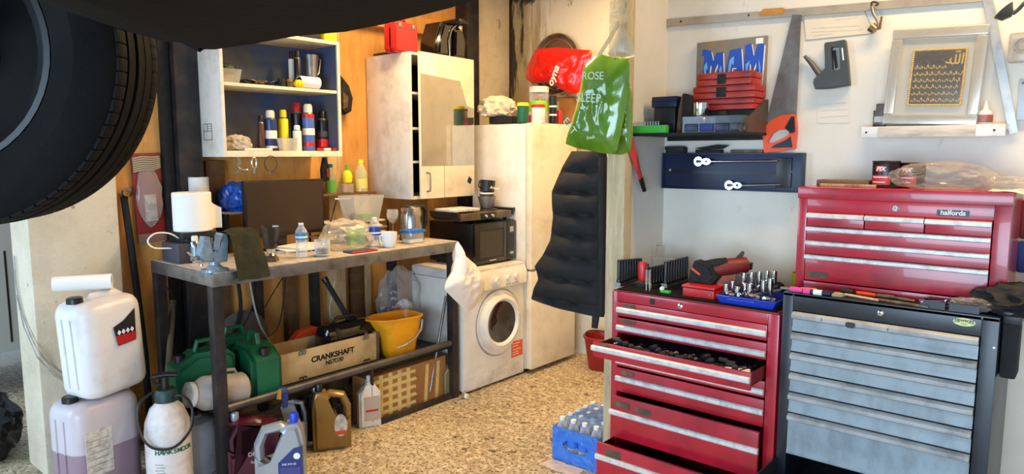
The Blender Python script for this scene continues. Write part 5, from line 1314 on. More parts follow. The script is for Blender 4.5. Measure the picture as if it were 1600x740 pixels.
# ---- carrier bags and jacket on the post
M['greenbag'] = mat('green_bag_film', '5f8a1c', .18, dirt='33560f', ds=5, da=.7, stretch=(1, 1, .3), bump=.18, bs=16, coat=.6)
o_ = P('Y', 2.80, 935, 160)
t = thing('carrier_bag', 'glossy green carrier bag lettered ROSE and SLEEP hanging from the timber post', 'carrier bag', o_)
part('film', puff(polyR([(912, 102), (930, 88), (938, 84), (957, 90), (984, 92), (983, 130), (975, 185), (964, 236), (955, 241), (930, 237), (900, 231), (882, 224), (890, 200), (900, 165), (908, 130)], 2.80, o_), .045, 15, .22), 'greenbag', t, smooth=60)
for a, b in (((934, 90), (968, 34)), ((960, 92), (971, 34))):
    A = P('Y', 2.80, *a)-o_; B = P('Y', 2.90, *b)-o_
    part('handle', G().tube([A, A.lerp(B, .5)+Vector((.004, -.004, 0)), B], .009, 8, flat=.3), film('handle_film', 'b8b4a0', .6, .2, .9), t)
def bagword(s_, x, y, size, rot=0):
    q = P('Y', 2.80, x, y)-o_; words(s_, size, mat('print_pale', 'b8d0a8', .4), t, (q.x, -.079, q.z), (R(90), R(rot), 0), bold=.0002)
bagword('ROSE', 941, 121, .05, 4); bagword('SLEEP.', 936, 155, .055, 6); bagword('EAT', 905, 198, .05, 50); bagword('fresh', 938, 215, .022, -8)
o2 = P('Y', 2.90, 972, 180)
t = thing('carrier_bag', 'second green carrier bag hanging behind the lettered one against the post', 'carrier bag', o2)
part('film', puff(polyR([(958, 130), (984, 128), (986, 180), (985, 235), (970, 242), (950, 240), (952, 190)], 2.89, o2), .03, 21, .4), 'greenbag', t, smooth=60)
q = P('Y', 2.89, 978, 207)-o2
words('RE', .045, mat('print_pale', 'b8d0a8'), t, (q.x, -.05, q.z))
o3 = P('Y', 2.90, 972, 70)
t = thing('carrier_bag', 'empty see-through bag scrunched on the same hook above the green bags', 'carrier bag', o3)
part('film', puff(polyR([(966, 36), (974, 38), (990, 70), (992, 88), (975, 92), (955, 88), (948, 84), (958, 60)], 2.90, o3), .012, 25, .5), film('sheer', 'c8c0ac', .35, .2, .8), t, smooth=60)
# jacket
Yj = 3.08
o_ = P('Y', Yj, 905, 240)
lf = [(236, 893), (262, 878), (300, 862), (340, 864), (375, 860), (398, 848), (416, 835), (422, 838), (436, 841), (450, 834), (466, 830)]
rt_ = [(236, 948), (300, 949), (360, 947), (420, 947), (495, 944)]
def ip(tab, v):
    y = tab[0][0]+(tab[-1][0]-tab[0][0])*v
    for (a, xa), (b, xb) in zip(tab, tab[1:]):
        if y <= b: return y, xa+(xb-xa)*(y-a)/(b-a)
    return tab[-1]
def jac(u, v):
    ang = u*2*PI; s_ = (1-math.cos(ang))/2      # 0 left .. 1 right .. 0
    yl, xl = ip(lf, v); yr, xr = ip(rt_, v)
    x = xl+(xr-xl)*s_; y = yl+(yr-yl)*s_
    q = P('Y', Yj, x, y)-o_
    th = .06*(math.sin(PI*min(max(s_, .0), 1))**.6)*(.35+.65*min(1, v*3+.3))
    ridge = .35+.65*abs(math.sin(PI*(v*7.2+.1+.25*(s_-.5))))**.5
    fold = 1+.25*noise.noise(Vector((x*.05, y*.03, 1)))
    sg = -1 if ang < PI else 1
    return Vector((q.x, sg*th*ridge*fold, q.z))
t = thing('puffer_jacket', 'long black quilted jacket hanging behind the timber post', 'jacket', o_)
M['jacket'] = mat('black_quilt', '08080a', .8, bump=.25, bs=30, dirt='141416', ds=6, da=.8)
g = G().surf(jac, 48, 90, True); part('jacket_body', g, 'jacket', t, smooth=70)
def slv(u, v):
    a = 2*PI*u; y = 245+245*v; x = 943-1*v; q = P('Y', Yj-.05, x, y)-o_
    r_ = .024*(1-.2*v)*(.85+.15*abs(math.sin(PI*v*7)))
    return Vector((q.x+r_*math.cos(a), -.05+r_*math.sin(a)*1.3, q.z))
part('sleeve', G().surf(slv, 20, 60, True), 'jacket', t, smooth=70)
a = P('Y', Yj, 932, 480)-o_; b = P('Y', Yj, 928, 512)-o_
part('belt_end', G().prism([(a.x-.02, a.z+.03), (a.x+.03, a.z+.03), (b.x+.02, b.z), (b.x-.012, b.z)], -.01, .01, 'Y', .004), 'matblack', t)
part('hook', G().tube([Vector((-1.89, 2.99, 1.86))-o_, Vector((-1.93, 3.0, 1.84))-o_, P('Y', Yj, 925, 215)-o_], .006), 'steel', t)
# red scraper on the partition
a = P('X', -1.775, 983, 218); b = P('X', -1.775, 1007, 298); m_ = a.lerp(b, .75)
t = thing('ice_scraper', 'red tapering tool with a black tip hanging on the partition below the shelf', 'scraper', a)
part('blade', G().tube([(0, 0, 0), (m_-a)*.5, m_-a], [.028, .024, .014], 12, flat=.4), mat('faded_red', 'c83a34', .5), t)
part('grip', G().tube([m_-a, b-a], [.013, .011], 12), 'black', t)

# ---- water pack
W0 = Vector((-2.08, 3.14, 0))
BR, BH = .036, .235
proto = None
t0 = thing('water_bottle', 'clear water bottle in the blue pack, front row, leftmost', 'bottle', (-2.19, 3.0, 0.001), 0, 'water bottles in the shrink wrapped pack')
part('body', G().lathe([(BR*.8, 0), (BR*.98, .008), (BR*.98, .06), (BR*.93, .07), (BR*.98, .08), (BR*.98, .16), (BR*.6, .205), (BR*.36, .215), (BR*.36, .222)], seg=18), 'pet', t0)
part('label_sleeve', G().lathe([(BR*.99, .085), (BR*.99, .135)], seg=18, cap=False), mat('water_label', '2c6cd0', .4), t0)
part('cap', G().lathe([(BR*.42, .218), (BR*.42, BH)], seg=14), 'paper', t0)
for i in range(4):
    for j in range(5):
        if i == j == 0: continue
        dup(t0, (-2.19+i*.0735, 3.0+j*.0735, .001), None, 'clear water bottle in the blue pack, %s row from the front, %s from the left' % (ORD[j], ORD[i]))
M['wrap'] = film('blue_wrap', '2a84ec', .62, .1, .95, .8, 14)
x0, x1, y0, y1 = -2.19-.038, -2.19+3*.0735+.038, 3.0-.038, 3.0+4*.0735+.038
cx_, cy_ = (x0+x1)/2, (y0+y1)/2
t = thing('shrink_wrap', 'blue shrink film with an oval hole wrapped round the pack of water bottles', 'plastic wrap', (cx_, cy_, .001))
w, d = (x1-x0)/2, (y1-y0)/2
part('long_side', G().surf(lambda u, v: Vector((-w-.001+.002*math.sin(u*40), -d+2*d*u, .19*v+.004*math.sin(u*50)*v)), 60, 8), 'wrap', t, smooth=60)
part('long_side', G().surf(lambda u, v: Vector((w+.001, -d+2*d*u, .19*v)), 40, 8), 'wrap', t, smooth=60)
part('end_side', G().surf(lambda u, v: Vector((-w+2*w*u, d+.001, .19*v)), 40, 8), 'wrap', t, smooth=60)
outer = [(-w, 0), (w, 0), (w, .19), (-w, .19)]
ov_ = [(.005+.085*math.cos(a), .10+.033*math.sin(a)) for a in [2*PI*i/32 for i in range(32)]]
g = ringprism(outer, ov_, -d-.003, -d-.001, 64); part('front_side', g, 'wrap', t)
part('top_sheet', G().surf(lambda u, v: Vector((-w*.8+1.8*w*u, -d*.7+1.7*d*v, .2215+.018*max(0, 1-abs(u-.5)*2.2)+.005*math.sin(u*30)*math.sin(v*25))), 40, 40), film('blue_wrap_thin', '4c90e4', .5, .1, .9, .8, 14), t, smooth=60)
single('plastic_scrap', G().surf(lambda u, v: Vector((.22*u, .10*v, .006+.012*abs(noise.noise(Vector((u*5, v*5, 3)))))), 20, 12), film('scrap', 'e0dcd4', .4, .15, .9), 'crumpled clear film scrap on the floor before the water pack', 'plastic scrap', (-2.22, 2.84, 0), smooth=60)

# ---- dark shelf and what stands on it
SY, SZ = 3.0, 1.757
t = thing('wall_shelf', 'thin dark shelf fixed in the corner over the blue wrench holder', 'shelf', (-1.795, SY, SZ-.012))
part('board', G().box((0, 0, 0), (.54, .345, .012), .002), 'matblack', t)
part('batten', G().box((.02, .325, -.02), (.52, .345, 0), .002), 'matblack', t)
def on_(x, Y): return Vector((RX(Y, x, 205), Y, SZ))
# green socket rail
a = on_(988, 3.03); b = on_(1042, 3.03)
t = thing('socket_rail', 'bright green rail of small silver sockets at the left of the dark shelf', 'socket rail', a)
part('rail', G().box((0, -.015, 0), ((b-a).x, .02, RZ(3.03, 196, 1015)-SZ), .003), 'green', t)
hr = RZ(3.03, 196, 1015)-SZ
proto = thing('small_socket', 'leftmost tiny silver socket in the bright green rail', 'socket', a+Vector((.012, .0, hr)), 0, 'silver sockets in the green rail')
part('socket', G().lathe([(.0045, 0), (.0045, .018), (.003, .019)], seg=10), 'chrome', proto)
for k in range(1, 10): dup(proto, a+Vector((.012+.0145*k, 0, hr)), None, '%s tiny silver socket from the left in the bright green rail' % ORD[k])
# blue case on dark case
a = on_(1021, 3.12); b = on_(1054, 3.12); z1 = RZ(3.12, 168, 1037); z2 = RZ(3.12, 151, 1037)
t = thing('socket_case', 'dark grey case under the navy one on the dark shelf', 'case', a)
part('shell', G().box((0, 0, 0), ((b-a).x, .14, z1-SZ), .005), 'charcoal', t); part('latch', G().box((.05, -.004, .02), (.075, .0, .045), .001), 'brown', t)
t = thing('socket_case', 'navy blue case lying on the dark grey one on the shelf', 'case', (a.x-.012, 3.115, z1+.001))
part('shell', G().box((0, 0, 0), ((b-a).x+.02, .15, z2-z1), .006), 'navy', t); part('seam', G().box((-.0008, -.0008, (z2-z1)*.5), ((b-a).x+.0208, .1, (z2-z1)*.5+.003)), 'black', t)
# dusty bracket tool
a = on_(1061, 3.10)
t = thing('hole_punch', 'dusty black squat tool with a tan edge beside the navy case', 'tool', a)
hh = RZ(3.10, 145, 1061)-SZ
part('body', G().prism([(-.02, 0), (.07, 0), (.07, hh*.5), (.03, hh*.95), (.0, hh), (-.012, hh*.6)], .02, .08, 'Y', .01), 'matblack', t)
part('edge_plate', G().prism([(-.022, 0), (.004, 0), (.004, hh*.96), (-.012, hh*.6)], .012, .02, 'Y', .002), 'brown', t)
# organiser
a = on_(1066, 3.05); b = on_(1160, 3.05); zo = RZ(3.05, 181, 1110)-SZ
t = thing('parts_organiser', 'clear divided parts tray with blue bins on the dark shelf', 'organiser', a)
wo = (b-a).x
part('shell', G().box((0, 0, 0), (wo, .10, .004)).box((0, 0, .004), (.004, .10, zo)).box((wo-.004, 0, .004), (wo, .10, zo)).box((.004, .096, .004), (wo-.004, .10, zo)).box((.004, 0, .004), (wo-.004, .004, zo)), film('smoke_film', '46505c', .5, .2, .9), t)
for k, m_ in enumerate(('navy', 'bluedark', 'navy', 'charcoal')):
    part('bin', G().box((.012+k*.075, -.006, .004), (.078+k*.075, .03, zo*.55), .003), m_, t)
# chrome cup, spanner head, jar
a = on_(1095, 3.10); k_ = mp(a)
t = thing('chrome_cup', 'shiny chrome cylinder standing in the parts tray', 'cup', a+Vector((0, -.005, .005)))
hh = RZ(3.10, 161, 1095)-SZ-.005
part('body', G().lathe([(11*k_, 0), (12*k_, .004), (12*k_, hh*.45), (11.4*k_, hh*.47), (11.4*k_, hh*.53), (12*k_, hh*.55), (12*k_, hh), (11*k_, hh), (11*k_, .01)], seg=30, cap=False), 'chrome', t)
single('spanner', G().prism([(-.007, 0), (.007, 0), (.006, .045), (.012, .055), (.010, .068), (.004, .058), (-.004, .058), (-.010, .068), (-.012, .055), (-.006, .045)], -.003, .003, 'Y'), 'chrome', 'small open ended spanner standing beside the chrome cylinder', 'spanner', on_(1113, 3.09)+Vector((0, 0, .006)))
single('glass_jar', G().lathe([(.034, 0), (.036, .004), (.036, .05), (.03, .06)], seg=24), film('smoke_film', '46505c'), 'smoky plastic jar of bits in the middle of the parts tray', 'jar', on_(1128, 3.09)+Vector((0, 0, .005)))
single('bit_holder', G().lathe([(.02, 0), (.02, .022), (.012, .03)], seg=16), 'matblack', 'dark knob on the smoky jar', 'knob', on_(1128, 3.09)+Vector((0, 0, .0655)))
for i, x in enumerate((1145, 1153)): single('hex_key_holder', G().box((-.012, -.01, 0), (.012, .01, .06), .003), 'charcoal', ('dark block at the left of the pair in the parts tray', 'dark block at the right of the pair in the parts tray')[i], 'block', on_(x, 3.09)+Vector((0, 0, .005)))
# wedge end
t = thing('magazine_holder', 'brown triangular end of a cut away file holder on the shelf', 'holder', (-1.262, 3.01, SZ))
he = RZ(3.33, 156, 1193)-SZ
part('sloped_side', G().prism([(0, 0), (.325, 0), (.325, he), (.29, he), (0, .025)], 0, .004, 'X', .001), mat('smoked_brown', '4a3c30', .45), t)
part('end_panel', G().box((-.08, .32, 0), (-.0005, .325, he*.9), .001), mat('smoked_brown', '808080'), t)
# dark box + red cases behind
a = on_(1078, 3.17); b = on_(1184, 3.17); z0 = RZ(3.17, 172, 1130)
t = thing('tool_box', 'dark box under the pile of red cases', 'box', a)
part('body', G().box((0, 0, 0), ((b-a).x-.03, .15, z0-SZ-.001), .004), 'matblack', t)
zz_ = [172, 154, 133.5, 113]; ex = [(1082, 1176), (1082, 1178), (1088, 1172)]
for i in range(3):
    za, zb = RZ(3.17, zz_[i], 1130), RZ(3.17, zz_[i+1], 1130); xa, xb = RX(3.17, ex[i][0]), RX(3.17, ex[i][1])
    t = thing('tool_case', ('red tool case, lowest of the three in the pile', 'red tool case with a wide black latch, middle of the pile', 'red tool case with a small dark latch, topmost of the pile')[i], 'case', (xa, 3.165-.004*i, za+.0005))
    part('lower_shell', G().box((0, 0, 0), (xb-xa, .14, (zb-za)*.48), .006), 'red_case' if 'red_case' in M else mat('red_case', 'a82a1c', .4, dirt='4c1410', ds=7, da=.6), t)
    part('upper_shell', G().box((0, 0, (zb-za)*.5), (xb-xa, .14, (zb-za)-.001), .006), mat('red_case', '808080'), t)
    if i: part('latch', G().box(((xb-xa)*.4, -.006, .006), ((xb-xa)*.55, 0, (zb-za)*.85), .002), 'matblack', t)
# graffiti picture
o_ = P('Y', 3.345, 1090, 150); pw = RX(3.345, 1197, 110)-RX(3.345, 1090, 110); ph = RZ(3.345, 68, 1092)-RZ(3.345, 158, 1092)
t = thing('graffiti_canvas', 'small canvas with blue flame graffiti letters behind the red cases', 'picture', (RX(3.345, 1091, 110), 3.335, RZ(3.345, 158, 1092)))
part('canvas', G().box((0, -.012, 0), (pw, .012, ph), .001), layered('graffiti_ground', '7a7468', [('a87c3c', 7, (1, 1, .6), .5, .65, .8), ('4c5058', 5, (1, 1, 1), .5, .7, .6)], .7), t)
BL = mat('graffiti_blue', '1c4cb0', .6); LB = mat('graffiti_light', '6ca8e0', .6)
def strokes(lst, m, y, nm):
    for p in lst: part(nm, G().prism(fixdir([(x*pw, z*ph) for x, z in p]), y, y+.001), m, t)
LETT = [[(.10, .40), (.12, .74), (.08, .78), (.10, .88), (.22, .84), (.26, .66), (.30, .80), (.40, .80), (.42, .42), (.34, .40), (.33, .62), (.28, .48), (.22, .60), (.20, .40)],
        [(.44, .38), (.50, .82), (.66, .84), (.70, .40), (.62, .38), (.60, .52), (.54, .52), (.53, .38)],
        [(.70, .28), (.72, .88), (.80, .90), (.84, .68), (.90, .90), (.98, .86), (.96, .22), (.88, .22), (.88, .58), (.84, .46), (.79, .58), (.78, .28)]]
strokes([[(x+.015, z-.02) for x, z in p] for p in LETT], 'paper', -.0132, 'letter_outline')
strokes(LETT, BL, -.0142, 'letter')
FL = [[(.13, .42), (.16, .42), (.15, .55), (.18, .52), (.16, .66), (.12, .58)], [(.35, .42), (.40, .43), (.38, .58), (.35, .52)], [(.47, .40), (.51, .40), (.53, .6), (.56, .56), (.56, .72), (.50, .66)], [(.74, .3), (.78, .32), (.76, .5), (.79, .62), (.73, .56)], [(.90, .25), (.95, .26), (.94, .5), (.91, .62), (.92, .44)]]
strokes(FL, LB, -.0152, 'flame')
part('price_tag', G().box((.86*pw, -.0145, .88*ph), (.96*pw, -.0125, .97*ph)), 'paper', t)
part('red_lettering', G().prism([(.66*pw, .10*ph), (.92*pw, .14*ph), (.94*pw, .20*ph), (.70*pw, .22*ph)], -.0135, -.0122), 'redpl', t)

# ---- blue ratchet holder
bx0, bx1, bz0, bz1 = -1.79, -1.077, 1.482, 1.664
t = thing('wrench_holder', 'dark blue wall tray holding two chrome ratchets under the dark shelf', 'tool holder', (bx0, 3.35, bz0))
w, h = bx1-bx0, bz1-bz0
part('tray', G().box((0, -.035, 0), (w, 0, h), .004), 'navy', t)
part('rim', G().box((0, -.045, h-.006), (w, -.035, h)).box((0, -.045, 0), (w, -.035, .006)).box((0, -.045, .006), (.008, -.035, h-.006)).box((w-.008, -.045, .006), (w, -.035, h-.006)), 'navy', t)
part('groove', G().box((.02, -.0365, h*.44), (w-.05, -.0345, h*.52)), 'black', t, 'dark slot across the middle')
for x in (.045, w-.055): part('screw', G().lathe([(.007, 0), (.006, -.004), (0, -.004)], (x, -.035, h*.52), 'Y', 12), 'chrome', t)
part('clip_block', G().box((w-.12, -.05, h*.12), (w-.05, -.035, h*.88), .003), 'black', t)
def ratchet(lbl, xh, yh, xe, double=False):
    a = P('Y', 3.295, xh, yh); e = P('Y', 3.295, xe, yh-1)
    t = thing('ratchet', lbl, 'ratchet', (a.x, 3.295, a.z)); k_ = mp(a)
    hd = part('head', G().lathe([(7.2*k_, -.008), (7.6*k_, -.004), (7.6*k_, .008), (0, .008)], (0, 0, 0), 'Y', 26), 'chrome', t)
    part('drive_square', G().box((-2.2*k_, -.018, -2.2*k_), (2.2*k_, -.008, 2.2*k_), .001), 'darksteel', hd)
    part('switch', G().prism([(3*k_, -2*k_), (7*k_, 0), (3*k_, 2*k_)], -.011, -.008), 'black', hd)
    n2 = part('neck', G().lathe([(5*k_, -.007), (5.2*k_, -.004), (5.2*k_, .007), (0, .007)], (13*k_, 0, 0), 'Y', 20, sx=1.5), 'chrome', t)
    part('pivot', G().lathe([(1.8*k_, -.009), (1.8*k_, -.007)], (13*k_, 0, 0), 'Y', 12), 'black', n2)
    part('shaft', G().tube([(18*k_, 0, 0), ((e-a).x*.9, 0, (e-a).z*.9), (e.x-a.x, 0, e.z-a.z)], [.0055, .0045, .004], 12), 'chrome', t)
    return t
ratchet('longer chrome ratchet in the upper slot of the blue tray', 1092, 252, 1215)
ratchet('shorter chrome ratchet in the lower slot of the blue tray', 1140, 289, 1219)
zt = bz1
for i, (xa, xb, yt, m_, lb) in enumerate(((1042, 1072, 229, 'matblack', 'flat black pouch lying at the left on the blue tray'), (1086, 1138, 226, 'matblack', 'wide black clip tool lying in the middle on the blue tray'), (1142, 1192, 234, 'brown', 'long thin bronze strip lying on the right of the blue tray'))):
    X0, X1 = RX(3.325, xa, 237), RX(3.325, xb, 237); hh = max(.006, RZ(3.325, yt, 1100)-zt)
    if i == 1:
        t = thing('tool_clip', lb, 'clip', (X0, 3.325, zt)); part('base', G().box((.01, -.02, 0), (X1-X0-.03, .015, hh*.4), .003), m_, t); part('bar', G().prism([(0, hh*.55), (.12, hh), (X1-X0, hh*.9), (X1-X0-.03, hh*.5), (.05, hh*.4)], -.012, .012, 'Y', .002), m_, t)
    elif i == 0:
        t = thing('small_pouch', lb, 'pouch', (X0, 3.325, zt)); part('pouch', G().box((0, -.02, 0), (X1-X0, .018, hh), .006), m_, t); part('flap', G().box((-.002, -.022, hh*.5), ((X1-X0)*.9, .018, hh+.003), .003), 'charcoal', t)
    else: single('file', G().box((0, -.006, 0), (X1-X0, .006, hh), .001), m_, lb, 'file', (X0, 3.325, zt))

# ---- saw
Ys = 3.335
o_ = P('Y', Ys, 1220, 210)
t = thing('hand_saw', 'rusty hand saw with an orange and black handle hanging handle down', 'saw', o_)
part('blade', G().prism(fixdir(polyR([(1238, 23), (1252, 23), (1244, 185), (1216, 192), (1194, 205)], Ys, o_)), -.0012, .0012), mat('saw_steel', '75706a', .4, .7, dirt='5a3c20', ds=7, da=.75), t)
OUT = polyR([(1193, 203), (1206, 188), (1222, 180), (1244, 178), (1246, 205), (1243, 233), (1222, 236), (1195, 239)], Ys, o_)
INN = polyR([(1200, 221), (1207, 209), (1216, 203), (1233, 202), (1235, 210), (1224, 217), (1210, 223), (1202, 225)], Ys, o_)
part('handle', ringprism(OUT, INN, -.014, .010, 60), 'orange', t)
part('grip_inlay', G().prism(fixdir(polyR([(1206, 231), (1212, 226), (1228, 220), (1237, 213), (1240, 230)], Ys, o_)), -.017, -.0135, 'Y', .001), 'black', t)
part('grip_inlay', G().prism(fixdir(polyR([(1228, 200), (1238, 182), (1243, 182), (1244, 206), (1237, 208)], Ys, o_)), -.017, -.0135, 'Y', .001), 'black', t)

# ---- straight edge along the top, diagonal ruler
def bar(nm, lb, cat, q4, Y, m, th=.006, cap=None):
    o_ = P('Y', Y, *q4[0]); t = thing(nm, lb, cat, o_)
    part('bar', G().prism(fixdir(polyR(q4, Y, o_)), -th, 0, 'Y', .001), m, t); return t, o_
t, o_ = bar('straight_edge', 'long aluminium straight edge screwed level along the top of the right wall', 'ruler', [(1043, 30), (1043, 42), (1545, 2), (1545, -12)], 3.342, mat('alu_ruler', 'a89c8c', .4, .3, dirt='7c7264', ds=9, da=.5))
for x, y in ((1063.5, 33.5), (1169.5, 23.5)):
    q = P('Y', 3.334, x, y)-o_; part('hole', G().lathe([(.005, -.001), (.005, .001)], (q.x, -.0065, q.z), 'Y', 12), 'black', t)
part('sticker', G().prism(fixdir(polyR([(1185, 22), (1193, 14), (1222, 12), (1228, 15), (1224, 21), (1190, 25)], 3.335, o_)), -.008, -.0058), mat('sticker_amber', 'b88030', .6, dirt='8c5c20', ds=12, da=.6), t, 'worn amber sticker')
t, o_ = bar('steel_ruler', 'silver ruler hanging aslant at the right of the framed picture', 'ruler', [(1534, -6), (1551, -6), (1591, 206), (1577, 210)], 3.338, mat('ruler_silver', 'b4b4b0', .35, .5, dirt='7c7c7c', ds=14, da=.6), .004)
# notes
t, o_ = bar('paper_note', 'yellowed handwritten note pinned right of the saw', 'note', [(1256, 25), (1350, 15), (1366, 52), (1259, 63)], 3.348, mat('note_paper', 'cfc4ae', .9), .002)
for i, (xa, xb, y) in enumerate(((1300, 1345, 27), (1305, 1340, 31), (1272, 1345, 44), (1268, 1348, 50), (1270, 1300, 56))):
    a = P('Y', 3.345, xa, y)-o_; b = P('Y', 3.345, xb, y-4)-o_
    part('handwriting', G().tube([(a.x+(b.x-a.x)*k/30, -.003, a.z+(b.z-a.z)*k/30+.0022*math.sin(k*2.3+i)) for k in range(31)], .0005, 4), 'label', t)
t, o_ = bar('paper_note', 'faint blank ruled sheet on the wall below the staple gun', 'note', [(1279, 152), (1328, 148), (1327, 192), (1277, 192)], 3.349, mat('note_faint', 'd4ccbc', .9), .001)
for y in (160, 170, 180): 
    a = P('Y', 3.345, 1282, y+3)-o_; b = P('Y', 3.345, 1324, y)-o_; part('ruled_line', G().tube([(a.x, -.0018, a.z), (b.x, -.0018, b.z)], .0006, 4), 'label', t)
# torch nozzle hanging
o_ = P('Y', 3.32, 1368, 46)
t = thing('gas_torch_nozzle', 'small brass torch nozzle hanging from a wire hook at the top', 'nozzle', o_)
part('nozzle', G().tube([polyR([(1361, 42)], 3.32, o_)[0][0:1]+(0,)+polyR([(1361, 42)], 3.32, o_)[0][1:2], (0, 0, -.004)], [.020, .018], 16), mat('brass_dark', '8c7450', .3, .8), t)
part('stem', G().tube([Vector((p[0], 0, p[1])) for p in polyR([(1374, 46), (1371, 32), (1364, 20), (1362, 10)], 3.32, o_)], .006, 10), 'steel', t)
part('hook', G().tube(smooth([Vector((p[0], 0, p[1])) for p in polyR([(1362, 10), (1362, 4), (1368, 3), (1372, 6), (1368, 9)], 3.32, o_)]), .004, 8), 'darksteel', t)
part('trigger', G().tube([Vector((p[0], -.004, p[1])) for p in polyR([(1375, 46), (1378, 26)], 3.32, o_)], .004, 8), 'brown', t)
# staple gun
Yg = 3.345; o_ = P('Y', Yg, 1305, 110)
t = thing('staple_gun', 'dark grey staple gun hanging on the wall with its lever open', 'staple gun', o_)
M['gun'] = mat('gun_grey', '3c4040', .45, dirt='26282a', ds=8, da=.5)
OUT = polyR([(1291, 68), (1306, 66), (1323, 63), (1327, 95), (1330, 134), (1300, 139), (1277, 140), (1273, 128), (1278, 119), (1292, 110), (1292, 90)], Yg, o_)
INN = polyR([(1301, 75), (1314, 74), (1316, 108), (1309, 112), (1303, 109)], Yg, o_)
part('frame', ringprism(OUT, INN, -.030, 0, 72), 'gun', t)
part('magazine', G().prism(fixdir(polyR([(1275, 128), (1329, 122), (1330, 134), (1277, 140)], Yg, o_)), -.034, .0, 'Y', .003), 'gun', t)
part('lever', G().tube([Vector((p[0], -.015, p[1])) for p in polyR([(1259, 88), (1270, 100), (1283, 118)], Yg, o_)], [.007, .011, .013], 10), 'gun', t)
part('spring', G().prism(fixdir(polyR([(1303, 80), (1308, 79), (1311, 106), (1307, 108)], Yg, o_)), -.02, -.012), 'chrome', t)
part('window_strip', G().prism(fixdir(polyR([(1318, 76), (1320, 76), (1322, 95), (1320, 95)], Yg, o_)), -.0312, -.0298), 'paper', t)

# ---- white shelf with framed picture
x0, x1 = RX(3.26, 1346, 205), RX(3.26, 1571, 205)
zt_ = RZ(3.26, 196, 1450); zb_ = RZ(3.26, 214, 1450)
t = thing('wall_shelf', 'rough white painted shelf carrying the framed picture', 'shelf', (x0, 3.26, zb_))
w, h = x1-x0, zt_-zb_
part('board', G().box((.0, 0, h-.018), (w, .09, h), .002), 'whitepl', t)
part('front_rail', G().box((.0, -.004, 0), (w, .012, h), .002), 'whitepl', t)
part('front_strip', G().box((.065, -.008, .002), (w-.095, -.004, h-.002), .001), mat('painted_pale', 'd0c4b0', .6, dirt='8c7c68', ds=8, da=.6, stretch=(1, 1, 4)), t)
for x in (.02, w-.035): part('nail', G().lathe([(.004, -.006), (.004, -.003)], (x, 0, h*.5), 'Y', 10), 'matblack', t)
zs_ = zt_
# picture
pc0 = P('Y', 3.26, 1449, 185)
t = thing('framed_picture', 'silver frame with gold Arabic calligraphy wrapped in clear film on the white shelf', 'picture', (pc0.x, 3.285, zs_+.003), 0, None, rot=(R(-3), R(2.5), 0))
wf, hf = .335, .385
part('backing', G().box((-wf/2, .0, 0), (wf/2, .012, hf), .001), 'silver', t)
fm = mat('silver_frame', 'c8c0b0', .25, .55)
for a, b in (((-wf/2, 0), (wf/2, .04)), ((-wf/2, hf-.04), (wf/2, hf)), ((-wf/2, .04), (-wf/2+.04, hf-.04)), ((wf/2-.04, .04), (wf/2, hf-.04))):
    part('frame_bar', G().box((a[0], -.018, a[1]), (b[0], .0, b[1]), .008, seg=3), fm, t)
part('mount', G().box((-wf/2+.035, -.003, .035), (wf/2-.035, .0, hf-.035)), mat('silver_mount', 'c4bca8', .3, .35), t)
pn = part('panel', G().box((-.085, -.012, .075), (.105, -.004, .30), .002), mat('panel_dark', '2a2418', .4), t, 'dark panel with gold writing')
gold = mat('gold_leaf', 'dcb45c', .3, .5)
g = G()
for k in range(24):
    for z in (.078, .297): g.lathe([(.0045, 0), (0, -.004)], (-.08+.0079*k, -.012, z), 'Y', 8)
for k in range(27):
    for x in (-.082, .102): g.lathe([(.0045, 0), (0, -.004)], (x, -.012, .083+.008*k), 'Y', 8)
part('bead_border', g, gold, pn, kind='stuff')
# the large word, drawn stroke by stroke
def gs(pts, r=.003): part('calligraphy_stroke', G().tube(smooth([Vector((x, -.013, z)) for x, z in pts], 4), r, 6, flat=.6), gold, pn)
bx, bz = .055, .245
gs([(bx+.038, bz+.035), (bx+.036, bz-.006)], .003)
gs([(bx+.026, bz+.032), (bx+.025, bz), (bx+.018, bz-.005), (bx+.012, bz)])
gs([(bx+.013, bz+.030), (bx+.012, bz), (bx+.004, bz-.006), (bx-.004, bz)])
gs([(bx, bz+.016), (bx-.006, bz+.008), (bx-.002, bz-.001), (bx-.014, bz-.002), (bx-.02, bz+.004)])
gs([(bx+.012, bz+.044), (bx+.016, bz+.038), (bx+.020, bz+.044), (bx+.024, bz+.038), (bx+.028, bz+.044)], .0015)
random.seed(5)
for r_ in range(6):
    z = .095+.026*r_
    x = -.072
    lim = .09 if r_ < 5 else .03
    while x < lim:
        w_ = random.uniform(.012, .022)
        gs([(x, z+.004), (x+w_*.3, z-.003), (x+w_*.6, z+.002), (x+w_*.75, z+random.uniform(.007, .014)), (x+w_, z-.001)], .0014)
        x += w_+.004
part('film_wrap', G().surf(lambda u, v: Vector((-.20+.40*u, -.024-.006*noise.noise(Vector((u*5, v*5, 2)))-.010*abs(noise.noise(Vector((u*3, v*2.4, 9)))), -.001+.41*v)), 60, 60), film('picture_film', 'f0e8d8', .07, .05, .5, .5, 6), t, 'loose clear film', smooth=60)
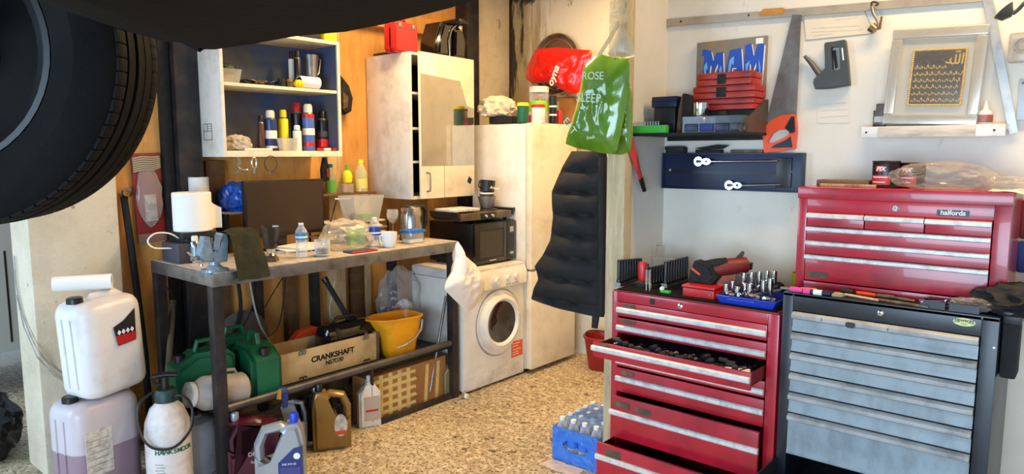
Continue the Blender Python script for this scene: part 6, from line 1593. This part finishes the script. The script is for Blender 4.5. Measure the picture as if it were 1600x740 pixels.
# little bottle & glue
a = P('Y', 3.27, 1371, 196); k_ = mp(a)
t = thing('ink_bottle', 'tiny black bottle at the left end of the white shelf', 'bottle', (a.x, 3.30, zs_))
hh = RZ(3.29, 162, 1371)-zs_
part('body', G().box((-.024, -.012, 0), (.024, .012, hh*.72), .004), 'black', t); part('cap', G().lathe([(.016, hh*.7), (.016, hh)], seg=16), 'matblack', t)
part('label', G().box((-.018, -.0132, .02), (.018, -.0118, hh*.45)), 'grey_top', t)
a = P('Y', 3.27, 1538, 196)
t = thing('glue_bottle', 'little white glue bottle with a pointed nozzle and red label', 'bottle', (RX(3.30, 1538, 196), 3.30, zs_))
hh = RZ(3.30, 157, 1538)-zs_
part('body', G().lathe([(.024, 0), (.026, .004), (.026, hh*.5), (.012, hh*.62)], seg=24), 'whitepl', t)
part('nozzle', G().lathe([(.012, hh*.6), (.010, hh*.72), (.003, hh)], seg=16), 'whitepl', t)
part('label', G().lathe([(.0265, hh*.08), (.0265, hh*.4)], seg=24, cap=False), mat('label_red_grey', 'a84a38', .5, dirt='4c4c50', ds=40, da=.9), t)
# items at the right edge
o_ = P('Y', 3.25, 1575, 22)
t = thing('inspection_lamp', 'grey bell shaped lamp head on a bent arm at the top right edge', 'lamp', o_)
pp = polyR([(1568, 16), (1574, 21), (1582, 22), (1592, 14), (1604, 2), (1640, -40)], 3.25, o_)
part('head', G().tube([Vector((pp[0][0], 0, pp[0][1])), Vector((pp[1][0], 0, pp[1][1])), Vector((pp[2][0], 0, pp[2][1]))], [.038, .030, .010], 20), 'gun', t)
part('arm', G().tube(smooth([Vector((p[0], 0, p[1])) for p in pp[2:5]]+[Vector((pp[4][0]+.02, .10, pp[4][1]+.02))]), .007, 10), 'gun', t)
o_ = P('Y', 3.32, 1599, 72)
t = thing('chrome_fitting', 'round chrome fitting in a clear packet at the right edge', 'fitting', o_)
part('ring', G().tube([(.022*math.cos(a), -.01, .022*math.sin(a)) for a in [2*PI*i/24 for i in range(24)]], .008, 8, True), 'chrome', t)
part('packet', G().box((-.045, -.02, -.06), (.05, .026, .05), .01), film('packet_clear', 'b8b0a0', .35, .2, .7), t)
o_ = P('Y', 3.34, 1588, 188)
t = thing('metal_plate', 'small pale metal plate on the wall at the right edge', 'plate', o_)
part('plate', G().box((0, -.006, 0), (.09, .006, .155), .002), mat('plate_pale', 'a8b4bc', .4, .3, dirt='7c848c', ds=8, da=.5), t)
part('screw', G().lathe([(.004, -.008), (.004, -.005)], (.012, 0, .14), 'Y', 10), 'chrome', t)
o_ = P('Y', 3.32, 1592, 372)
t = thing('tool_holder', 'red tool body hanging with a blue pouch at the right edge by the top box', 'tool', o_)
part('red_body', G().box((0, -.03, 0), (.12, .0, .15), .01), 'red_dark', t)
part('blue_body', G().box((0.0, -.03, -.13), (.12, .0, -.01), .01), 'bluedark', t)
part('wire', G().tube(smooth([(0, -.02, -.10), (-.015, -.03, -.16), (-.02, -.03, -.22), (.01, -.02, -.27)]), .003), 'black', t)

# ---- on the red top box
HZ = 1.117+.41
a = P('Z', HZ, 1280, 292); b = P('Z', HZ, 1360, 294)
t = thing('wood_block', 'rough grey brown wooden block on the left of the red top box', 'wood', (RX(3.08, 1280, 290), 3.04, HZ))
part('block', G().box((0, 0, 0), (RX(3.08, 1361, 290)-RX(3.08, 1280, 290), .09, RZ(3.06, 281, 1320)-HZ), .004), 'brownwood', t)
part('strip', G().box((.02, -.02, 0), (.23, -.003, .012), .002), 'wood', t)
for i, (x, Y, lb) in enumerate(((1383, 3.08, 'black tin with a red and white label on the red top box'), (1423, 3.14, 'second black tin mostly behind the clear plastic bag'))):
    q = Vector((RX(Y, x, 290), Y, HZ)); k_ = mp(q)
    hh = RZ(Y, 251+3*i, x)-HZ
    t = thing('paint_tin', lb, 'tin', q)
    part('tin', G().lathe([(19.5*k_, 0), (20*k_, .003), (19.3*k_, .006), (19.3*k_, hh-.006), (20*k_, hh-.003), (19.4*k_, hh), (17*k_, hh-.004), (0, hh-.004)], seg=36), 'black', t)
    g = G()
    def arcpatch(a0, a1, z0, z1, r_): return G().surf(lambda u, v: Vector((r_*math.cos(R(a0+(a1-a0)*u)), r_*math.sin(R(a0+(a1-a0)*u)), z0+(z1-z0)*v)), 12, 2)
    lb_ = part('label', arcpatch(-150, -58, hh*.12, hh*.48, 19.5*k_), mat('label_tin_red', 'c02c24', .5), t, 'red label')
    part('label', arcpatch(-125, -85, hh*.60, hh*.82, 19.5*k_), mat('label_tin_red', '808080'), t)
    words('FIX', .022, 'paper', lb_, (-3*k_, -19.9*k_, hh*.70), bold=.0008, shear=.2); part('label_line', arcpatch(-140, -70, hh*.38, hh*.42, 19.7*k_), 'paper', lb_); part('label_line', arcpatch(-140, -80, hh*.2, hh*.23, 19.7*k_), 'paper', lb_)
q = Vector((RX(3.10, 1475, 290), 3.04, HZ)); k_ = mp(q)
single('plastic_bag', G().blob((62*k_*1.0, .085, 21*k_), (0, 0, 19*k_), .25, 1.5, 51, 5, -18.8*k_, ridged=True), film('bag_grey', 'b8ac9c', .12, .1, .6), 'crumpled clear plastic bag lying on the red top box', 'bag', q)
single('plastic_bag', G().blob((34*k_, .07, 11*k_), (0, 0, 10*k_), .3, 1.6, 57, 4, -9.8*k_, ridged=True), film('bag_grey', '808080'), 'flat trailing end of plastic film right of the larger bag', 'bag', q+Vector((84*k_, .0, 0)))
single('paper_sheet', G().surf(lambda u, v: Vector((-.02+.22*u, -.10+.2*v, .004+(-.02*max(0, u-.35)*3 if u > .35 else 0)+.006*noise.noise(Vector((u*4, v*4, 1))))), 24, 16), 'paper', 'pale paper sheet hanging over the right end of the red top box', 'paper', (-.31, 3.05, HZ), smooth=60)

# ---- on the red chest (mat top z 1.03)
RT = 1.030
def rail(nm, lb, xa, Ya, xb, Yb, n, h0, h1, r0, slab, grp, m='black'):
    A = Vector((RX(Ya, xa, 445), Ya, RT)); B = Vector((RX(Yb, xb, 445), Yb, RT))
    t = thing(nm, lb, 'socket rail', A); d_ = B-A; ang = math.atan2(d_.y, d_.x); t.rotation_euler = (0, 0, ang)
    part('rail', G().box((-.012, -.014, 0), (d_.length+.012, .014, .012), .002), 'matblack', t)
    part('end_stop', G().box((-.016, -.015, 0), (-.012, .015, .02)), 'steel', t)
    p0 = None
    for k in range(n):
        f = k/(n-1); loc = A.lerp(B, f)+Vector((0, 0, .0125)); s_ = (h0+(h1-h0)*f)
        if p0 is None:
            p0 = thing('impact_socket', slab+', first from the front', 'socket', loc, 0, grp)
            part('socket', G().lathe([(r0*.85, 0), (r0, .004), (r0, .02), (r0*.82, .024), (r0*.82, h0-.002), (r0*.7, h0), (r0*.5, h0), (r0*.5, h0-.01), (0, h0-.01)], seg=14), m, p0)
        else:
            o = dup(p0, loc, None, slab+', %s from the front' % ORD[k]); o.scale = (1-.25*f, 1-.25*f, s_/h0)
rail('socket_rail', 'rail of tall black sockets along the left end of the red chest', 967, 2.86, 1000, 3.12, 9, .115, .09, .012, 'black socket on the leftmost rail of the red chest', 'black sockets on the left rail')
rail('socket_rail', 'second rail of black sockets behind the red screwdriver', 1016, 2.93, 1052, 3.14, 9, .085, .085, .011, 'black socket on the rail right of the red torch', 'black sockets on the middle rail')
rail('socket_rail', 'third rail of long black sockets at the back of the red chest', 1040, 2.98, 1072, 3.2, 9, .11, .11, .012, 'long black socket on the rail by the red box', 'black sockets on the third rail')
# torch / screwdriver
q = Vector((RX(2.92, 1004, 440), 2.92, RT)); 
t = thing('work_torch', 'upright red and black torch among the black sockets', 'torch', q)
part('base', G().lathe([(.033, 0), (.035, .006), (.034, .022), (.022, .032)], seg=24), 'matblack', t)
part('barrel', G().lathe([(.018, .03), (.022, .05), (.022, .11), (.019, .12)], seg=20), 'redpl', t)
part('rib', G().box((.020, -.006, .045), (.030, .006, .115), .003), 'black', t)
q = Vector((RX(2.85, 1017, 452), 2.85, RT))
for i, x in enumerate((1010, 1015)): single('hex_bit', G().lathe([(.004, 0), (.004, .03), (.007, .032), (.007, .10)], seg=10), 'chrome', ('left silver bit of the pair at the front of the chest', 'right silver bit of the pair at the front of the chest')[i], 'bit', (RX(2.84, x, 452), 2.84+.001*i, RT))
q = Vector((RX(2.86, 1041, 455), 2.86, RT))
t = thing('green_clip', 'little green and white clip before the red metal box', 'clip', q)
part('clip', G().box((-.025, -.012, 0), (.02, .012, .012), .003), 'green', t); part('wheel', G().lathe([(.009, -.006), (.009, .006)], (-.022, 0, .018), 'Y', 14), 'paper', t)
q = Vector((RX(3.24, 1028, 400), 3.24, RT))
t = thing('clear_case', 'pale clear plastic case standing against the wall behind the sockets', 'case', (RX(3.24, 1012, 430), 3.22, RT))
part('case', G().box((0, 0, 0), (.16, .03, RZ(3.22, 402, 1028)-RT), .005), 'frost', t); part('hanger', G().tube([(.05, .015, RZ(3.22, 402, 1028)-RT), (.05, .015, .16+.0), (.09, .015, .16), (.09, .015, RZ(3.22, 402, 1028)-RT)], .004), 'grey_top', t)
# red metal box and power tool on it
A = P('Z', RT, 1059, 462); B = P('Z', RT, 1106, 468)
t = thing('metal_box', 'small bright red steel box on the chest under the power tool', 'box', (-1.425, 2.85, RT), R(2))
part('body', G().box((0, 0, 0), (.145, .30, .038), .003), 'redpl', t); part('lid', G().box((-.004, -.004, .040), (.149, .304, .052), .004), 'redpl', t); part('stud', G().lathe([(.004, 0), (.003, -.003)], (.13, -.0045, .02), 'Y', 8), 'chrome', t)
zb = RT+.0525
t = thing('cordless_tool', 'dirty black and red cordless power tool lying on the red steel box', 'power tool', (-1.36, 2.95, zb))
part('battery', G().prism([(-.075, .0), (.035, .0), (.06, .03), (.03, .085), (-.045, .10), (-.06, .06)], -.045, .04, 'Y', .012), 'matblack', t)
part('motor_housing', G().tube([(.02, .02, .06), (.08, .06, .075), (.13, .12, .08)], [.034, .038, .036], 18), mat('tool_red', '7c2018', .5, dirt='241412', ds=12, da=.7), t)
part('grip', G().tube([(-.02, .0, .07), (.03, .02, .085), (.07, .05, .09)], .026, 14), 'matblack', t)
part('red_logo_plate', G().prism([(-.055, .062), (-.012, .038), (-.008, .045), (-.05, .072)], -.047, -.044), 'orange', t)
part('head', G().lathe([(.03, 0), (.032, .03)], (.125, .13, .06), 'Z', 20), 'darksteel', t)
part('cutting_disc', G().lathe([(.045, -.001), (.045, .001)], (0, 0, 0), 'X', 32, m=Matrix.Translation((.09, .13, .10)) @ Matrix.Rotation(R(25), 4, 'Y')), 'steel', t)
q = Vector((RX(2.98, 1158, 445), 3.02, RT))
t = thing('sanding_sheet', 'folded dusty brown sheet propped behind the blue tray', 'sheet', q)
part('sheet', G().surf(lambda u, v: Vector((-.05+.10*u, .03*abs(u-.5)-.02*v*0, .105*v*(1-.35*abs(u-.35)))), 14, 8), mat('dust_brown', '7c7064', .8), t)
part('sheet_fold', G().surf(lambda u, v: Vector((-.04+.085*u, .022+.02*u, .11*v*(1-.4*abs(u-.8)))), 14, 8), mat('dust_brown', '808080'), t)
# blue tray
A = P('Z', RT, 1126, 482); B = P('Z', RT, 1206, 490)
t = thing('parts_tray', 'bright blue plastic tray full of chrome sockets at the right of the red chest', 'tray', (-1.125, 2.925, RT))
part('tray', taper(.225, .255, .20, .225, .032, .003), mat('tray_blue', '1638a8', .3), t)
part('moulded_grip', G().box((-.075, -.114, .018), (.04, -.107, .026), .002), mat('tray_blue', '808080'), t)
p0 = None; random.seed(11)
spots = [(-.10, -.07, .075), (-.085, -.04, .085), (-.05, -.07, .07), (-.03, -.04, .08), (.01, .0, .07), (.0, -.06, .085), (-.06, .02, .115), (-.03, .03, .12), (-.0, .04, .125), (.03, .05, .13), (.055, .06, .13), (.045, -.03, .10), (.07, -.02, .11)]
for i, (x, y, h_) in enumerate(spots):
    loc = Vector((-1.125+x, 2.925+y, RT+.0045))
    if p0 is None:
        p0 = thing('chrome_socket', 'short chrome socket nearest the front left corner of the blue tray', 'socket', loc, 0, 'deep sockets in the blue tray')
        part('socket', G().lathe([(.0085, 0), (.009, .02), (.012, .03), (.012, h_), (.008, h_), (.008, h_-.012), (0, h_-.012)], seg=14), 'chrome', p0)
    else:
        o = dup(p0, loc, None, '%s chrome socket in the blue tray, %s counting from the front left' % ('tall' if h_ > .1 else 'short', ORD[i])); o.scale = (1, 1, h_/spots[0][2])
p0 = None
for i in range(14):
    loc = Vector((-1.125+random.uniform(-.095, .10), 2.925+random.uniform(-.09, -.075)+(.02 if i % 3 == 0 else 0), RT+.034+.006*(i % 3)))
    if p0 is None:
        p0 = thing('small_fitting', 'short chrome fitting lying loose in the blue tray', 'fitting', loc, 0, 'loose fittings in the blue tray')
        part('fitting', G().lathe([(.007, -.012), (.008, 0), (.006, .012)], (0, 0, 0), 'X', 10), 'chrome', p0)
    else: dup(p0, loc, random.uniform(0, 6))
for i, (x0_, y0_, x1_, y1_, m_, lb) in enumerate(((1168, 455, 1215, 447, 'brown', 'rusty bar lying across the back of the blue tray'), (1170, 462, 1222, 452, 'brown', 'second rusty bar lying nearer across the blue tray'))):
    A = P('Y', 2.87+.03*(1-i), x0_, y0_); B = P('Y', 2.93+.03*(1-i), x1_, y1_)
    single('rusty_bar', G().tube([A, B], .006, 8), m_, lb, 'bar')
single('work_glove', G().blob((.055, .05, .032), (0, 0, .031), .25, 2.5, 61, 4, -.030), mat('glove_navy', '14161e', .8), 'dark crumpled work glove at the back right of the red chest', 'glove', (RX(3.1, 1205, 450), 3.12, RT))
q = Vector((RX(3.16, 1229, 447), 3.16, RT+.0))
t = thing('yellow_cup', 'lime yellow plastic cup behind the corner of the red top box', 'cup', (RX(3.18, 1228, 447)+.0, 3.18, RT))
t.location.x = -1.02
part('cup', G().lathe([(.034, 0), (.04, .075), (.042, .105), (.038, .105), (.03, .01)], seg=28, cap=False), mat('lime_yellow', 'b4b41c', .4), t); part('base', G().lathe([(.034, 0), (.034, .008)], seg=24), mat('lime_yellow', '808080'), t)
# ---- tools in the open drawer
random.seed(21)
dz = .742+.038; oy = 2.8-.175
liner = part('drawer_liner', G().box((.06, -.16, .752), (.70, .25, .7795), .003), 'matblack', rc, 'black foam drawer liner')
for i in range(22):
    X = -1.76+.06+.031*i*1.0; Y = oy+.045+random.uniform(0, .09)
    if X > -1.06: break
    L = random.uniform(.09, .15)
    hd = random.choice(('open ended', 'ring')); 
    t = thing('spanner', 'small %s spanner in the open drawer, %s from its left end' % ('dark' if i % 3 else 'bright', ORD[i]), 'spanner', (X, Y, dz+.004+.003*(i % 3)), R(random.uniform(-70, 70)), 'spanners in the open drawer')
    part('shank', G().box((-.005, -L/2, 0), (.005, L/2, .004), .001), 'darksteel' if i % 3 else 'chrome', t)
    part('ring_end', G().tube([(.010*math.cos(a), L/2+.009+.010*math.sin(a), .003) for a in [2*PI*k/14 for k in range(14)]], .0035, 6, True), 'chrome', t)
p0 = None
for i in range(16):
    X = -1.70+.040*i; Y = oy+.03+random.uniform(0, .1)
    if p0 is None:
        p0 = thing('loose_socket', 'loose dark socket in the open drawer, first from its left end', 'socket', (X, Y, dz+.022), 0, 'loose sockets in the open drawer')
        part('socket', G().lathe([(.013, -.018), (.013, .018)], (0, 0, 0), 'X', 12), 'darksteel', p0)
    else: dup(p0, (X, Y, dz+.022), random.uniform(0, 6), 'loose dark socket in the open drawer, %s from its left end' % ORD[i])
single('tool_roll', G().box((-.05, -.03, 0), (.05, .03, .012), .004), 'paper', 'white paper packet at the right of the open drawer', 'packet', (-1.10, 2.70, dz), R(20))
# ---- on the dark chest: a row of hand tools along the front edge (top z 1.117)
GT = 1.117
def pt(x, y, dzv=0): 
    q = P('Z', GT, x, y); q.z += dzv; return q
def hand(nm, lb, cat, a, b, r, m, parts=()):
    A = pt(*a); B = pt(*b); A.z += r; B.z += r
    A.y = max(2.81, min(2.90, A.y)); B.y = max(2.81, min(2.90, B.y))
    o = A.copy(); t = thing(nm, lb, cat, o)
    n0 = 'handle' if parts else 'body'
    part(n0, G().tube([(0, 0, 0), (B-A)*.5, B-A], [r*.9, r, r*.85], 12), m, t)
    for (pn_, f0, f1, rr_, mm) in parts:
        part(pn_, G().tube([(B-A)*f0, (B-A)*f1], rr_, 10), mm, t)
    return t
hand('pipe_cutter', 'pink handled cutter at the left end of the dark chest', 'cutter', (1233, 456), (1244, 462), .011, 'pink', [('jaw', -.8, 0, .006, 'steel')])
hand('marker_pen', 'fat marker pen with a pink cap lying on the dark chest edge', 'pen', (1258, 462), (1292, 466), .010, 'navy', [('cap', -.28, .05, .0115, 'pink'), ('label', .2, .6, .0107, 'paper')])
hand('knife', 'peach coloured knife handle behind the marker pen', 'knife', (1250, 455), (1276, 457), .009, mat('peach', 'd8886c', .5), [('tip', 1, 1.3, .004, 'steel')])
hand('adhesive_tube', 'black tube lying right of the marker pen', 'tube', (1283, 460), (1302, 462), .010, 'matblack')
t = thing('paint_brush', 'bare wooden brush with splayed bristles on the dark chest', 'brush', pt(1310, 466)+Vector((0, .0, .006)))
t.location.y = 2.83
part('handle', G().tube([(.01, .01, .004), (.06, .0, .003), (.13, -.005, .0)], .0045, 8), 'wood', t)
part('bristles', G().prism([(-.03, -.02), (.005, -.012), (.012, .012), (-.012, .03), (-.035, .03)], -.005, .006, 'Z', .002), mat('bristle', 'a89070', .9), t)
hand('pliers', 'blunt black gripped pliers behind the wooden brush', 'pliers', (1318, 457), (1333, 462), .012, 'matblack')
hand('screwdriver', 'screwdriver with a bright orange red handle lying on the dark chest', 'screwdriver', (1340, 460), (1368, 465), .009, 'orange', [('blade', 1, 1.7, .003, 'steel')])
hand('chisel', 'brown handled chisel right of the red screwdriver', 'chisel', (1375, 462), (1398, 468), .009, 'brown', [('blade', 1, 1.8, .004, 'steel')])
hand('file', 'long brown file lying across the front edge of the dark chest', 'file', (1372, 470), (1436, 481), .006, 'brown', [('tang', 1, 1.2, .003, 'steel')])
hand('pencil', 'slim yellowish stick behind the long brown file', 'stick', (1410, 464), (1432, 470), .005, 'gold')
for i, (xa, xb, y, lb) in enumerate(((1437, 1476, 486, 'low black parts tray with silver spanners on the dark chest'), (1482, 1530, 491, 'low black parts tray with a crumpled clear bag on the dark chest'))):
    A = P('Y', 2.815, xa, y); B = P('Y', 2.815, xb, y)
    t = thing('magnetic_tray', lb, 'tray', (A.x, 2.815, GT)); w_ = B.x-A.x
    part('tray', G().box((0, 0, 0), (w_, .06, .003)).box((0, 0, .003), (w_, .003, .026)).box((0, .057, .003), (w_, .06, .026)).box((0, .003, .003), (.003, .057, .026)).box((w_-.003, .003, .003), (w_, .057, .026)), 'charcoal', t)
    part('rim', G().box((-.002, -.002, .024), (w_+.002, .0, .028)), 'black', t)
    if i == 0:
        s_ = thing('spanner', 'silver open spanner resting in the black parts tray', 'spanner', (A.x+.03, 2.84, GT+.020), R(30))
        part('shank', G().box((-.03, -.006, 0), (.05, .006, .005), .001), 'chrome', s_); part('jaw', G().lathe([(.011, 0), (.011, .006)], (-.03, 0, 0), 'Z', 12), 'chrome', s_)
        s_ = single('hose_clip', G().tube([(.014*math.cos(a), 0, .016+.014*math.sin(a)) for a in [2*PI*k/20 for k in range(20)]], .0035, 8, True), 'chrome', 'round silver hose clip standing in the black parts tray', 'hose clip', (A.x+.085, 2.845, GT+.006))
    else:
        single('plastic_bag', G().blob((.055, .024, .02), (0, 0, 0), .35, 2.6, 71, 4, ridged=True), film('bag_grey', '808080'), 'small crumpled clear bag in the right parts tray', 'bag', (A.x+.06, 2.846, GT+.026))
q = Vector((-.20, 2.92, GT))
single('work_jacket', G().blob((.13, .09, .055), (0, 0, .045), .28, 2.2, 81, 5, -.044, ridged=True), 'matblack', 'heap of black cloth on the right end of the dark chest', 'cloth', (-.195, 2.915, GT))
t = thing('side_pouch', 'long black pouch hanging down the right side of the dark chest', 'pouch', (-.248, 2.87, .90))
part('pouch', G().box((0, -.02, 0), (.05, .08, .235), .014), 'matblack', t)
part('flap', G().box((-.0, -.028, .19), (.055, .085, .25), .008), 'charcoal', t)
part('magnet_dot', G().lathe([(.004, 0), (.004, -.002)], (-.012, 2.798-2.87, .115), 'Y', 8), 'paper', t)
